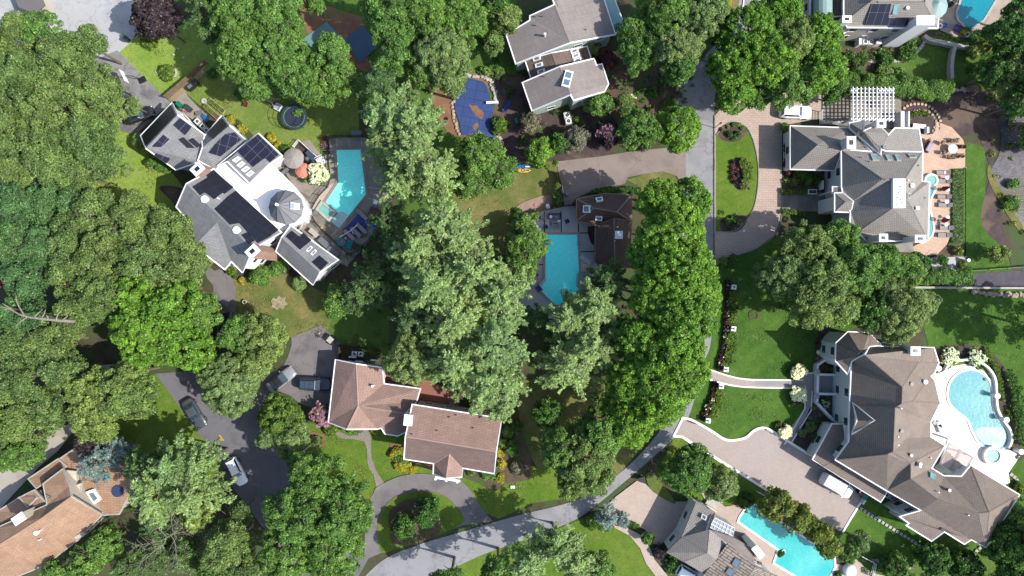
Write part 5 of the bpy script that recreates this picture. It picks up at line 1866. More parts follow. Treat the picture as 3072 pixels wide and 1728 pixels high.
for x,y in ((1410,80),(1650,45),(1835,-105),(1770,-85),(2000,20)): h7.vent(x,y,.08,.35)
for x in (1632,1738,1842):
    c = W(x,490 + (x - 1632) * .14,4.2)
    MB().cyl((c.x,c.y - .3),.18,-.2,4.4,12).box((c.x,c.y - .3,.05),(.5,.5,.3)).build('column',M_white,h7.o)
_a,_b2 = W(1628,470,4.6),W(1868,505,4.6)
MB().quadbox([(_a.x,_a.y - .55,4.3),(_b2.x,_b2.y - .55,4.3),(_b2.x,_b2.y - .55,4.7),(_a.x,_a.y - .55,4.7)],Vector((0,1,0)),.35).build('portico_beam',M_white,h7.o)

# ---- dark brown pool house
fr(1400,450)
h8 = House('pool_house','dark brown hip-roofed house between the cyan pool and the row of bright maples',1300,700)
h8.wing([[(1065,472,3.8),(1335,422,3.8),(1588,437,3.8),(1450,600,5.6),(1230,560,5.6)],
         [(1065,472,3.8),(1230,560,5.6),(1060,682,3.8)],
         [(1060,682,3.8),(1230,560,5.6),(1450,600,5.6),(1596,692,3.8),(1300,735,3.8)],
         [(1588,437,3.8),(1596,692,3.8),(1450,600,5.6)]],R_dark,M_dwood,M_wood)
h8.wing([[(1245,728,3.5),(1240,1075,3.5),(1300,1140,3.6),(1430,1140,5.0),(1425,660,5.0)],[(1425,660,5.0),(1430,1140,5.0),(1572,1135,3.6),(1590,690,3.6)]],R_dark,M_dwood,M_wood)
h8.skylight([(1130,536),(1194,536),(1194,606),(1128,606)]); h8.skylight([(1242,470),(1308,458),(1318,492),(1256,504)]); h8.skylight([(1248,632),(1312,640),(1306,680),(1240,672)])
h8.chimney(1470,820,.9,.9,5.6,M('blue_metal',C(110,140,156),.05,1,5,rough=.4),0,flue=False)
h8.vent(1455,745,.1,.4,M_dome); h8.vent(1428,880,.08,.4,M_dome)

# ---- tan house bottom left
fr(0,1278)
h9 = House('tan_house','long tan-shingled house with gables and a skylight in the bottom left corner',300,900)
h9.wing([[(605,418,5.0),(418,560,5.0),(458,760,5.2),(-60,1000,5.2),(-60,1180,6.8),(410,885,6.8),(688,682,6.8),(668,580,6.0)],
         [(410,885,6.8),(740,1110,4.2),(982,860,4.2),(688,682,6.8)],
         [(-60,1180,6.8),(-60,1449,4.4),(100,1480,4.2),(430,1345,4.2),(740,1110,4.2),(410,885,6.8)]],R_tan,M_cstucco,M_stone)
h9.wing([[(-60,850,3.6),(190,690,3.6),(330,620,4.2),(458,760,4.6),(-60,1000,4.9)]],R_tan,M_cstucco,M_stone)
h9.wing([[(190,690,3.8),(325,632,3.8),(358,690,4.6),(268,782,4.6)]],R_tan,M_cstucco,M_stone,wins=False)
h9.wing([[(275,510,3.2),(560,320,3.2),(640,390,3.4),(420,555,3.8),(350,600,3.8)]],R_tan,M_cstucco,M_stone,wins=False)
h9.wing([[(560,330,3.0),(735,210,3.0),(1250,420,2.9),(1270,620,2.9),(1150,850,2.9),(982,860,3.0),(770,735,3.2),(670,590,3.2)]],R_tan,M_cstucco,M_stone,wins=False)
h9.wing([[(610,430,4.0),(730,440,3.6),(745,520,3.6),(668,582,4.2)]],M_cstucco,M_cstucco,M_stone,wins=False)
h9.wing([[(672,600,4.4),(782,560,4.0),(768,660,4.2),(770,738,4.0),(686,680,5.2)]],M_cstucco,M_cstucco,M_stone,wins=False)
h9.skylight([(845,628),(918,600),(990,705),(925,752)],gm=M_skyglass,lift=.5,fw=.3)
h9.chimney(185,895,1.6,1.0,7.2,M_cstucco,.6,flue=False)
h9.vent(362,1026,.28,.3,M_dome,'roof_fan'); h9.vent(405,1000,.07,.5,M_dome); h9.vent(400,1090,.09,.6,M_dome); h9.vent(478,690,.07,.4)
MB().prism([(v.x,v.y) for v in (W(710,1075,4.6),W(800,1020,4.6),W(830,1048,4.6),W(745,1105,4.6))],3.4,4.6).build('dormer',M_cstucco,h9.o)

# ---- flat dark slab on walls at the top left
fr(0,0)
h10 = House('garage','flat dark grey slab on walls over the pale cul-de-sac in the top left corner',270,20,'garage')
h10.wing([[(100,-120,2.8),(180,70,2.8),(340,135,2.8),(432,48,2.8),(360,-120,2.8)]],M('dark_flat_slab',C(126,120,120),.06,.5,6),M_cstucco,None,wins=False)

# ================================================================== TREES
F()
_oakw = 'oaks of the wood at the left edge'
T_ = [
 # top left wood
 (45,95,62,12,'oak','olive green oak in the top left corner just below the pale cul-de-sac'),
 (105,75,48,11,'green','bright green loose tree poking over the pale cul-de-sac, top left'),
 (160,150,78,13,'oak','broad olive oak south of the pale cul-de-sac'),
 (222,112,44,11,'oak','rounded olive oak bulging into the pale cul-de-sac'),
 (235,225,66,12,'oak','olive oak beside the worn driveway, left of the basketball hoop'),
 (60,210,88,14,'oak','wide olive oak at the left edge, above the middle of the top left wood'),
 (140,270,82,14,'oak','domed olive oak in the heart of the top left wood'),
 (40,330,80,13,'oak','olive oak cut by the left edge, third one down from the top'),
 (120,385,82,13,'oak','spreading olive oak above the bluish grove, with a small bare branch'),
 (215,350,78,12,'oak','olive oak bordering the rust coloured ground patch'),
 (262,405,56,10,'oak','thin olive oak leaning over the bright left lawn'),
 (190,440,52,10,'oak','small olive oak at the lower tip of the top left wood'),
 (48,425,50,11,'oak','olive oak at the left edge above the short strip of drive'),
 (276,268,42,7,'sage','greyish blue-green tree overhanging the black parked car'),
 (335,266,23,6,'sage','small grey-green tree covering the roof of the black car'),
 # purple trees and top
 (385,30,58,10,'purple','dark purple-leaved tree at the top edge by the pale cul-de-sac'),
 (415,68,30,8,'purple','smaller dark purple tree above the bright front lawn'),
 (520,25,58,13,'pined','dark feathery cedar at the top edge right of the purple tree'),
 (535,90,34,10,'pined','narrow dark cedar overhanging the right end of the front lawn'),
 (600,45,80,14,'green','big green tree at the top edge left of the red-soil clearing'),
 (690,50,78,14,'green','tall green tree at the top edge beside the red-soil clearing'),
 (612,135,76,14,'green','large leafy tree above the backyard lawn with the plank beds'),
 (700,140,76,14,'green','large leafy tree behind the backyard swing set'),
 (648,200,50,11,'green','lower green tree spreading over the wooden swing frame'),
 (752,205,58,12,'green','green tree between the swing frame and the round trampoline'),
 (835,140,55,12,'green','rounded tree in front of the green sports court'),
 (800,215,56,11,'green','tree just above the round trampoline'),
 (865,205,46,11,'green','tree right of the trampoline, under the darker sports court'),
 (790,5,30,8,'green','small tree at the top edge in the red-soil clearing'),
 (985,45,76,14,'green','yellowish green tree at the top edge right of the sports courts'),
 (1080,40,78,14,'green','tall green tree at the top edge, centre-left'),
 (1165,50,66,13,'green','green tree at the top edge left of the yellow-green ornamental'),
 (1000,130,62,13,'green','green tree just right of the darker sports court'),
 (1065,190,40,11,'green','dark gap-filling green tree above the pine tops'),
 (1115,140,72,14,'sage','silvery green tree with fine foliage above the blue covered pool'),
 (1130,205,44,12,'sage','smaller silvery green tree left of the covered pool tip'),
 (1245,5,40,9,'dbush','dark tree at the top edge between ornamental and grey house'),
 (1272,45,40,8,'lite','yellow-green ornamental tree left of the grey stepped house'),
 (1240,105,30,6,'lite','small yellow-green tree below the larger ornamental'),
 # centre top pines
 (960,215,52,14,'pined','deep green pine under the sports courts'),
 (985,285,84,15,'pine','feathery pale pine left of the blue covered pool, upper'),
 (1045,315,78,15,'pine','feathery pale pine nearest the blue covered pool'),
 (970,355,56,11,'pine','pale pine whose boughs reach over the left teal pool'),
 (1040,400,84,15,'pine','large pale pine right of the left teal pool'),
 (1095,440,62,15,'pine','pale pine above the bare clearing, lower right of its clump'),
 (1010,465,56,12,'pine','pale pine beside the sunloungers of the left pool'),
 (1205,395,62,10,'green','glossy green tree below the blue covered pool'),
 (1250,430,50,9,'green','glossy green tree left of the stacked kayaks'),
 (1185,460,46,9,'green','small glossy tree above the dry clearing'),
 (1358,378,38,6,'maple','bright green small tree above the kayaks and clipped shrubs'),
 (1335,305,28,4,'dry','grey wispy small tree left of the air conditioners of the grey house'),
 (1452,345,34,5,'dry','grey wispy tree above the tan driveway'),
 (1405,355,26,5,'dbush','dark green small tree between the two grey wispy trees'),
 (1528,330,36,5,'purple','crape myrtle with dusky pink flower spikes above the tan driveway'),
 (1598,318,52,8,'green','green tree left of the round clipped crown by the road'),
 (1712,318,58,9,'maple','round dense crown beside the pale road, above the tan driveway'),
 (1640,330,40,8,'green','green tree joined to the left of the round dense crown'),
 (1508,258,36,6,'green','leafy tree at the lower right corner of the grey stepped house'),
 (1575,248,22,4,'lite','pale small tree with white flowers in the mulch behind the grey house'),
 (1490,118,26,4,'sage','pale green weeping shrub tree tucked beside the grey house wall'),
 (1528,145,26,4,'redm','dark red maple beside the grey stepped house'),
 (1600,85,48,11,'green','green tree right of the grey stepped house, upper'),
 (1605,135,50,11,'green','green tree right of the red maple'),
 (1680,30,74,14,'green','broad tree at the top edge left of the hidden bend of the road'),
 (1760,35,70,14,'sage','greyish green tree at the top edge over the hidden road'),
 (1700,125,62,13,'sage','greyish green tree over the shaded road, below the top ones'),
 (1650,85,50,12,'green','dark green tree between the grey house and the hidden road'),
 (1705,170,44,12,'dbush','dark leafy tree just above the shaded bend of road'),
 (1800,70,44,11,'dbush','dark tree left of the yellow flower strip at the top'),
 (1885,90,80,14,'maple','bright maple below the curved road at the top'),
 (1955,35,70,13,'maple','bright maple at the top edge left of the tan tiled house'),
 (1840,165,66,13,'maple','bright maple beside the shaded road'),
 (1930,150,76,14,'maple','large bright maple above the paver drive'),
 (1985,110,62,14,'lite','yellow-tipped maple left of the tan tiled house'),
 (2055,100,66,13,'maple','dense maple against the tan tiled house wall'),
 (2060,175,66,13,'maple','dense maple above the white pergola approach'),
 (1990,215,62,12,'green','green tree shading the white car in the paver drive'),
 (1850,235,52,11,'maple','maple with boughs hanging over the road edge and paver drive'),
 (1900,250,34,9,'green','low bough of green tree over the top of the paver drive'),
 (2095,240,22,4,'dbush','small dark tree between the white car and the white pergola'),
 # maple row along the road
 (1660,508,58,15,'maple','northernmost bright maple of the row along the road'),
 (1730,503,54,15,'maple','bright maple at the row top, nearest the pale road'),
 (1690,585,94,17,'maple','bright maple of the row behind the dark pool house'),
 (1712,685,94,18,'maple','bright maple of the row level with the cyan pool'),
 (1715,785,92,18,'maple','bright maple of the row level with the top of the red flower border'),
 (1645,740,70,16,'maple','shaded maple on the left flank of the row behind the cyan pool'),
 (1690,880,90,17,'maple','bright maple of the row opposite the white-edged walk'),
 (1615,850,70,15,'maple','dark shaded tree on the left of the row, right of the pale pines'),
 (1660,985,92,16,'maple','bright maple of the row above the road bend'),
 (1590,960,70,14,'maple','dark green tree left of the row, below its middle'),
 (1590,1050,80,13,'maple','bright maple at the lower end of the row over the road'),
 (1510,1080,66,12,'green','green tree at the lower left end of the row'),
 (1470,1160,92,12,'lite','yellowish green tree overhanging the road bend'),
 (1410,1130,56,11,'green','green tree left of the yellowish road-bend tree'),
 (1440,1215,46,9,'lite','lower bough tree reaching across the lawn to the road'),
 (1625,640,52,14,'maple','maple bough filling the left side of the row beside the pool house'),
 (1750,740,62,16,'maple','maple of the row leaning out over the road, middle'),
 (1725,930,56,15,'maple','maple of the row leaning out over the road, above the walk'),
 (1620,920,60,14,'maple','maple on the lower left flank of the row'),
 # centre pines
 (1110,570,72,17,'pine','topmost pale pine of the great central clump'),
 (1060,640,74,17,'pine','pale pine at the upper left of the central clump'),
 (1155,600,66,16,'pine','pale pine beside the green tree of the cyan pool'),
 (1090,720,92,19,'pine','tallest pale pine in the middle left of the central clump'),
 (1190,690,86,18,'pine','pale pine in the middle of the central clump'),
 (1262,742,74,17,'pine','pale pine reaching toward the foot of the cyan pool'),
 (1150,800,88,18,'pine','pale pine above the rose-roofed house'),
 (1245,862,84,18,'pine','pale pine in the lower right of the central clump'),
 (1050,800,66,14,'pined','darker pine on the left fringe of the central clump'),
 (1040,900,72,13,'sage','fine-leaved dark green tree leaning over the rose roof'),
 (1150,910,84,17,'pine','pale pine above the brick red patio'),
 (1225,955,82,17,'pine','pale pine beside the right end of the rose roof'),
 (1278,965,52,15,'pine','lowest pale pine of the central clump, on its right'),
 (1265,1020,46,11,'pine','small pale pine above the right corner of the rose roof'),
 (1448,790,50,12,'pine','small pale pine brushing the pointed foot of the cyan pool'),
 (1352,800,36,9,'pined','low dark pine between the great clump and the pool-foot pines'),
 (1375,1040,40,8,'dbush','dark low tree at the shaded edge of the dry lawn'),
 (1495,775,68,15,'pine','pale pine right below the cyan pool'),
 (1430,800,62,14,'pine','pale pine just under the tip of the cyan pool'),
 (1480,870,76,15,'pine','pale pine centred between cyan pool and dry lawn'),
 (1425,920,76,15,'pine','pale yellowish pine above the dry lawn'),
 (1400,868,40,9,'pined','darker pine between the two pale pine clumps'),
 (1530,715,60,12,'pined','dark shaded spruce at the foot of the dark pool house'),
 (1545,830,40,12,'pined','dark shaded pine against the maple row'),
 (1322,625,56,8,'green','leafy round tree left of the cyan pool'),
 (1320,575,36,6,'green','smaller leafy tree above the one left of the cyan pool'),
 (1315,675,36,7,'green','leafy tree at the left side of the cyan pool, lowest'),
 (950,700,60,11,'pined','dark conifer right of the pool fence of the solar house'),
 (900,740,48,9,'pined','low dark conifer under the pool deck corner'),
 (1000,620,44,11,'pined','dark conifer between the left pool deck and the central clump'),
 (975,560,40,11,'pined','dark conifer beside the blue shade sail'),
 (842,760,38,6,'green','light-tipped small tree by the dry lawn, below the solar house'),
 # left lower wood
 (50,520,72,12,'oakb','blue-green oak at the left edge, top of its grove'),
 (125,520,60,11,'oakb','blue-green oak nearest the bright left lawn'),
 (185,510,42,10,'oakb','small blue-green oak at the lawn side of the grove'),
 (40,610,66,12,'oakb','blue-green oak at the left edge, middle of its grove'),
 (105,620,56,12,'oakb','blue-green oak against the big olive grove'),
 (60,700,62,12,'oakb','blue-green oak above the fallen pale dead trunk'),
 (240,530,62,12,'oak','olive oak under the bright left lawn, leftmost there'),
 (330,560,72,12,'oak','olive oak at the lower edge of the bright left lawn'),
 (425,590,66,12,'oak','olive oak touching the solar house corner'),
 (185,600,66,12,'oak','olive oak on the left of the big middle grove'),
 (270,640,82,13,'oak','domed olive oak in the big middle grove'),
 (365,660,80,13,'oak','domed olive oak below the solar house corner'),
 (460,660,62,12,'oak','olive oak beside the short grey drive of the solar house'),
 (180,690,66,12,'oak','olive oak right of the blue-green oaks'),
 (260,740,76,13,'oak','olive oak above the bright green tree'),
 (440,725,60,11,'oak','olive oak between bright green tree and solar house'),
 (190,790,56,12,'oak','olive oak right of the fallen dead trunk'),
 (350,745,62,13,'maple','bright green tree, upper crown of the left grove'),
 (430,790,82,14,'maple','large bright green tree right of the left wood'),
 (360,840,84,14,'maple','large bright green tree in the lower part of the left wood'),
 (460,860,76,13,'maple','bright green tree above the dark asphalt road'),
 (510,790,50,11,'green','mid green tree beside the shaded short drive'),
 (600,840,50,10,'green','green tree below the dry round patch lawn, left'),
 (660,850,62,10,'lite','light green tree left of the asphalt forecourt'),
 (640,910,50,9,'lite','lower light green tree above the silver car'),
 (568,965,84,10,'sage','silvery willow-like tree over the dark road'),
 (60,790,60,12,'oakb','blue-green oak under the fallen dead trunk'),
 (40,870,66,12,'oak','olive oak at the left edge, below the dead trunk'),
 (120,860,62,12,'oak','olive oak in the lower left wood, inner'),
 (60,950,78,13,'oak','olive oak at the left edge above the pale drive'),
 (160,930,58,12,'oak','olive oak left of the yellow-green tree'),
 (40,1050,80,12,'oak','olive oak at the left edge, upper side of the pale drive'),
 (130,1030,52,11,'oak','olive oak right above the pale drive'),
 (40,1140,58,9,'green','green tree in the left edge over the pale drive'),
 (230,980,62,12,'lite','yellow-green tree in the lower left, upper crown'),
 (310,990,76,12,'lite','wide yellow-green tree left of the roadside lawn'),
 (230,1050,66,11,'lite','yellow-green tree above the dark purple tree'),
 (330,940,46,10,'lite','thin yellow-green tree over the small pale paving'),
 (14,705,24,6,'redm','red-leaved small tree at the left edge'),
 (218,1112,40,6,'purple','dark purple tree above the tan house'),
 (260,1100,26,5,'purple','small dark purple tree right of the larger one, above tan house'),
 (235,1170,56,8,'spruce','blue spruce beside the white gables of the tan house'),
 (290,1135,36,7,'spruce','smaller blue spruce in front of the dark lawn'),
 (440,1175,72,14,'pine','blue-tinged pine below the dark lawn, upper'),
 (500,1170,56,13,'pine','pine beside the white car on the road'),
 (395,1240,78,15,'pine','pine right of the tan house skylight'),
 (485,1240,78,15,'pine','broad pine left of the shaded road'),
 (360,1170,46,11,'pined','dark pine above the tan house terrace'),
 (500,1300,40,10,'lite','yellowish tree between pine and dead tree'),
 (395,1400,62,8,'pined','dark green pine behind the bare dead branches'),
 (460,1400,52,8,'pined','dark green pine at the bottom, right of the dead branches'),
 (400,1325,62,8.6,'pined','small dark pine under the bare branches'),
 (570,1380,66,12,'oak','olive tree at the bottom edge, left of the big bright tree'),
 (620,1430,48,11,'oak','olive tree cut by the bottom edge, left of the bright tree'),
 (600,1290,34,8,'oak','small round olive tree in the shade beside the road'),
 (545,1440,44,9,'green','green tree at the bottom edge among the olive trees'),
 (255,1375,46,8,'green','green tree at the lower right of the tan house'),
 (210,1420,46,8,'green','green tree at the bottom edge under the tan house'),
 (140,1440,40,7,'green','low green tree at the bottom edge by the tan house roof'),
 (320,1430,46,8,'pined','pine at the bottom edge left of the bare branches'),
 (700,1050,56,8,'bush','yellow-green tree at the end of the rose house, by the road'),
 (730,1110,48,8,'sage','pale grey-green tree below the yellow-green one by the road'),
 (675,1100,34,7,'sage','small pale grey-green tree on the road side'),
 (800,1210,76,13,'green','bright leafy tree left of the crescent drive, top crown'),
 (750,1300,84,14,'green','large leafy tree left of the crescent drive, middle'),
 (860,1290,82,14,'green','large leafy tree beside the crescent drive'),
 (720,1390,78,13,'green','leafy tree at the bottom edge left of the crescent drive'),
 (830,1390,78,13,'green','leafy tree at the bottom edge under the crescent drive'),
 # island, bottom
 (1068,1295,38,4.5,'dbush','dark round tree on the crescent drive island, right'),
 (1010,1330,34,4,'dbush','dark small tree on the crescent drive island, lower left'),
 (1330,1410,60,13,'pine','pale pine at the bottom edge below the road, left one'),
 (1400,1375,54,13,'pine','pale pine below the road at the bottom, middle one'),
 (1450,1420,54,12,'pine','pale pine at the bottom edge beside the small curved lawn'),
 (1250,1440,48,12,'green','green tree at the bottom edge under the shaded road'),
 (1130,1465,46,12,'green','dark green tree at the bottom edge below the shaded road'),
 (1510,1430,40,7,'green','green tree at the bottom edge left of the sloping lawn'),
 (1735,1190,66,9,'green','dark round tree between the road and the brick drive'),
 (1820,1222,46,6,'sage','softer grey-green tree beside the brick drive'),
 (1528,1300,30,5,'spruce','blue spruce with sprawling arms beside the pink paved drive'),
 # right side
 (2030,620,66,12,'lite','yellow-tinged tree left of the tiled house corner, upper'),
 (2110,600,52,11,'green','green tree against the tiled house, lower left corner'),
 (1970,690,66,12,'sage','greyish tree right of the round paver drive'),
 (2060,710,86,14,'lite','great yellow-green tree above the brown house lawn'),
 (2140,680,76,13,'green','green tree below the tiled house'),
 (2030,780,56,12,'lite','lower yellow-green tree over the striped lawn'),
 (2110,770,52,11,'lite','yellow-green tree above the octagonal brown turret'),
 (2220,660,50,10,'green','green tree between the tiled house and the hedge'),
 (2280,680,48,9,'green','green tree right of the tiled house terrace'),
 (2310,660,30,6,'dbush','small dark tree beside the beige paved corner'),
 (2230,730,44,9,'sage','soft green tree above the brown house chimney, left'),
 (2270,790,72,11,'sage','fine-textured round tree behind the brown house'),
 (2190,780,52,10,'dbush','dark tree beside the octagonal brown turret'),
 (2330,765,36,7,'sage','small fine-textured tree by the wall of the right lawn'),
 (2545,90,56,10,'dbush','dark tree at the right edge below the top right pool'),
 (2560,175,50,9,'oak','olive tree at the right edge above the pond'),
 (2500,180,36,8,'dbush','dark tree at the right end of the long hedge'),
 (2570,30,40,8,'dbush','dark tree in the top right corner'),
 (2560,260,40,9,'dbush','dark tree at the right edge beside the brown pond'),
 (2545,1370,60,9,'dbush','dark shaded tree in the bottom right corner'),
 (2560,1440,50,9,'dbush','dark shaded tree cut by the bottom right corner'),
 (2360,1410,46,5,'dbush','low dark tree below the stepping stone curve'),
 (2260,1430,36,4,'dbush','low dark tree at the bottom edge right of the pool deck'),
 (2440,1430,44,5,'dbush','low shaded tree at the bottom right edge'),
 (1955,1275,46,7,'olive','olive and bronze tree over the head of the bottom right pool'),
 (2010,1310,40,7,'olive','olive tree over the bottom right pool, second in its row'),
 (2060,1340,36,7,'olive','olive tree over the bottom right pool, third in its row'),
 (2085,1375,34,7,'olive','olive tree over the bottom right pool, fourth in its row'),
 (2135,1390,30,6,'ball','dense round green tree at the end of the olive row'),
 (2165,1365,30,5,'sage','soft grey-green tree beside the brick drive corner'),
 (2520,640,26,4,'lite','thin young tree at the lower tip of the lawn by the pond'),
]
for t in T_:
    tree(*t)
# shade from the trees that stand just outside the photo, right of the brown house
tree(2740,830,90,16,'green','tall tree beyond the right edge, shading the mown lawn',low=True)
tree(2690,1380,90,15,'green','tall tree beyond the bottom right corner',low=True)
tree(2700,180,80,14,'green','tall tree beyond the right edge level with the hedge',low=True)
tree(2665,320,56,8,'green','tree beyond the right edge level with the pond',low=True)

bare_tree(425,1350,84,9.5,'large dead tree with bare pale branches at the bottom left',8)
fr(0,840)
_d = root('fallen_branch','pale dead bare trunk lying across the canopy of the left wood','dead tree',W(400,370,12.6))
_m = MB()
def _P(x,y,h): return W(x,y,h)
_m.tube([_P(720,400,12.6),_P(560,390,13),_P(400,375,13.2),_P(280,360,13.2),_P(180,330,13.3)],.2,.12,7)
_m.build('trunk',M_deadbark,_d)
_m = MB()
for q in ([(240,350),(190,270),(160,210),(155,150)],[(185,330),(110,290),(40,262),(-20,262)],[(260,362),(200,400),(155,440)],[(330,360),(370,320),(410,285)],[(400,372),(430,320),(440,285)],[(120,290),(60,250),(20,225)],[(470,380),(450,340),(480,355)],[(540,389),(560,330),(580,310)],[(600,392),(650,350),(640,320)],[(410,380),(415,410)]):
    _m.tube([_P(x,y,13.12 + .1 * i) for i,(x,y) in enumerate(q)],.10,.03,5)
_m.build('branches',M_deadbark,_d)

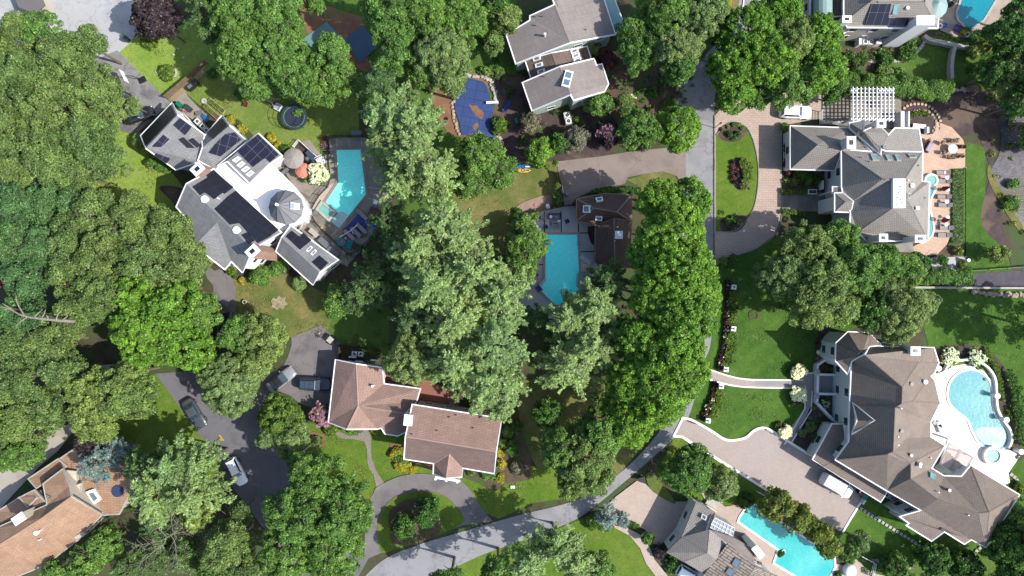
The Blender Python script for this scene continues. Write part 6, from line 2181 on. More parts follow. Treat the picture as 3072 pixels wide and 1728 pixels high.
# ================================================================== SHRUBS AND HEDGES
F()
SH = [
 (373,92,27,1.6,'bush','rounded flowering shrub at the top of the bright front lawn'),
 (415,180,22,1.1,'bush','oval yellow-green shrub in a pale ring on the front lawn'),
 (352,355,22,3,'sage','small conifer-like shrub at the left corner of the solar house'),
 (380,400,20,1.8,'green','shrub under the left eave of the solar house'),
 (405,415,20,1.6,'green','rounded shrub right of the eave shrub, solar house'),
 (578,298,12,1.0,'yel','small golden shrub by the second gable of the solar house'),
 (606,325,14,1.0,'yel','golden shrub on the lawn side of the solar house'),
 (680,345,13,.9,'yel','golden shrub by the third gable of the solar house, upper'),
 (700,365,11,.9,'yel','golden shrub by the third gable of the solar house, lower'),
 (716,376,16,1.4,'dbush','dark shrub left of the taupe umbrella'),
 (650,692,28,2.6,'green','round shrub left below the white gable of the solar house'),
 (700,668,26,2.4,'green','round shrub below the lower chimney of the solar house'),
 (752,712,20,2.0,'sage','grey-green shrub at the lowest solar wing'),
 (578,680,14,1.0,'bush','low yellow-green shrub at the entry corner of the solar house'),
 (608,706,10,.8,'yel','tiny golden shrub by the grey drive'),
 (590,695,7,.6,'dbush','tiny dark clipped ball by the grey drive'),
 (605,235,18,1.6,'dbush','dark shrub by the wooden fence at the backyard'),
 (532,185,14,1.4,'dbush','dark shrub at the upper end of the wooden fence'),
 (748,285,12,1.4,'green','small shrub left of the trampoline'),
 (1255,313,24,1.8,'bush','bright round shrub standing over the blue pool cover'),
 (1222,176,12,1.2,'green','small shrub at the top of the covered pool'),
 (1432,372,12,1.2,'lite','small pale shrub above the tan driveway'),
 (1360,418,7,1.6,'bush','clipped cone by the kayaks, leftmost of three'),
 (1375,420,7,1.8,'bush','clipped cone by the kayaks, middle of three'),
 (1398,412,9,2.4,'bush','taller clipped cone by the kayaks, rightmost'),
 (1402,468,8,2.6,'bush','tall narrow cone beside the tan driveway gate'),
 (1400,492,11,1.8,'dbush','dark cone beside the tan driveway, upper of the pair'),
 (1402,508,12,1.8,'dbush','dark cone beside the tan driveway, lower of the pair'),
 (1302,533,11,.9,'dbush','dark round shrub at the end of the patio fence'),
 (1300,553,13,1.2,'dbush','dark shrub in the brick ring left of the patio'),
 (1345,540,13,1.4,'green','light shrub at the patio fence corner'),
 (795,1112,16,.8,'lite','pale variegated shrub in a mulch ring by the flagpole'),
 (828,1080,18,1.1,'bush','yellow-green shrub at the left foot of the rose house'),
 (845,1068,10,.9,'bush','small yellow-green shrub right of the crape myrtle'),
 (862,1078,9,.7,'green','tiny shrub on the curved path, first'),
 (884,1086,9,.7,'green','tiny shrub on the curved path, second'),
 (903,1082,8,.6,'bush','tiny shrub on the curved path, third'),
 (942,1086,9,.8,'yel','golden ball shrub right of the curved path'),
 (901,1073,10,.6,'yel','low golden shrub under the rose house eave'),
 (1000,1145,22,1.0,'yel','golden barberry mass left of the rose house, upper'),
 (1010,1172,20,1.0,'yel','golden barberry mass left of the rose house, lower'),
 (1035,1182,15,.9,'yel','golden barberry mass left of the rose house, right end'),
 (1010,1155,15,1.2,'green','green shrub set inside the golden mass'),
 (1185,1188,12,.8,'bush','shrub right of the white portico'),
 (1228,1195,20,1.4,'green','large green shrub right of the portico'),
 (1258,1205,12,.8,'yel','pale golden shrub at the lawn corner of the rose house'),
 (1262,1168,13,1.0,'yel','golden shrub along the right wall of the rose house, lower'),
 (1258,1140,14,1.0,'yel','golden shrub along the right wall of the rose house, upper'),
 (1265,1115,12,1.4,'green','green shrub at the right wall of the rose house'),
 (1275,1088,15,1.6,'green','green shrub at the upper right corner of the rose house'),
 (1288,1130,22,2.0,'dbush','dark shrub east of the rose house'),
 (1300,1180,20,1.4,'dry','grey wispy shrub east of the golden shrubs'),
 (1300,1075,16,1.8,'dbush','dark shrub above the right corner path of the rose house'),
 (1196,1018,16,1.6,'yel','golden shrub behind the rose house under the pines'),
 (1520,1325,17,1.6,'ball','clipped green dome left of the pink paved drive'),
 (1570,1312,18,1.6,'spruce','blue clipped ball beside the pink paved drive'),
 (1495,1315,22,1.8,'dbush','dark shrub beside the sprawling blue spruce'),
 (1630,1355,17,2.4,'ball','clipped green egg-shaped topiary on the pink paved path'),
 (1665,1392,20,1.6,'purple','dark maroon round shrub by the shake-roofed house'),
 (1700,1420,24,1.4,'dbush','dark shrubs at the foot of the shake-roofed house'),
 (1600,1322,10,.8,'bush','small low shrub beside the pink drive corner'),
 (1752,1265,14,1.2,'dbush','dark shrub under the round tree at the shake-roofed house'),
 (1783,1190,14,1.2,'dbush','dark upright shrub by the white kerb'),
 (1880,1262,22,1.4,'dbush','dark shrub at the wall between drive and bottom pool'),
 (1852,312,6,.5,'ball','small pale ball in the top bed of the drive island, first'),
 (1838,336,8,.8,'dbush','green ball in the top bed of the drive island'),
 (1858,336,8,.8,'dbush','second green ball in the top bed of the drive island'),
 (1848,345,7,.7,'dbush','lowest green ball in the top bed of the drive island'),
 (1830,555,9,.8,'green','green ball in the bottom bed of the drive island, left'),
 (1848,550,9,.9,'green','green ball in the bottom bed of the drive island, middle'),
 (1862,560,8,.7,'lite','pale ball in the bottom bed of the drive island, right'),
 (1842,572,7,.6,'dbush','dark ball at the lower rim of the drive island'),
 (1822,660,14,1.2,'green','rounded shrub at the lower end of the paver drive, left'),
 (1845,655,18,1.4,'dbush','rounded shrub at the lower end of the paver drive, right'),
 (2000,457,13,1.0,'olive','mixed shrub in the courtyard bed of the tiled house, left'),
 (2022,440,12,1.0,'green','green shrub in the courtyard bed of the tiled house'),
 (2005,440,9,.8,'bush','bright shrub in the top corner of the courtyard bed'),
 (2035,455,15,1.1,'green','larger shrub in the courtyard bed of the tiled house'),
 (2055,452,12,1.1,'dbush','dark shrub close to the tiled house wall'),
 (1975,318,12,1.2,'green','green shrub at the top left corner of the tiled house'),
 (2415,632,12,1.2,'olive','brownish ball shrub at the lower end of the lounger terrace'),
 (2425,670,12,1.0,'olive','olive ball shrub at the corner of the beige paving'),
 (2372,655,14,1.6,'dbush','dark shrub left of the metal fire bowl'),
 (2555,460,14,1.2,'green','reedy clump in the pond, upper'),
 (2550,510,22,1.4,'green','reedy clump in the pond, lower'),
 (2485,112,16,1.8,'yel','bright yellow-green shrub below the top right pool'),
 (2450,130,16,1.8,'olive','brown-green round shrub on the top right lawn'),
 (2430,75,12,1.2,'olive','small bronze shrub by the top right pool deck'),
 (2465,90,20,2.0,'green','loose shrub right of the top right pool deck'),
 (2180,210,26,1.8,'green','shrub above the white pergola, left of centre'),
 (2230,185,24,1.8,'lite','light shrub below the curved stepping stones'),
 (2270,190,22,1.8,'green','shrub at the right end of the stepping stone bed'),
 (2145,205,22,1.6,'dbush','dark shrub at the left end of the stepping stone bed'),
 (2160,180,18,1.4,'dbush','dark low shrub under the first stepping stones'),
 (2230,148,22,1.4,'dbush','dark shrub right of the air conditioners, top right house'),
 (2290,128,24,1.6,'dbush','dark shrub at the foot of the big white chimney'),
 (2300,98,18,1.4,'green','low shrub right of the big white chimney'),
 (2075,865,16,.9,'dbush','dark planting left of the octagonal turret'),
 (2060,1110,20,1.2,'dbush','dark shrub in the bed behind the brown house porch'),
 (2040,1075,14,.8,'sage','silvery ball shrub in the bed behind the porch'),
 (2020,1090,12,.8,'sage','second silvery ball shrub in the bed behind the porch'),
 (2570,1230,16,.9,'bush','yellow-green shrub at the right edge near the hot tub'),
 (2110,1448,10,.8,'dbush','small dark shrub on the pool deck at the bottom'),
 (1965,1395,9,.6,'dbush','small potted-looking shrub by the white garden sofa'),
]
for x,y,r,h,k,lab in SH:
    if lab: shrub(x,y,r,h,k,lab)
for i,(x,y) in enumerate(((1818,325),(1832,318),(1846,314),(1860,313),(1868,322))):
    shrub(x,y,5,.35,'lite','small pale round perennial along the top rim of the drive island bed','pale perennials in the drive island',name='perennial',cat='perennial')
for i,(x,y) in enumerate(((1845,408),(1846,420),(1843,433),(1845,447),(1850,458),(1855,425),(1856,440))):
    shrub(x,y,6,.6,'redm' if i % 2 else 'purple','small dark red shrub inside the crescent hedge of the drive island','dark red shrubs in the drive island')
fr(2272,400)
for i,(x,y) in enumerate(((335,450),(380,440),(300,380),(520,480))):
    shrub(x,y,26,.8,'redm','reddish flowering shrub in the courtyard bed of the tiled house','reddish shrubs in the courtyard bed')
F()
# flowering plants
def bloomer(x,y,r,h,lab,b=L_wht,k='dbush',bn=120,bs=.14,cat='flowering shrub',group=None,name='flowering_shrub'):
    shrub(x,y,r,h,k,lab,group,name,cat=cat,bloom=b,bn=bn,bs=bs)
bloomer(795,440,30,3.0,'large round white hydrangea beside the salmon umbrella',bn=420,bs=.2,name='hydrangea',k='green')
bloomer(2011,935,19,1.6,'round white hydrangea above the white-edged walk of the brown house',bn=220,bs=.24,name='hydrangea')
bloomer(2011,994,20,1.6,'round white hydrangea below the white-edged walk of the brown house',bn=220,bs=.24,name='hydrangea')
bloomer(1978,1088,16,1.4,'white hydrangea at the kerb curve of the brick drive',bn=150,bs=.24,name='hydrangea')
bloomer(2395,900,22,1.2,'white flowering shrub left behind the lagoon pool',bn=190,bs=.22,k='bush',name='hydrangea')
bloomer(2460,902,22,1.2,'white flowering shrub right behind the lagoon pool',bn=180,bs=.2,name='hydrangea')
bloomer(1585,245,14,1.2,'white flowered shrub in the mulch right of the grey house',bn=30,bs=.12,k='lite')
bloomer(808,1045,30,3.2,'pink crape myrtle at the left end of the rose-roofed house',b=L_pnk,bn=90,bs=.34,k='dbush',name='crape_myrtle')
bloomer(1527,340,26,5.6,'dusky pink flower spikes on top of the crape myrtle by the tan driveway',b=L_pnk,bn=80,bs=.2,k='purple',name='crape_myrtle')
for x,y,lab in ((2000,935,'upper'),(2000,1000,'lower')):
    bloomer(x,y + 4,17,.5,'ring of red bedding flowers round the %s white hydrangea' % lab,b=L_redf,bn=70,bs=.12,name='flower_bed',cat='flower bed')
bloomer(1965,1075,14,.5,'red and white bedding flowers left of the kerb hydrangea',b=L_redf,bn=50,bs=.12,name='flower_bed',cat='flower bed')
fr(2272,840)
bloomer(590,620,26,.5,'red bedding flowers below the bay windows of the turret',b=L_redf,bn=50,bs=.14,name='flower_bed',cat='flower bed')
bloomer(590,700,22,.5,'white flowers among the bedding under the turret',b=L_wht,bn=30,bs=.14,name='flower_bed',cat='flower bed')
bloomer(580,760,22,.5,'pink bedding flowers under the lower bay window of the turret',b=L_pnk,bn=30,bs=.14,name='flower_bed',cat='flower bed')
bloomer(640,850,60,.6,'red and pink flowers in the upper entrance bed of the brown house',b=L_redf,bn=50,bs=.16,name='flower_bed',cat='flower bed')
bloomer(660,1180,60,.6,'white and red flowers in the lower entrance bed of the brown house',b=L_wht,bn=30,bs=.16,name='flower_bed',cat='flower bed')
bloomer(1775,745,22,.6,'magenta flowers at the right corner of the brown roof',b=L_redf,bn=30,bs=.12,name='flower_bed',cat='flower bed')
F()
# the long rows of red and white flowers with a clipped hedge behind
for pts,n,g in (([(1832,712),(1832,780),(1828,840),(1822,890),(1812,925)],26,'upper'),([(1803,968),(1790,1010),(1772,1052)],13,'lower')):
    P = smooth_pts(pts,False,12)
    for i in range(n):
        q = P[int((len(P) - 1) * i / (n - 1))]
        col = (L_redf,L_redf,L_wht)[i % 3]
        shrub(q[0],q[1],8.5,.55,'purple','%s flowering mound in the %s roadside flower row of the brown house' % ('white' if col is L_wht else 'red',g),'%s %s mounds in the roadside flower rows' % (g,'white' if col is L_wht else 'red'),'flower_mound',cat='flowers',bloom=col,bn=7,bs=.13)
hedge([(1845,722),(1845,780),(1842,822)],1.5,.8,'bush','clipped yellow-green hedge behind the roadside flowers, upper length',sm=True)
hedge([(1842,835),(1838,880),(1825,920)],1.7,.8,'bush','clipped yellow-green hedge behind the roadside flowers, middle length',sm=True)
hedge([(1815,975),(1805,1010),(1785,1055)],1.7,.8,'bush','clipped yellow-green hedge below the white-edged walk',sm=True)
hedge([(1864,402),(1878,412),(1881,435),(1876,458),(1866,470)],1.4,.8,'bush','crescent-shaped clipped hedge in the middle of the drive island',sm=True)
hedge([(2110,205),(2200,215),(2290,215),(2390,222)],3.6,3.2,'green','long lumpy evergreen hedge between the top right lawn and the mulch yard',dens=1.1)
hedge([(2210,690),(2290,700),(2440,700)],2.6,2.6,'green','evergreen hedge running toward the pond along the dark gravel')
hedge([(2128,142),(2180,150)],2.0,1.3,'dbush','dark low hedge under the air conditioners of the top right house')
hedge([(1968,532),(2025,536)],.7,.7,'bush','low clipped hedge below the entrance path of the tiled house')
hedge([(1970,482),(2030,484)],.8,.7,'bush','low clipped hedge above the entrance path of the tiled house')
hedge([(1490,482),(1570,478),(1610,482)],1.0,1.2,'dbush','dark hedge along the upper eave of the pool house')
hedge([(1760,1155),(1800,1180),(1850,1215)],1.2,1.0,'green','low hedge between the round tree and the white kerb')
hedge([(1570,1310),(1605,1330)],.8,.6,'dbush','low dark hedge at the edge of the pink paved drive')
hedge([(2540,930),(2560,1000),(2570,1120)],1.6,1.0,'dbush','dark planting along the right side of the lagoon pool wall')
hedge([(2480,880),(2510,930),(2520,1000)],.9,.6,'bush','yellow-green planting hugging the lagoon pool wall')
# arborvitae row along the top right pool
fr(2272,0)
for k in range(13):
    t = k / 12
    x = 1790 + 400 * t; y = 360 + 75 * math.sin(t * 2.6) + 10 * t
    shrub(x,y,16,3.4,'dbush','narrow dark arborvitae in the curved row under the top right pool','arborvitae under the top right pool','arborvitae',cat='evergreen',dens=.7)
# reeds along the lounger terrace
fr(2272,400)
SEED[0] += 7; _r = np.random.default_rng(9)
n = 5200
_x = _r.uniform(1880,1992,n); _y = _r.uniform(350,1060,n)
_P = np.array([tuple(W(a,b,0)) for a,b in zip(_x,_y)]); _P[:,2] = _r.uniform(.08,.35,n)
o = leaves_obj('ornamental_grass',_P,rdir(_r,n) * .5 + np.array([0,0,.6]),np.array([1.,.3,.4]) + rdir(_r,n) * .6,np.full(n,.035),_r.uniform(.12,.3,n),_r.uniform(0,1,n),L_reed)
tag(o,'strip of blue-green ornamental grass between the loungers and the mown lawn','ornamental grass',kind='stuff')
# yellow flower strip at the top
fr(1500,0)
n = 1500; _x = _r.uniform(2196,2228,n); _y = _r.uniform(0,190,n)
_P = np.array([tuple(W(a,b,0)) for a,b in zip(_x,_y)]); _P[:,2] = _r.uniform(.1,.4,n)
o = leaves_obj('yellow_flowers',_P,rdir(_r,n) * .5 + np.array([0,0,.7]),rdir(_r,n),np.full(n,.09),np.full(n,.1),_r.uniform(.4,1,n),leafmat('yellow_petals',C(236,220,60),0,.2))
tag(o,'strip of yellow flowers beside the curved road at the top edge','flowers',kind='stuff')

F()
undergrowth([[(1000,180),(1180,200),(1140,240),(1000,230)],[(1300,250),(1420,250),(1480,330),(1400,400),(1300,380)],[(1470,190),(1750,190),(1720,290),(1480,300)],[(1180,0),(1260,0),(1300,200),(1290,260),(1200,180)]],1.1,'low weeds and groundcover among the trees around the grey stepped house',seed=4)
undergrowth([[(2120,160),(2290,200),(2290,235),(2110,225)],[(2120,125),(2330,90),(2310,125),(2200,150)],[(2420,120),(2576,100),(2576,290),(2450,240)]],1.1,'mixed groundcover between the curved stepping stones and the long hedge',seed=5)
undergrowth([[(2130,1440),(2170,1400),(2400,1430),(2520,1360),(2600,1250),(2640,1500),(2150,1500)]],.7,'shaded groundcover in the bottom right corner',seed=6)
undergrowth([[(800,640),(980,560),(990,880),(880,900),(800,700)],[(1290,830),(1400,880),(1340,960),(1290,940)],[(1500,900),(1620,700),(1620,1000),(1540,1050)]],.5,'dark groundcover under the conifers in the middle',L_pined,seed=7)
undergrowth([[(2060,870),(2150,900),(2120,930),(2060,930)],[(2025,1060),(2100,1060),(2090,1150),(2040,1130)],[(2370,870),(2480,870),(2545,940),(2575,1180),(2550,1200),(2510,1000),(2430,895)],[(1860,1260),(1960,1290),(1950,1310),(1850,1290)],[(1970,430),(2060,430),(2060,480),(1970,480)]],1.3,'mixed low plants filling the beds of the two big right-hand houses',L_bush,seed=8,hmax=.45)

undergrowth([[(2488,345),(2515,350),(2530,480),(2560,600),(2576,640),(2556,660),(2505,540)],[(2450,230),(2576,240),(2576,320),(2520,330)]],1.2,'ragged weeds along the bank between the mulch yard and the pond',L_olive,seed=11,hmax=.4)
undergrowth([[(2520,380),(2576,340),(2576,420),(2530,470)],[(2540,540),(2576,540),(2576,600),(2560,590)]],.8,'floating brown and green weed on the pond',L_olive,seed=12,hmax=.1)

def tufts(polys,per,label,mat,seed):
    """weeds, clover and stray leaves that break up a lawn"""
    rng = np.random.default_rng(seed); P = []
    for poly in polys:
        xs = [p[0] for p in poly]; ys = [p[1] for p in poly]
        n = int(per * abs(area2(poly)) / 2 / (FR[2] * 20) ** 2)
        cl = [(rng.uniform(min(xs),max(xs)),rng.uniform(min(ys),max(ys))) for _ in range(max(3,n // 60))]
        for _ in range(n):
            q = cl[rng.integers(len(cl))]
            x,y = q[0] + rng.normal(0,14),q[1] + rng.normal(0,9)
            if inside(poly,(x,y)):
                c = W(x,y); P.append((c.x,c.y,rng.uniform(-.12,.04)))
    P = np.array(P); n = len(P)
    return tag(leaves_obj('lawn_weeds',P,rdir(rng,n) * .4 + np.array([0,0,.8]),rdir(rng,n),rng.uniform(.03,.08,n),rng.uniform(.05,.13,n),rng.uniform(0,1,n),mat),label,'weeds',kind='stuff')
tufts([[(1805,690),(1930,660),(2060,850),(2040,925),(1860,940),(1800,920)],[(1815,985),(2000,990),(1960,1080),(1850,1095),(1790,1050)],[(2380,740),(2576,740),(2576,1000),(2540,900),(2380,850)]],9,'pale clover and grass tufts dotting the mown lawns on the right',leafmat('clover',C(128,160,84,1.1),.1,.3),21)
tufts([[(300,130),(500,70),(430,245)],[(200,440),(340,330),(460,480),(520,620),(420,600)],[(480,230),(780,300),(850,340),(640,320)],[(600,700),(800,720),(840,860),(740,840),(600,770)]],8,'weeds and stray leaves on the lawns around the solar house',leafmat('lawn_litter',C(150,150,84,1.0),.1,.4),22)
tufts([[(820,1090),(920,1110),(940,1230),(860,1160)],[(940,1100),(1000,1190),(960,1200)],[(1180,1220),(1380,1200),(1370,1260),(1240,1290)],[(960,1260),(1150,1260),(1150,1330),(960,1390)],[(1300,960),(1480,1000),(1380,1200),(1310,1100)],[(1160,540),(1390,440),(1260,620)]],8,'weeds and stray leaves on the lawns around the rose-roofed house',bpy.data.materials['lawn_litter'],23)

# ================================================================== POOLS
fr(500,400)
pool('swimming_pool','angled teal swimming pool with corner steps beside the solar house',[(1640,162),(1875,158),(1900,380),(1925,590),(1668,912),(1590,850),(1655,770),(1540,665),(1660,480)],WT_left,M_conc,.4,
     steps=[[(1640,770),(1700,755),(1755,790),(1670,905),(1598,850)],[(1628,805),(1700,860),(1670,903),(1600,850)]])
pool('hot_tub','rectangular spa set in the corner of the angled teal pool',[(1505,680),(1615,765),(1570,825),(1470,735)],WT_spa,M_stone,.35,zc=.3,zw=.16,cat='hot tub')
fr(1400,450)
pool('swimming_pool','cyan swimming pool with pointed foot in the centre of the photo',[(765,818),(1068,818),(1085,1190),(1090,1330),(1085,1345),(900,1500),(850,1490),(680,1320),(760,1240)],WT_mid,M('pool_coping',C(196,182,176),.06,1,6),.35,
     steps=[[(1058,1195),(1085,1195),(1085,1340),(1058,1320)],[(685,1318),(755,1245),(775,1250),(700,1345)]])
pool('hot_tub','small square spa attached to the right side of the cyan pool',[(1100,1195),(1165,1195),(1165,1310),(1098,1310)],WT_spa,M_bluedeck,.3,zc=.2,zw=.12,cat='hot tub')
fr(2272,840)
pool('swimming_pool','kidney-shaped aqua lagoon pool in the white terrace of the brown house',[(2060,875),(2150,900),(2225,965),(2255,1060),(2262,1200),(2300,1330),(2390,1430),(2420,1520),(2405,1590),(2330,1640),(2230,1620),(2140,1560),(2080,1450),(2030,1340),(1930,1260),(1860,1180),(1845,1080),(1880,970),(1960,900)],WT_lag,M_kerb,.3,sm=True,
     steps=[smooth_pts([(2150,1425),(2250,1425),(2370,1430),(2400,1520),(2385,1580),(2320,1620),(2230,1600),(2150,1540),(2100,1460)],True,4)])
_c = W(2282,1700,.6)
_o = root('hot_tub','round raised white spa at the lower end of the lagoon pool','hot tub',(_c.x,_c.y,0))
MB().ring((0,0),1.0,1.42,-.1,.62,36).build('rim',M_kerb,_o,local=True)
MB().cyl((0,0),1.02,.3,.46,32).build('water',WT_spa,_o,local=True)
MB().ring((0,0),.5,.66,.465,.475,24,.3,4.2).build('bench',WT_shal,_o,local=True)
band('retaining_wall',[(1700,915),(1790,880),(1830,815),(1930,775),(2040,770),(2150,800),(2235,870),(2280,960),(2290,1080),(2300,1230),(2350,1340),(2420,1440),(2440,1530),(2410,1620)],.3,-.16,.55,M_kerb,sm=True,label='curving low white wall wrapping the lagoon pool terrace',cat='wall')
fr(2272,0)
pool('swimming_pool','deep turquoise pool with pointed lower end in the top right corner',[(1985,-60),(1960,40),(1930,120),(1945,190),(2045,290),(2180,190),(2260,60),(2330,-60)],WT_top,M_stone,.3)
fr(1600,1278)
pool('swimming_pool','long turquoise pool half covered by the row of olive trees, bottom right',[(2085,755),(2140,770),(2200,810),(2420,960),(2900,1270),(2905,1360),(2820,1520),(2600,1480),(2330,1320),(2375,1190),(1985,920),(2000,880)],WT_bot,M_kerb,.3)
fr(800,0)
_cv = S('pool_cover',[(1870,790),(1920,760),(2040,775),(2110,810),(2150,900),(2160,960),(2190,1010),(2175,1120),(2160,1220),(2220,1300),(2235,1370),(2150,1360),(1990,1300),(1890,1300),(1860,1180),(1820,1060),(1820,920)],M_cover,sm=True,z=.04,kind=None,label='dark blue winter cover stretched over the freeform pool, strewn with brown leaves',cat='pool cover')
for pts in ([(1955,1008),(1985,1022),(2030,1018),(2050,1050),(2085,1072),(2096,1118),(2072,1150),(2045,1128),(2020,1122),(2004,1086),(1984,1070)],[(1990,1220),(2035,1185),(2045,1225),(2010,1260)]):
    S('leaf_litter',pts,M_redm,sm=True,z=.055,kind='stuff',label='patch of fallen brown leaves on the blue pool cover',cat='leaves')
_r2 = np.random.default_rng(12); n = 170
_x = _r2.uniform(1830,2190,n); _y = _r2.uniform(790,1330,n)
_k = [inside([(1870,810),(2040,785),(2110,820),(2150,960),(2170,1110),(2160,1230),(2200,1340),(1900,1290),(1830,1060)],(a,b)) for a,b in zip(_x,_y)]
_P = np.array([tuple(W(a,b,.06)) for a,b,k in zip(_x,_y,_k) if k]); n = len(_P)
tag(leaves_obj('leaf_litter',_P,rdir(_r2,n) * .2 + np.array([0,0,1.]),rdir(_r2,n),_r2.uniform(.02,.06,n),_r2.uniform(.03,.07,n),_r2.uniform(0,1,n),leafmat('dead_leaves',C(176,130,104),0,.3)),'scattered single dead leaves on the blue pool cover','leaves',kind='stuff')
boulder_row([(1830,900),(1800,960),(1795,1060),(1810,1150),(1830,1230),(1860,1290)],18,.24,'pale boulder along the left rim of the blue covered pool','boulders left of the covered pool')
boulder_row([(1900,735),(1980,730),(2080,745),(2150,765),(2180,820),(2200,880),(2215,960),(2220,1000)],26,.36,'pale boulder along the top and right rim of the blue covered pool','boulders right of the covered pool',M_stone)
boulder_row([(2225,1310),(2260,1340),(2270,1400)],6,.4,'pale boulder at the lower end of the blue covered pool','boulders at the lower end of the covered pool')
fr(2272,840)
boulder_row([(2080,105),(2200,130),(2330,140),(2480,140),(2640,140)],20,.42,'pale boulder in the row below the dark gravel on the right lawn','boulders along the dark gravel')
fr(2272,0)
boulder_row([(1440,1120),(1540,1065),(1640,1070),(1700,1130),(1725,1200),(1690,1290)],30,.17,'small grey edging rock of the round bed beside the mulch yard','edging rocks of the round bed')
boulder_row([(1840,920),(1880,880),(1960,860),(2040,860)],16,.35,'grey rock in the pile at the right end of the long hedge','rocks at the hedge end')
fr(2272,1278)
boulder_row([(1120,1290),(1230,1330),(1340,1350),(1500,1370)],14,.35,'mossy boulder in the shaded bed at the bottom right','boulders in the shaded bed')

# ================================================================== VEHICLES
fr(0,0)
car('parked_car','black car partly hidden under the grey-green trees on the worn driveway','car',1335,1110,18,4.6,1.85,1.45,'sedan',PT_black,h=.7)
car('parked_car','black car almost fully hidden behind the grey-green tree','car',1195,940,-35,4.4,1.8,1.45,'sedan',PT_black,h=.7)
fr(0,840)
car('parked_car','dark grey sedan parked on the left side of the dark road','car',1875,1290,-58,4.8,1.9,1.45,'sedan',PT_grey,h=.7)
fr(700,900)
car('parked_car','silver sedan with black roof parked askew under the light green tree','car',460,770,38,4.8,1.88,1.45,'sedan',PT_silver,PT_black,h=.7)
car('parked_suv','dark blue three-row suv in front of the rose-roofed garage','suv',790,815,-3,5.0,2.0,1.8,'suv',PT_navy,h=.9)
fr(0,1278)
car('parked_car','white car with black windows parked on the dark road','car',2285,440,-62,4.4,1.75,1.5,'suv',PT_white,h=.8)
fr(2272,1278)
car('parked_van','white delivery van on the brick drive of the brown house','van',790,590,-30,5.1,1.95,2.1,'van',PT_white,h=1.6)
fr(2272,0)
car('parked_suv','white suv under the trees at the top of the curved paver drive','suv',375,1080,-3,4.7,1.9,1.65,'suv',PT_white,h=.9)
fr(0,840)
car('parked_car','dark blue car hidden in tree shade at the end of the short drive','car',2165,455,80,4.6,1.85,1.45,'sedan',PT_navy,h=.7)

# ================================================================== SOLAR HOUSE GARDEN
fr(500,200,6.44)
fence([(30,615),(250,430),(470,240),(700,20),(800,-60)],'weathered wooden board fence between the front lawn and the backyard',1.5,M_wood)
S('boardwalk',[(40,610),(250,440),(470,250),(700,40),(760,90),(600,250),(480,380),(350,500),(160,680)],bricks('boardwalk_planks',C(176,154,130),C(190,168,142),C(120,100,84),2.4,.16,.02,uv=False,rot=-.72))
S('path',[(160,670),(350,490),(420,580),(600,770),(830,980),(760,1080),(640,1120),(300,880)],M_conc)
_pa = MB();
for k,(x,y,lab) in enumerate(((965,760,'upper'),(865,870,'lower'))):
    c = W(x,y,.2); o = root('garden_bed','long wooden plank raised bed on the backyard lawn, %s one' % lab,'raised bed',(c.x,c.y,0),math.radians(-42 if k else -40))
    m = MB()
    for s in (-.33,.33): m.box((0,s,.16),(2.9,.05,.34))
    for s in (-1.45,1.45): m.box((s,0,.16),(.05,.66,.34))
    m.build('boards',M('new_lumber',C(214,190,158),.1,2,9) if k == 0 else bpy.data.materials['new_lumber'],o,local=True)
    MB().box((0,0,.1),(2.85,.6,.2)).build('soil',M_mulch,o,local=True)
    rr = np.random.default_rng(5 + k); n = 260
    P = np.stack([rr.uniform(-1.3,.9 if k == 0 else .5,n) - (0 if k == 0 else .2),rr.uniform(-.25,.25,n),rr.uniform(.24,.5,n)],1)
    q = leaves_obj('seedlings',P,rdir(rr,n) * .5 + np.array([0,0,1.]),rdir(rr,n),np.full(n,.07),np.full(n,.08),rr.uniform(0,1,n),L_bush)
    q.parent = o; q.location = (0,0,0)
    # leaves_obj centred itself: restore local placement
    q.location = (float(P[:,0].mean()),float(P[:,1].mean()),0)
c = W(720,660,.1)
tag(MB().ring((c.x,c.y),.1,.42,-.1,.08,16).build('manhole_ring',M_stone),'round stone ring set in the backyard lawn','stone ring')
c = W(1520,690,.3); o = root('sled','dull maroon plastic sled lying on the backyard lawn','sled',(c.x,c.y,0),1.3)
MB().box((0,0,.12),(1.2,.62,.08)).build('tray',M_maroon,o,local=True)
MB().box((0,.31,.2),(1.2,.05,.14)).box((0,-.31,.2),(1.2,.05,.14)).box((.6,0,.2),(.05,.62,.14)).build('rim',M_maroon,o,local=True)
# swing frame with ladder
c = W(1940,610,1.5); o = root('swing_frame','weathered white timber climbing frame under the backyard trees','climbing frame',(c.x,c.y,0),-.45)
m = MB()
for sy in (-.3,.3): m.tube([(-1.3,sy,1.9),(1.2,sy,1.9)],.05)
for k in range(9): m.tube([(-1.25 + k * .3,-.3,1.9),(-1.25 + k * .3,.3,1.9)],.035)
m.build('ladder',M_stone,o,local=True)
for x0,y0 in ((-1.2,-.8),(-1.2,.8),(1.1,-.9),(1.1,.9)):
    MB().tube([(x0 * 1.1,y0,0),(x0,y0 * .35,1.95)],.055).build('leg',M_stone,o,local=True)
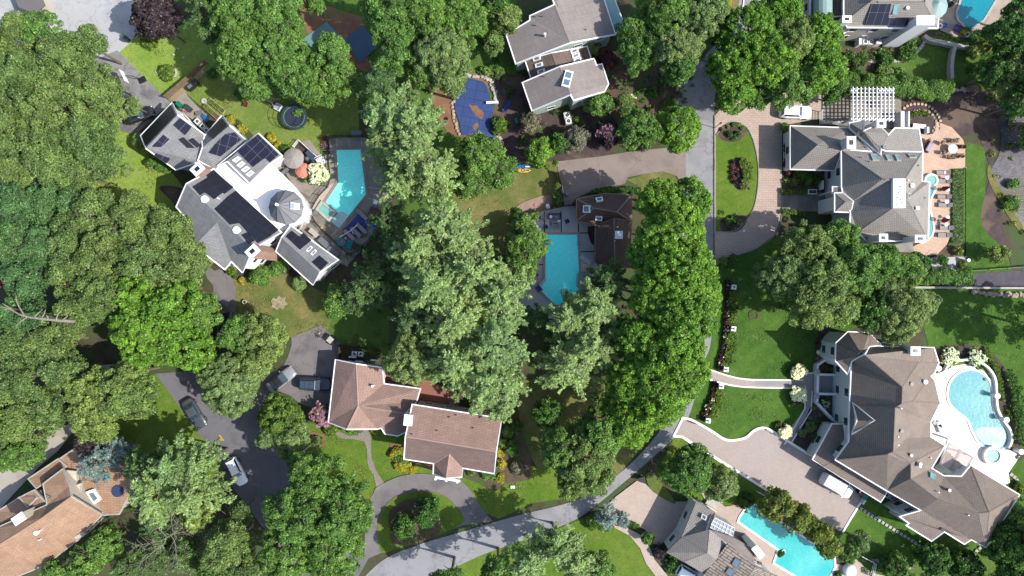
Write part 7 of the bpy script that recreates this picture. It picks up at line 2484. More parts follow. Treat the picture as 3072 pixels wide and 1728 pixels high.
# trampoline
fr(800,0)
c = W(265,1130,.9); o = root('trampoline','round black trampoline with green rim and sagging safety net on the backyard lawn','trampoline',(c.x,c.y,0))
MB().cyl((0,0),1.55,.82,.85,32).build('jumping_mat',M('trampoline_mat',C(52,58,80),.1,1,4),o,local=True)
MB().ring((0,0),1.5,1.95,.84,.90,36).build('padding',M('dark_padding',C(62,76,74),.1,1,5),o,local=True)
MB().ring((0,0),1.5,1.56,.89,.93,36).build('rim',M('mint_rim',C(112,190,168),.05,1,5),o,local=True)
for k in range(6):
    a = k * math.pi / 3 + .2
    MB().tube([(1.9 * math.cos(a),1.9 * math.sin(a),0),(1.9 * math.cos(a),1.9 * math.sin(a),2.5)],.03).build('pole',M_dgreen,o,local=True)
m = MB()
for z in (2.45,1.6):
    m.ring((0,0),1.87,1.92,z,z + .04,30)
for k in range(72):
    a = k * math.pi / 36; m.tube([(1.9 * math.cos(a),1.9 * math.sin(a),.9),(1.9 * math.cos(a),1.9 * math.sin(a),2.45)],.005,n=3)
m.build('safety_net',M_dgreen,o,local=True)
c = W(110,1035,.3); o = root('play_cube','white and pale blue plastic play table left of the trampoline','play table',(c.x,c.y,0),-.5)
MB().box((0,0,.25),(1.0,1.0,.5)).build('body',M_white,o,local=True); MB().box((0,0,.52),(.8,.8,.05)).build('tabletop',M('pale_blue',C(176,196,226),.05,2,6),o,local=True)
c = W(75,1005,.3); tag(MB().cyl((c.x,c.y),.3,0,.55,14,.24).build('red_bucket',M_red),'red bucket beside the white play table','bucket')
# basketball hoop
fr(0,0)
c = W(1345,790,0); o = root('basketball_hoop','portable basketball hoop leaning over the worn driveway','basketball hoop',(c.x,c.y,0),math.radians(205))
MB().box((-.6,0,.12),(1.0,.8,.24)).build('base',M_black,o,local=True)
MB().tube([(-.6,0,.2),(-.3,0,2.4),(.3,0,3.3)],.06,n=8).build('pole',M_black,o,local=True)
MB().box((.45,0,3.3),(.05,1.8,1.1)).build('backboard',M_white,o,local=True)
MB().ring((.75,0),.21,.24,3.03,3.06,18).build('rim',M_red,o,local=True)
MB().ring((.75,0),.16,.2,2.65,3.02,12).build('net',M_white,o,local=True)
bin_('dark green wheelie bin standing at the edge of the pale cul-de-sac',1210,370,60,M_dgreen)
band('edging_ring',[(1500 + 0,690),(1560,745),(1640,765),(1700,720),(1690,660)],.25,-.16,.06,M_stone,sm=True,label='pale stone edging curving under the oval front lawn shrub',cat='edging')
for x,y,lab in ((1672,525,'left'),(1765,555,'right'),(1715,465,'upper')):
    c = W(x,y,.1); tag(MB().cyl((c.x,c.y),.2,-.1,.12,10,.14).build('tree_stump',M_stone),'small pale stump on the bright front lawn, %s one' % lab,'stump')
fr(500,200,6.44)
ac_unit('outdoor air conditioner beside the white garage wall, nearest the blue kayak rack',590,1055,-45,s=.85)
ac_unit('middle of the three outdoor air conditioners beside the solar house',690,1150,-45,s=.8)
ac_unit('darker outdoor air conditioner beside the second gable of the solar house',765,1225,-45,s=.8)
bin_('bright green wheelie bin by the white garage wall',235,725,50,M_green)
c = W(410,800,.5); o = root('storage_box','grey-green storage box on the paving by the garage','storage box',(c.x,c.y,0),math.radians(-40))
MB().box((0,0,.3),(1.0,.7,.6)).build('body',M_dgreen,o,local=True); MB().box((0,0,.63),(1.06,.76,.06)).build('lid',M_dgreen,o,local=True)
for x,y,r,mt,lab in ((330,765,.18,M_navy,'navy bucket between the green bin and the storage box'),(330,835,.22,M_coral,'salmon coloured bucket below the green bin'),(370,860,.16,M_pink,'small pink bucket beside the storage box')):
    c = W(x,y,.3); tag(MB().cyl((c.x,c.y),r,0,.4,12,r * .8).build('bucket',mt),lab,'bucket')
c = W(745,990,.4); o = root('kayak_rack','blue folded beach cart by the air conditioners','cart',(c.x,c.y,0),math.radians(-50))
MB().box((0,-.14,.3),(1.2,.2,.3)).build('bag',M_skyb,o,local=True); MB().box((0,.14,.3),(1.2,.2,.3)).build('bag',M_skyb,o,local=True)
for s in (-.4,.4): MB().cyl((s,-.3),.12,0,.1,10).build('wheel',M_rubber,o,local=True)
c = W(620,895,.3); o = root('wheelbarrow','grey wheelbarrow lying on the paving beside the air conditioners','wheelbarrow',(c.x,c.y,0),.2)
MB().box((0,0,.35),(.9,.5,.22)).build('tray',M_grey,o,local=True)
for s in (-.22,.22): MB().tube([(-.3,s,.3),(.9,s,.5)],.025).build('handle',M_wood,o,local=True)
MB().cyl((-.6,0),.18,.05,.15,12).build('wheel',M_rubber,o,local=True)
c = W(480,400,.5); o = root('grill','black covered barbecue grill at the wooden fence','grill',(c.x,c.y,0),math.radians(40))
MB().box((0,0,.55),(1.1,.55,.9)).build('cover',M_black,o,local=True); MB().box((.0,0,1.05),(.7,.45,.12)).build('lid',M_grey,o,local=True)
c = W(560,310,.5); o = root('storage_bin','black bin beside the barbecue at the wooden fence','bin',(c.x,c.y,0),math.radians(40))
MB().box((0,0,.5),(.7,.6,1.0)).build('body',M_black,o,local=True); MB().box((0,0,1.04),(.76,.66,.08)).build('lid',M_black,o,local=True)

# patio of the solar house
fr(500,400)
umbrella('large taupe octagonal umbrella on the upper patio of the solar house',1215,235,1.55,2.8,M_taupe)
umbrella('salmon pink umbrella partly behind the big white hydrangea',1300,350,1.15,2.4,M_coral)
round_table('dark round table under the taupe umbrella',1235,250,.7,M_dwood,M_black)
c = W(1400,215,.5); o = root('patio_table','long dark glass dining table on the deck beside the white railing','table',(c.x,c.y,0),math.radians(-48))
MB().box((0,0,.72),(1.8,.9,.04)).build('tabletop',M_glass,o,local=True)
for a in (-.8,.8):
    for b in (-.4,.4): MB().box((a,b,.36),(.05,.05,.7)).build('leg',M_white,o,local=True)
c = W(1360,245,.5); o = root('fire_pit','black square fire table on the deck','fire pit',(c.x,c.y,0),math.radians(-48))
MB().box((0,0,.3),(1.0,1.0,.6)).build('body',M_black,o,local=True); MB().box((0,0,.62),(.5,.5,.04)).build('burner',M_grey,o,local=True)
S('deck',[(1240,140),(1290,75),(1480,240),(1530,255),(1440,340),(1330,330)],M_dmulch)
fence([(1235,135),(1285,72),(1460,230)],'white deck railing at the corner of the solar house patio',1.0,M_white,solid=False)
c = W(1490,260,.6); o = root('white_steps','white timber steps at the end of the deck railing','steps',(c.x,c.y,0),math.radians(35))
for k in range(4): MB().box((-.5 + k * .28,0,.55 - k * .14),(.26,1.2,.05)).build('tread',M_white,o,local=True)
for s in (-.62,.62): MB().tube([(-.6,s,1.3),(.6,s,.7)],.03).build('handrail',M_white,o,local=True)
fp = None
for i,(x,y,a,lab) in enumerate(((1130,380,40,'grey lounger on the upper patio by the white terrace'),(1310,600,-30,'brown-grey lounger on the terrace edge by the turret'))):
    lounger_proto(lab,None,M_grey if i == 0 else M_wood,M_black,x,y,a)
c = W(1425,765,.5)
o = root('pool_furniture','low grey folding chair on the paving below the spa','chair',(c.x,c.y,0),.5)
MB().box((0,0,.3),(.6,.55,.06)).build('seat',M_sling,o,local=True); MB().box((-.3,0,.55),(.06,.55,.5)).build('backrest',M_sling,o,local=True)
fr(940,600,8.573)
c = W(1100,670,0)
o = root('shade_sail','collapsed blue cantilever umbrella spread on the deck under the loungers','umbrella',(c.x,c.y,0))
def hp(x,y,z):
    v = W(x,y,z); return (v.x,v.y,v.z)
V = [hp(1150,360,.12),hp(1500,545,.2),hp(1330,760,.1),hp(1150,900,.12),hp(1000,1060,.1),hp(760,900,.16),hp(750,760,.1),hp(900,640,.2),hp(1090,640,.26)]
mk('canopy',V,[(8,0,1),(8,1,2),(8,2,3),(8,3,4),(8,4,5),(8,5,6),(8,6,7),(8,7,0)],M_blue,o)
m = MB(); m.tube([hp(670,960,.4),hp(970,780,.7),hp(1130,640,.9)],.05); m.tube([hp(970,750,.7),hp(1030,880,.6)],.04); m.build('arm',M_white,o)
fl = None
for i,(x,y,lab) in enumerate(((1260,380,'uppermost'),(1250,740,'second'),(1100,830,'third'),(930,900,'lowest'))):
    lounger_proto('grey sling lounger by the blue umbrella of the left pool, %s' % lab,'sling loungers by the left pool',M_sling,M_black,x,y,-44)
floaty('blue star-shaped inflatable lying by the pool fence',1610,640,.75,M_skyb,'ring',20,M_blue)
floaty('turquoise inflatable mattress by the lower pool fence',930,1170,.8,M_teal,'mat',70)
floaty('turquoise and pink flamingo ring on the lower pool deck',720,1080,.75,M_teal,'ring',0,M_pink)
c = W(1600,120,1.0); o = root('lifeguard_chair','white tall lifeguard chair with red legs behind the left pool','lifeguard chair',(c.x,c.y,0),math.radians(75))
MB().box((.3,0,1.5),(.6,.6,.08)).build('seat',M_white,o,local=True); MB().box((.62,0,1.9),(.08,.6,.7)).build('backrest',M_white,o,local=True)
for a in (-.5,.6):
    for b in (-.35,.35): MB().tube([(a,b,0),(a * .4 + .3,b * .8,1.5)],.035).build('leg',M_red,o,local=True)
c = W(1580,320,.3); o = root('planter_box','rust brown square planter below the lifeguard chair','planter',(c.x,c.y,0),math.radians(-25))
MB().box((0,0,.25),(1.7,1.2,.5)).build('box',M_dwood,o,local=True); MB().box((0,0,.51),(1.6,1.1,.03)).build('soil',M_mulch,o,local=True)
c = W(1060,1180,.3); o = root('planter_box','rust brown square crate beside the turquoise mattress','crate',(c.x,c.y,0),math.radians(-40))
MB().box((0,0,.2),(.7,.8,.4)).build('box',M_dwood,o,local=True); MB().box((0,0,.42),(.75,.85,.04)).build('lid',M_dwood,o,local=True)
c = W(830,985,.4); o = root('side_table','small black side table with pink top next to the flamingo ring','table',(c.x,c.y,0),-.7)
MB().box((0,0,.45),(.55,.55,.05)).build('tabletop',M_black,o,local=True); MB().box((0,0,.48),(.36,.36,.02)).build('towel',M_coral,o,local=True); MB().cyl((0,0),.05,0,.44,8).build('pedestal',M_black,o,local=True)
c = W(70,340,.5); tag(MB().box((c.x,c.y,.4),(.7,.7,.8),-.4).build('pool_pump',M_grey),'grey pool pump box on the paving left of the spa','pump')
for x,y,lab in ((290,1100,'upper'),(520,1320,'lower')):
    c = W(x,y,.5); o = root('deck_box','dark grey covered bench along the lowest solar wing, %s' % lab,'bench',(c.x,c.y,0),math.radians(-42))
    MB().box((0,0,.4),(1.9,.85,.8)).build('cover',M_grey if lab == 'upper' else bpy.data.materials['grey_metal'],o,local=True); MB().box((0,0,.82),(1.95,.9,.05)).build('lid',M_grey,o,local=True)
for x,y,lab in ((215,715,'left pool fence, lower'),(1155,600,'blue umbrella'),(1055,1010,'navy cushion')):
    c = W(x,y,.2); tag(MB().cyl((c.x,c.y),.14,0,.25,12).build('yellow_ball',M_yel),'small yellow ball near the %s' % lab,'ball')
fr(500,400)
fence([(1560,45),(1566,260),(1585,430),(1560,520),(1480,600),(1430,680),(1390,760),(1440,860),(1560,980),(1700,1110),(1760,1165),(1850,1140),(1990,1000),(2060,900)],'black metal safety fence winding round the left pool deck',1.2,M_black,solid=False,wd=.06)
fence([(1560,45),(1640,36),(1900,30)],'black metal fence along the top of the left pool deck',1.2,M_black,solid=False)
for x,y,mt,lab in ((1530,55,M_terra,'orange flowering pot at the top corner of the left pool fence'),(1530,125,M_pink,'magenta flowering pot by the left pool fence'),(1090,310,M_terra,'terracotta pot at the corner of the white terrace')):
    c = W(x,y,.3); o = root('flower_pot',lab,'flower pot',(c.x,c.y,0))
    MB().cyl((0,0),.26,0,.42,14,.34).build('pot',M_terra,o,local=True)
    rr = np.random.default_rng(int(x)); n = 120; P = rr.normal(0,.22,(n,3)) * np.array([1,1,.5]) + np.array([0,0,.6])
    q = leaves_obj('flowers',P,rdir(rr,n) * .6 + np.array([0,0,1.]),rdir(rr,n),np.full(n,.07),np.full(n,.08),rr.uniform(0,1,n),L_redf if mt is not M_pink else L_pnk); q.parent = o; q.location = (float(P[:,0].mean()),float(P[:,1].mean()),0)
c = W(1285,880,.6); o = root('curved_stairs','curved white stair flight at the foot of the round turret','stairs',(c.x,c.y,0))
for k in range(8):
    a = -.2 - k * .16
    MB().box((1.3 * math.cos(a) - .6,1.3 * math.sin(a) + .8,2.4 - k * .3),(.9,.3,.12),a).build('tread',M_stone,o,local=True)
m = MB(); m.tube([(1.8 * math.cos(-.2 - k * .16) - .6,1.8 * math.sin(-.2 - k * .16) + .8,3.2 - k * .3) for k in range(8)],.04); m.build('handrail',M_white,o,local=True)
c = W(1420,960,.9); tag(MB().box((c.x,c.y,.9),(1.5,.7,.12),math.radians(-40)).box((c.x,c.y,.4),(1.2,.5,.9),math.radians(-40)).build('pool_counter',M_stone),'pale stone counter on the paving behind the lowest solar wing','counter')

# ================================================================== LAWN THINGS left-centre
fr(0,840)
c = W(2362,212,.3); o = root('flower_tub','round ring-like planter on the small lawn below the solar house','planter',(c.x,c.y,0))
MB().ring((0,0),.22,.32,0,.4,16).build('rim',M_stone,o,local=True); MB().cyl((0,0),.23,0,.3,12).build('soil',M_dwood,o,local=True)
fr(700,900)
S('bare_patch',[(362,8),(385,-22),(412,-12),(436,-42),(470,-22),(505,-26),(498,10),(522,38),(498,60),(486,88),(444,76),(420,96),(392,74),(366,66),(376,40)],M('gravel_patch',C(182,170,138),.25,1.2,6,patch=C(150,142,92),patch_scale=.9),sm=True)
ac_unit('left of the two air conditioners behind the rose-roofed garage',1168,520,-4,s=.8)
ac_unit('right of the two air conditioners behind the rose-roofed garage',1230,522,-4,s=.8)
for i,(x,y) in enumerate(((1155,550),(1220,592),(1365,580))):
    c = W(x,y,.5); tag(MB().box((c.x,c.y,.5),(1.1,.18,.9),-.1).build('white_screen',M_white),('first','second','third')[i] + ' white window-well panel from the left behind the garage','panel')
fence([(1040,430),(1040,560),(1000,580)],'dark wooden fence at the corner of the garage forecourt',1.4,M_dwood)
fence([(1040,430),(1420,490)],'dark wooden fence along the equipment yard behind the garage',1.4,M_dwood)
for k,(x,y,a) in enumerate(((830,330,60),(845,350,20))):
    c = W(x,y,.4); o = root('bicycle',('white','grey')[k] + ' children\'s bicycle on the shaded corner of the forecourt','bicycle',(c.x,c.y,0),math.radians(a))
    for s in (-.4,.4):
        m = MB(); V = []
        for q in range(14):
            t = 2 * math.pi * q / 14; V.append((s + .25 * math.cos(t),0,.26 + .25 * math.sin(t)))
        m.tube(V + [V[0]],.025,n=5); m.build('wheel',M_rubber,o,local=True)
    MB().tube([(-.4,0,.26),(-.1,0,.6),(.3,0,.62),(.4,0,.26)],.025).tube([(-.1,0,.6),(0,0,.26),(.3,0,.62)],.02).build('frame',M_white if k == 0 else M_grey,o,local=True)
    MB().tube([(.3,-.25,.8),(.32,0,.78),(.3,.25,.8)],.018).build('handlebar',M_grey,o,local=True)
    MB().box((-.14,0,.68),(.22,.12,.06)).build('saddle',M_black,o,local=True)
c = W(935,385,.6); o = root('utility_trailer','dark utility cart loaded with a stone-coloured slab at the forecourt corner','cart',(c.x,c.y,0),math.radians(-40))
MB().box((0,0,.45),(1.7,1.0,.3)).build('bed',M_black,o,local=True); MB().box((0,0,.66),(.8,.9,.1)).build('load',M_stone,o,local=True)
for s in (-.55,.55): MB().cyl((0,s),.22,.1,.24,12).build('wheel',M_rubber,o,local=True)
# flagpole
fr(800,1278)
c = W(470,150,0); o = root('flagpole','white flagpole standing in the round bed by the pale shrub','flagpole',(c.x,c.y,0))
MB().cyl((0,0),.06,0,7.0,8,.035).build('pole',M_white,o,local=True); MB().cyl((0,0),.09,7.0,7.15,8).build('finial',M_yel,o,local=True)
c = W(2080,660,.5); o = root('mailbox_post','dark bent iron post on the lawn right of the crescent drive','post',(c.x,c.y,0),-.1)
MB().tube([(-1.2,.1,.05),(.4,0,.1),(.5,-.05,.9)],.035).build('pole',M_black,o,local=True)
for x,lab in ((2366,'left'),(2388,'right')):
    c = W(x,590,.1); tag(MB().box((c.x,c.y,.05),(.3,.42,.1),.1).build('utility_cover',M_white),'%s of two small white utility covers on the lawn' % lab,'cover')
fr(700,900)
S('patio',[(1455,690),(1600,720),(1900,780),(2150,900),(2200,1100),(1800,1060),(1740,900),(1455,800)],M('brick_patio',C(172,116,98),.12,.5,7))
c = W(1905,1000,.3)
for i,(x,y) in enumerate(((1870,998),(2110,1000),(2130,1045))):
    chair_proto('metal patio chair behind the rose-roofed house, %s' % ('left','right','lower right')[i],'metal patio chairs behind the rose roof',M_white,M_sling,x,y,-80)

# ================================================================== CENTRE POOL
fr(1400,450)
c = W(848,640,.4); o = root('garden_sofa','grey three-seat garden sofa at the top of the patio','sofa',(c.x,c.y,0),-math.pi / 2)
MB().box((0,0,.2),(.8,1.75,.4)).build('base',M_navy,o,local=True); MB().box((-.35,0,.5),(.14,1.75,.45)).build('backrest',M_navy,o,local=True)
for s in (-.58,0,.58): MB().box((.05,s,.45),(.62,.54,.12)).build('cushion',M('slate_cushion',C(128,140,158),.06,2,6) if s < -.5 else bpy.data.materials['slate_cushion'],o,local=True)
for s in (-.85,.85): MB().box((0,s,.5),(.8,.1,.24)).build('armrest',M_navy,o,local=True)
for x,y,mt,lab in ((812,645,M_white,'white'),(866,650,M_pink,'pink')):
    c = W(x,y,.5); tag(MB().cyl((c.x,c.y),.24,.52,.62,18,.2).build('round_cushion',mt),'round %s cushion on the grey garden sofa' % lab,'cushion')
c = W(858,712,.3); o = root('fire_table','pale rectangular fire table in front of the garden sofa','fire table',(c.x,c.y,0))
MB().box((0,0,.3),(1.15,.6,.5)).build('body',M_bluedeck,o,local=True); MB().box((0,0,.57),(.8,.2,.04)).build('burner',M_black,o,local=True)
for x,y,a,lab in ((968,690,205,'right of the fire table'),(768,742,20,'lower left of the fire table')):
    chair_proto('grey cushioned patio armchair %s' % lab,None,M_navy,M_navy,x,y,a)
chair_proto('grey folding chair at the left edge of the patio',None,M_grey,M_grey,738,655,-20)
S('rug',[(800,640),(905,640),(905,770),(795,770)],M('striped_rug',C(176,184,196),.1,2,6),kind=None,label='pale blue rug under the garden furniture',cat='rug')
lounger_proto('single white cushioned lounger on the deck right of the cyan pool',None,M_cushw,M_white,1150,1060,-32)
floaty('purple and white striped pool float at the left foot of the cyan pool',695,1335,.62,M_purple,'mat',-50,M_pink)
c = W(665,1215,.4); tag(MB().box((c.x,c.y,.25),(.9,.35,.5),.4).build('deck_bin',M_red),'dark red chair cushion half hidden by the tree left of the cyan pool','cushion')
m = MB()
for y in (888,916):
    a = W(1060,y,0); m.tube([(a.x,a.y,.1),(a.x + .2,a.y,.8),(a.x + .7,a.y,.8),(a.x + .95,a.y,.05)],.025)
tag(m.build('pool_ladder',M_grey),'stainless pool ladder rails on the right side of the cyan pool','ladder')
fence([(545,640),(680,600),(1000,535),(1060,520)],'brown board fence above the centre pool patio',1.4,M_dwood,pm=M_stone)
fence([(878,220),(905,330),(925,430),(930,530)],'dark fence beside the tan driveway with a white gate panel',1.5,M_dwood)
c = W(922,385,.6); tag(MB().box((c.x,c.y,.7),(.12,1.3,1.3),.17).build('gate',M_white),'white gate panel at the side of the tan driveway','gate')
c = W(970,422,.5); tag(MB().cyl((c.x,c.y),.32,0,.6,12,.26).build('plant_pot',M_grey),'grey pot on the tan driveway by the pool house','pot')
for i,(y,mt,mt2,lab) in enumerate(((160,M_skyb,M_white,'blue and white kayak, upper of the stacked pair'),(196,M_yel,M_red,'orange and yellow kayak, lower of the stacked pair'))):
    c = W(545,y,.3); o = root('kayak',lab,'kayak',(c.x,c.y,.05),-.03)
    secs = []
    for k in range(11):
        t = -1 + 2 * k / 10; w_ = .36 * (1 - abs(t) ** 2.6) + .02; xx = t * 1.15
        secs.append([(xx,-w_,.22),(xx,-w_ * .6,.02),(xx,w_ * .6,.02),(xx,w_,.22),(xx,w_ * .5,.34),(xx,-w_ * .5,.34)])
    loft(secs,mt,'hull',o)
    MB().ring((0,0),.2,.27,.33,.38,16).build('cockpit_rim',M_black,o,local=True)
    MB().box((.65,0,.34),(.6,.16,.03)).build('deck_stripe',mt2,o,local=True)
for x,y,lab in ((785,548,'white garden cart beside the patio fence'),):
    c = W(x,y,.3); tag(MB().box((c.x,c.y,.3),(.5,.8,.4),.3).cyl((c.x - .3,c.y),.12,0,.2,8).build('garden_cart',M_white),lab,'cart')
c = W(667,530,.1); tag(MB().cyl((c.x,c.y),.25,0,.12,10).build('pink_toy',M_pink),'pink toy disc on the bare earth above the patio fence','toy')
# under the grey house
fr(1500,0)
ac_unit('upper of the two air conditioners below the grey stepped house',648,1112,10,s=.95)
ac_unit('lower of the two air conditioners below the grey stepped house',662,1168,10,s=.95)
lounger_proto('faded blue lounger on the mulch right of the covered pool',None,M_blue,M_blue,65,1025,60)
c = W(155,1165,.3); tag(MB().box((c.x,c.y,.2),(.35,.8,.4),.3).build('teal_crate',M_teal),'turquoise crate lying on the shaded soil below the grey house','crate')
c = W(1718,850,.5); tag(MB().cyl((c.x,c.y),.35,-.1,.5,9,.2).build('roadside_rock',M_rock),'pale rock at the shaded bend of the road','rock')
c = W(2085,1225,.5); o = root('lamp_post','dark lamp post at the top left rim of the drive island','lamp post',(c.x,c.y,0))
MB().cyl((0,0),.05,0,2.6,8).build('pole',M_black,o,local=True); MB().cyl((0,0),.12,2.6,2.95,8,.16).build('lantern',M_black,o,local=True)
fr(800,0)
c = W(1737,1145,.2); tag(MB().ring((c.x,c.y),.14,.26,-.05,.12,14).build('tyre',M_rubber),'small black tyre on the pine straw left of the covered pool','tyre')
c = W(870,1290,.3); tag(MB().box((c.x,c.y,.25),(1.5,.8,.5)).box((c.x,c.y,.53),(1.55,.85,.06)).build('pool_shed',M_grey),'low grey equipment box above the left pool deck','box')
c = W(2180,995,.1); o = root('diving_board','white diving board stub at the right rim of the covered pool','diving board',(c.x,c.y,0),.05)
MB().box((0,0,.5),(1.8,.35,.06)).build('board',M_white,o,local=True); MB().box((.6,0,.25),(.3,.35,.5)).build('stand',M_grey,o,local=True)

# ================================================================== TOP RIGHT
fr(2272,0)
ac_unit('left of two white air conditioners below the tan tiled house',1045,402,0,s=.85)
ac_unit('right of two white air conditioners below the tan tiled house',1100,405,0,s=.85)
for x,y,lab in ((992,402,'left'),(1175,410,'right')):
    c = W(x,y,1.2); tag(MB().box((c.x,c.y,.6),(.35 if lab == 'left' else .8,.9 if lab == 'left' else .4,1.4)).build('equipment_screen',M_white),'white screen panel on the %s of the two air conditioners' % lab,'screen')
stones([(900,528),(1000,560),(1100,592),(1200,600),(1300,592),(1400,580),(1500,530),(1570,470),(1610,410)],24,.46,'square pale stepping stone in the curved walk below the tan tiled house','stepping stones below the tan tiled house')
band('retaining_wall',[(1590,360),(1660,400),(1800,430),(1900,452),(2020,460),(2110,445),(2180,415)],.55,-.16,.7,M_stone,sm=True,label='curved pale stone wall under the arborvitae row',cat='wall')
band('garden_wall',[(1880,465),(1860,560),(1850,660),(1852,770)],.5,-.16,.8,M_stone,sm=True,label='straight stone wall dividing the top right lawn',cat='wall')
c = W(1885,30,.5); o = root('grill','black barbecue on the top right pool deck','grill',(c.x,c.y,0),.7)
MB().box((0,0,.5),(1.0,.6,.9)).build('cabinet',M_black,o,local=True); MB().box((0,0,1.05),(.7,.5,.22)).build('lid',M_black,o,local=True)
floaty('white swim ring at the house corner by the top right pool',1765,250,.42,M_white)
floaty('blue swim ring right of the white ring, top right pool deck',1815,242,.38,M_skyb)
floaty('large purple and white inflatable raft at the foot of the top right pool',1935,270,.8,M_purple,'mat',-25,M_white)
floaty('white swim ring below the point of the top right pool',2030,335,.42,M_white)
floaty('pink swim ring beside the lower white ring',1990,350,.3,M_pink)
floaty('purple swim ring at the right side of the top right pool deck',2225,285,.5,M_purple)
c = W(1730,275,.2); tag(MB().cyl((c.x,c.y),.2,0,.3,10,.12).build('yellow_toy',M_yel),'yellow toy bucket at the corner of the tan tiled house','toy')
fence([(2260,360),(2330,310),(2360,280)],'thin white fence end right of the top right pool deck',.9,M_white,solid=False)
fence([(2440,180),(2530,60),(2580,-20)],'thin pale fence at the top right edge',.9,M_stone,solid=False)
# white pergola
c = W(1112,1005,2.9)
o = root('white_pergola','large white lattice pergola above the tiled house','pergola',(c.x,c.y,0))
x0,y0,z0 = W(918,860,3.0); x1,y1,z1 = W(1305,1160,3.0)
m = MB()
for k in range(9):
    y = y0 + (y1 - y0) * (k + .0) / 8; m.box(((x0 + x1) / 2,y,3.0),(abs(x1 - x0) + .5,.13,.2))
m.build('beam',M_white,o)
m = MB()
for k in range(11):
    x = x0 + (x1 - x0) * k / 10; m.box((x,(y0 + y1) / 2,3.18),(.12,abs(y1 - y0) + .5,.14))
m.build('rafter',M_white,o)
for x in (x0 + .3,(x0 + x1) / 2,x1 - .3):
    for y in (y0 - .3,y1 + .3): MB().box((x,y,1.4),(.26,.26,3.0)).build('column',M_white,o)
m = MB(); m.box(((x0 + x1) / 2,y0 - .2,2.82),(abs(x1 - x0) + .6,.2,.18)); m.build('girder',M_white,o); MB().box(((x0 + x1) / 2,y1 + .2,2.82),(abs(x1 - x0) + .6,.2,.18)).build('girder',M_white,o)
c = W(1160,1000,.7); oo = round_table('dark square dining table under the white pergola',1165,1000,.6,M_black,M_black)
fence([(600,1080),(600,1200),(900,1180)],'white low fence left of the white pergola',1.1,M_white,solid=False)
c = W(1385,1165,.8); tag(MB().box((c.x - .3,c.y,.9),(.55,2.3,1.9)).box((c.x + .65,c.y,.9),(.2,2.3,1.9)).build('garden_wall',M_stucco),'pale pair of high garden walls right of the white pergola','wall')
stones([(1420,1045),(1470,1015),(1560,1005),(1640,1020),(1700,1060),(1745,1110),(1770,1170),(1775,1240)],15,.42,'rounded pinkish stepping stone in the arc across the mulch yard','stepping stones in the mulch yard',P_peach,round_=True)
hedge([(1460,1180),(1480,1120),(1560,1095),(1660,1100)],.8,.5,'bush','bright groundcover arc in the round bed beside the mulch yard',sm=True,name='groundcover',cat='groundcover')
c = W(1560,1220,.3); o = root('stone_bench','white ornamental stone bench in the round bed','bench',(c.x,c.y,0),-.1)
MB().box((0,0,.45),(1.9,.6,.1)).build('seat',M_white,o,local=True)
for s in (-.7,.7): MB().box((s,0,.2),(.2,.5,.42)).build('leg',M_white,o,local=True)
c = W(1635,1260,.4); tag(MB().box((c.x,c.y,.4),(.3,.9,.8)).build('white_post',M_white),'white gate post beside the ornamental stone bench','post')
c = W(2090,850,.5); o = root('footbridge','small arched wooden footbridge at the end of the long hedge','bridge',(c.x,c.y,0),-.2)
for k in range(9):
    a = -.5 + k / 8; MB().box((a * 1.6,0,.35 - a * a * .6),(.15,1.1,.05)).build('plank',M_wood,o,local=True)
for s in (-.55,.55): MB().tube([(-.8,s,.8),(0,s,1.05),(.8,s,.8)],.03).build('handrail',M_wood,o,local=True)
fence([(1890,822),(2050,822)],'dark retaining timber along the hedge end',.5,M_dwood)

# ================================================================== LOUNGER TERRACE
fr(2272,400)
names = ['topmost','second','third','fourth','fifth','sixth']
for i,(x,y) in enumerate(((1790,380),(1800,460),(1800,612),(1810,692),(1822,912),(1805,982))):
    lounger_proto('grey and black sun lounger on the peach terrace, %s of the six from the top' % names[i],'sun loungers on the peach terrace',M_sling,M_black,x,y,180)
    q = W(x,y,.3)
    t = MB(); t.box((q.x + .62,q.y,.46),(.62,.6,.06)) if i >= 1 else t.box((q.x + .3,q.y,.43),(.4,.5,.04))
    tag(t.build('towel',M_black if i else M_cushw),('dark' if i else 'white') + ' towel lying on the %s sun lounger of the peach terrace' % names[i],'towel')
for y,lab in ((525,'upper'),(835,'lower')):
    c = W(1845,y,2.0); o = root('patio_umbrella','closed maroon umbrella between the loungers, %s' % lab,'umbrella',(c.x,c.y,0))
    MB().cyl((0,0),.03,0,2.5,8).build('pole',M_grey,o,local=True)
    MB().cyl((0,0),.36,.9,1.6,9,.28).cyl((0,0),.28,1.6,2.45,9,.05).build('canopy',M_maroon,o,local=True)
    MB().cyl((0,0),.28,0,.08,14).build('base',M_black,o,local=True)
for i,(x,y) in enumerate(((1832,430),(1840,545),(1830,662),(1840,812),(1825,882))):
    round_table('small white side table between the loungers, number %s from the top' % ('one','two','three','four','five')[i],x,y,.26,M_white,M_grey,name='side_table')
round_table('round white-topped dining table with chairs on the peach terrace',1888,150,.72,M_cushw,M_black)
chs = [(1790,95,-30),(1885,75,-80),(1920,72,-100),(1940,130,180),(1985,130,175),(1800,185,10),(1850,225,70),(1895,230,95),(1940,215,120),(1975,215,130)]
for i,(x,y,a) in enumerate(chs):
    chair_proto('brown wicker chair around the white-topped dining table','wicker chairs around the dining table',M_dwood,M_wood,x,y,a)
c = W(1660,130,.5); o = root('garden_sofa','dark wicker sofa with pale cushions against the tiled house','sofa',(c.x,c.y,0),math.radians(-30))
MB().box((0,0,.2),(.8,1.5,.38)).build('base',M_dwood,o,local=True); MB().box((-.36,0,.5),(.12,1.5,.5)).build('backrest',M_dwood,o,local=True); MB().box((.05,0,.43),(.6,1.3,.12)).build('cushion',M('lilac_cushion',C(190,180,206),.05,2,6),o,local=True)
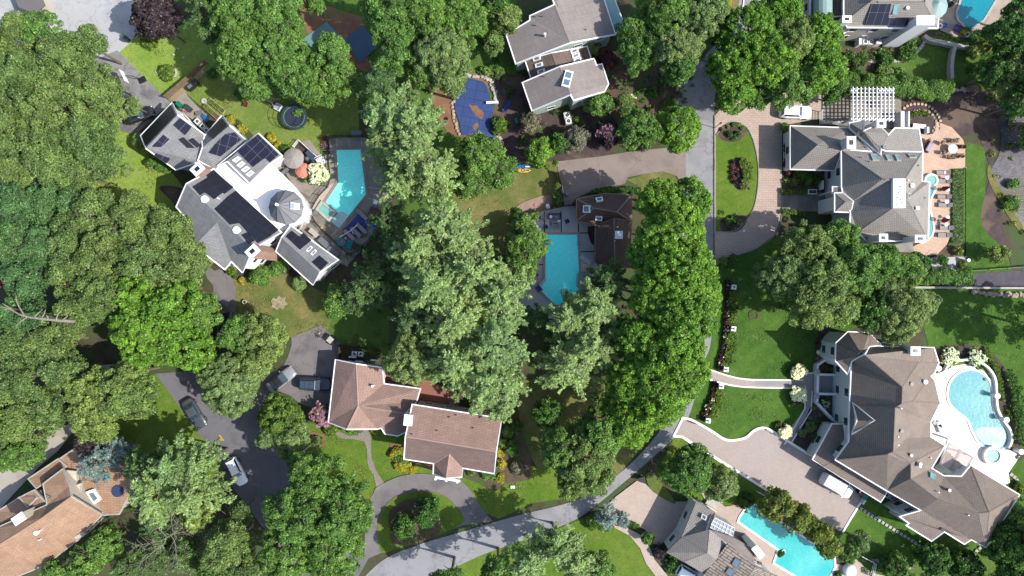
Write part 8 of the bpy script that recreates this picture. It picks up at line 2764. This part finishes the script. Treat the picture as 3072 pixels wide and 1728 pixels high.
chair_proto('dark wicker armchair above the sofa at the tiled house',None,M_dwood,M_dwood,1650,75,-60)
c = W(1880,1250,.5); o = root('fire_bowl','round grey metal fire bowl on the beige corner paving','fire bowl',(c.x,c.y,0))
MB().cyl((0,0),.4,.25,.5,20,.62).build('bowl',M_grey,o,local=True); MB().cyl((0,0),.3,0,.25,12).build('base',M_grey,o,local=True)
pool('hot_tub','round white-rimmed spa at the right corner of the tiled house',[(1668 + 50 * math.cos(k * math.pi / 12),458 + 50 * math.sin(k * math.pi / 12)) for k in range(24)],WT_spa,M_kerb,.26,zc=.4,zw=.3,cat='hot tub')
pool('swimming_pool','narrow curved pool hugging the right eave of the tiled house',[(1610,500),(1690,510),(1700,560),(1668,640),(1662,740),(1688,850),(1690,950),(1650,1010),(1560,1010),(1560,500)],WT_lag,M_kerb,.25,sm=True)
fence([(2008,1190),(2008,345),(2012,335)],'low stone border between the ornamental grass and the mown lawn',.12,M_stone,sp=9,wd=.12,cat='edging',name='stone_border')
fence([(2010,1332),(2200,1318),(2576,1290),(2700,1280)],'dark metal fence along the gravel below the mown lawn',.8,M_black,solid=False)
band('garden_wall',[(1450,1488),(2000,1492),(2700,1496)],.3,-.16,.7,M_stone,label='long pale straight wall between the hedge and the right lawn',cat='wall')
c = W(2010,1228,.3); tag(MB().cyl((c.x,c.y),.18,-.1,1.0,12).cyl((c.x,c.y),.26,1.0,1.1,12).build('garden_pillar',M_white),'white pillar with round cap at the corner of the beige paving','pillar')
c = W(530,565,.6); o = root('entrance_planter','white rectangular planter at the entrance path of the tiled house','planter',(c.x,c.y,0))
MB().box((0,0,.35),(1.3,.7,.8)).build('box',M_white,o,local=True); MB().box((0,0,.76),(1.1,.5,.03)).build('soil',M_mulch,o,local=True)
c = W(628,500,1.0); tag(MB().box((c.x,c.y,.6),(.16,1.3,1.4)).build('entrance_pier',M_white),'slim white pier by the courtyard bed of the tiled house','pier')
for x,y in ((190,968),(238,998),(275,1018)):
    c = W(x,y,0); tag(MB().box((c.x,c.y,-.02),(.42,.38,.1),.5).build('stepping_stone',M_stone),'pale stepping stone in the grass right of the paver drive end','stepping stone','stones by the paver drive end')
hedge([(270,110),(285,200),(270,320)],.8,.7,'redm','dark reddish hedge along the garage wall of the tiled house')

# ================================================================== BROWN HOUSE GARDEN
fr(1500,840)
for i,(x,y,lab) in enumerate(((2253,68,'at the top end of the roadside hedge'),(2250,470,'in the middle of the roadside hedge'),(2178,862,'just above the white-edged walk'),(2132,1025,'just below the white-edged walk'),(2005,1355,'at the bottom end of the roadside hedge'))):
    c = W(x,y,.7); o = root('gate_pier','square white pier with dark lantern %s' % lab,'pier',(c.x,c.y,0),-.1)
    MB().box((0,0,.5),(.58,.58,1.1)).build('shaft',M_white,o,local=True); MB().box((0,0,1.08),(.7,.7,.08)).build('cap',M_white,o,local=True)
    MB().box((0,0,1.25),(.2,.2,.3)).build('lantern',M_black,o,local=True)
c = W(2460,340,.2); tag(MB().ring((c.x,c.y),.5,.8,-.17,-.04,16).build('tree_ring',M_mulch),'grey mulch ring on the striped lawn under the young tree','mulch ring')
fr(2272,840)
for x,y,lab in ((1755,856,'by the right corner of the brown roof'),(2322,1122,'right of the lagoon pool, upper'),(2410,1352,'right of the lagoon pool, lower'),(2552,1660,'at the outer corner of the white terrace')):
    c = W(x,y,1.4); o = root('terrace_pillar','round white-capped pillar %s' % lab,'pillar',(c.x,c.y,0))
    MB().cyl((0,0),.28,-.1,1.3,18).build('shaft',M_white,o,local=True); MB().cyl((0,0),.42,1.3,1.42,22).build('cap',M_white,o,local=True)
c = W(545,1000,0)
for q,lab in (([(560,905),(550,1180)],'front'),([(560,905),(750,910)],'upper side'),([(560,1090),(750,1095)],'lower side'),([(550,820),(655,748)],'upper diagonal'),([(548,1175),(730,1365)],'lower diagonal'),([(555,820),(550,905)],'upper short')):
    band('balustrade',q,.34,-.1,1.0,M_white,label='white %s wall of the entrance court of the brown house' % lab,cat='wall')
for x,y,lab in ((572,882,'upper'),(565,1118,'lower')):
    c = W(x,y,.8); o = root('stone_urn','grey stone urn at the %s corner of the entrance court' % lab,'urn',(c.x,c.y,0))
    MB().cyl((0,0),.18,0,.5,12,.14).cyl((0,0),.2,.5,1.1,14,.42).build('bowl',M_stone,o,local=True)
for i,(x,y) in enumerate(((550,1240),(610,1310),(515,1330),(480,1395),(525,1420),(640,1240))):
    shrub(x,y,20,.6,'sage','pale silvery cushion plant in the entrance bed of the brown house','silvery cushion plants','cushion_plant',cat='plant')
for x,y,a,lab in ((1735,1380,-30,'nearer the roof corner'),(1760,1420,-70,'with outstretched rest')):
    lounger_proto('pale wire lounger on the white terrace, %s' % lab,None,M_cushw,M_grey,x,y,a)
c = W(1715,1370,.6); round_table('small round pink-grey table on the white terrace by the roof corner',1715,1378,.3,M_stone,M_grey,name='side_table')
fr(2272,1278)
stones([(1005,800),(1150,895),(1320,1000),(1500,1110),(1640,1200),(1760,1270),(1860,1305),(1950,1300),(2060,1250),(2150,1180)],33,.44,'square pale stepping stone in the long curve below the brown house','stepping stones below the brown house')
stones([(2455,470),(2500,510),(2515,560),(2500,610),(2490,630)],6,.46,'pale stepping stone at the right corner of the white terrace','stepping stones at the white terrace')
bin_('black wheelie bin with white sack behind the van',1005,650,60,M_black,M_black)
bin_('turquoise-lidded wheelie bin behind the van',1040,690,60,M_green,M_green)
c = W(1012,720,.4); band('bin_screen',[(1030,700),(1000,745)],.25,-.1,.6,M_white,label='short white wall beside the wheelie bins of the brown house',cat='wall')
ac_unit('left air conditioner in the shaded notch of the brown house',1252,668,-30,s=.8)
ac_unit('right air conditioner in the shaded notch of the brown house',1305,695,-30,s=.8)
for x,y,lab in ((115,50,'at the kerb curve of the brick drive'),(105,600,'at the lower edge of the brick drive')):
    c = W(x,y,.3); o = root('garden_light','dark iron drain grate light %s' % lab,'garden light',(c.x,c.y,0),-.5)
    MB().box((0,0,.1),(.9,.2,.2)).build('housing',M_grey,o,local=True)
fence([(-10,625),(75,672)],'short white rail below the lower edge of the brick drive',.9,M_white,solid=False)
# white railing bottom right of pool
fence([(985,1240),(1120,1315),(1090,1440)],'white railing at the end of the bottom pool',1.0,M_white,solid=False)
c = W(895,1400,.5); o = root('garden_daybed','rounded white covered daybed at the end of the bottom pool','daybed',(c.x,c.y,0))
MB().cyl((0,0),.95,0,.5,24).build('base',M_white,o,local=True)
V = []; Fc = []
for j in range(5):
    ph = math.pi / 2 * j / 4
    for k in range(16):
        a = 2 * math.pi * k / 16; V.append((.95 * math.cos(ph) * math.cos(a),.95 * math.cos(ph) * math.sin(a),.5 + .5 * math.sin(ph)))
for j in range(4):
    for k in range(16): Fc.append((j * 16 + k,j * 16 + (k + 1) % 16,(j + 1) * 16 + (k + 1) % 16,(j + 1) * 16 + k))
mk('hood',V,Fc,M_white,o,local=True,smooth=True)
fence([(2390,905),(2500,990),(2600,1060)],'dark wire fence in the shade right of the brown house',.8,M_black,solid=False)

# ================================================================== SHAKE HOUSE GARDEN
fr(1600,1278)
bin_('black wheelie bin at the roadside above the pink paved drive',1052,518,100,M_black)
c = W(1740,745,.4); o = root('garden_steps','pale steps with white rails leading down to the bottom pool','steps',(c.x,c.y,0),math.radians(-33))
for k in range(5): MB().box((-.8 + k * .38,0,.3 - k * .07),(.36,1.4,.1)).build('tread',M_stone,o,local=True)
for s in (-.8,.8): MB().tube([(-1,s,1.1),(1,s,.7)],.035).build('handrail',M_white,o,local=True)
c = W(2090,1150,.5); o = root('garden_sofa','white curved garden sofa on the deck of the bottom pool','sofa',(c.x,c.y,0),math.radians(-40))
MB().box((0,0,.25),(1.7,.8,.4)).build('base',M_white,o,local=True); MB().box((0,.36,.6),(1.7,.12,.4)).build('backrest',M_white,o,local=True)
round_table('oval pinkish table on the deck between house and bottom pool',2205,1258,.55,M_stone,M_grey,name='patio_table')
round_table('small dark round table beside the grill at the bottom pool deck',2190,1330,.3,M_black,M_black,name='side_table')
c = W(2030,1110,.5); o = root('grill','stainless grill cart on the bottom pool deck','grill',(c.x,c.y,0),math.radians(-40))
MB().box((0,0,.45),(1.3,.5,.9)).build('cabinet',M_grey,o,local=True); MB().box((0,0,.98),(.8,.45,.18)).build('lid',M_grey,o,local=True)
car('parked_car','white car half hidden by the shake roof at the bottom edge','car',1520,1449,-30,4.6,1.85,1.5,'suv',PT_white,h=.8)
floaty('small white float drifting in the bottom pool',2418,1210,.28,M_white)
c = W(1545,190,.1)
tag(MB().box((c.x,c.y,0),(.5,.25,.25),-.5).build('kerb_light',M_white),'small white light box on the lower kerb of the brick drive','garden light')
# foliage shade at the tan house: terrace items
fr(0,1278)
c = W(1020,490,3.1); o = root('roof_tarpaulin','blue-green tarpaulin on the flat roof beside the blue spruce','tarpaulin',(c.x,c.y,2.95),.4)
MB().box((0,0,.05),(1.1,.8,.08)).build('sheet',M_teal,o,local=True)
c = W(1130,630,3.1); o = root('roof_tarpaulin','dark blue round tarpaulin on the flat roof under the pine','tarpaulin',(c.x,c.y,2.95))
MB().cyl((0,0),.9,0,.08,20).build('sheet',M_navy,o,local=True)
# yellow survey marks on the dark road
for q in ([(2115,85),(2160,140)],[(2135,118),(2115,135)],[(2085,150),(2068,170)]):
    band('road_marking',q,.16,-.16,.012,M_yel,kind='structure')
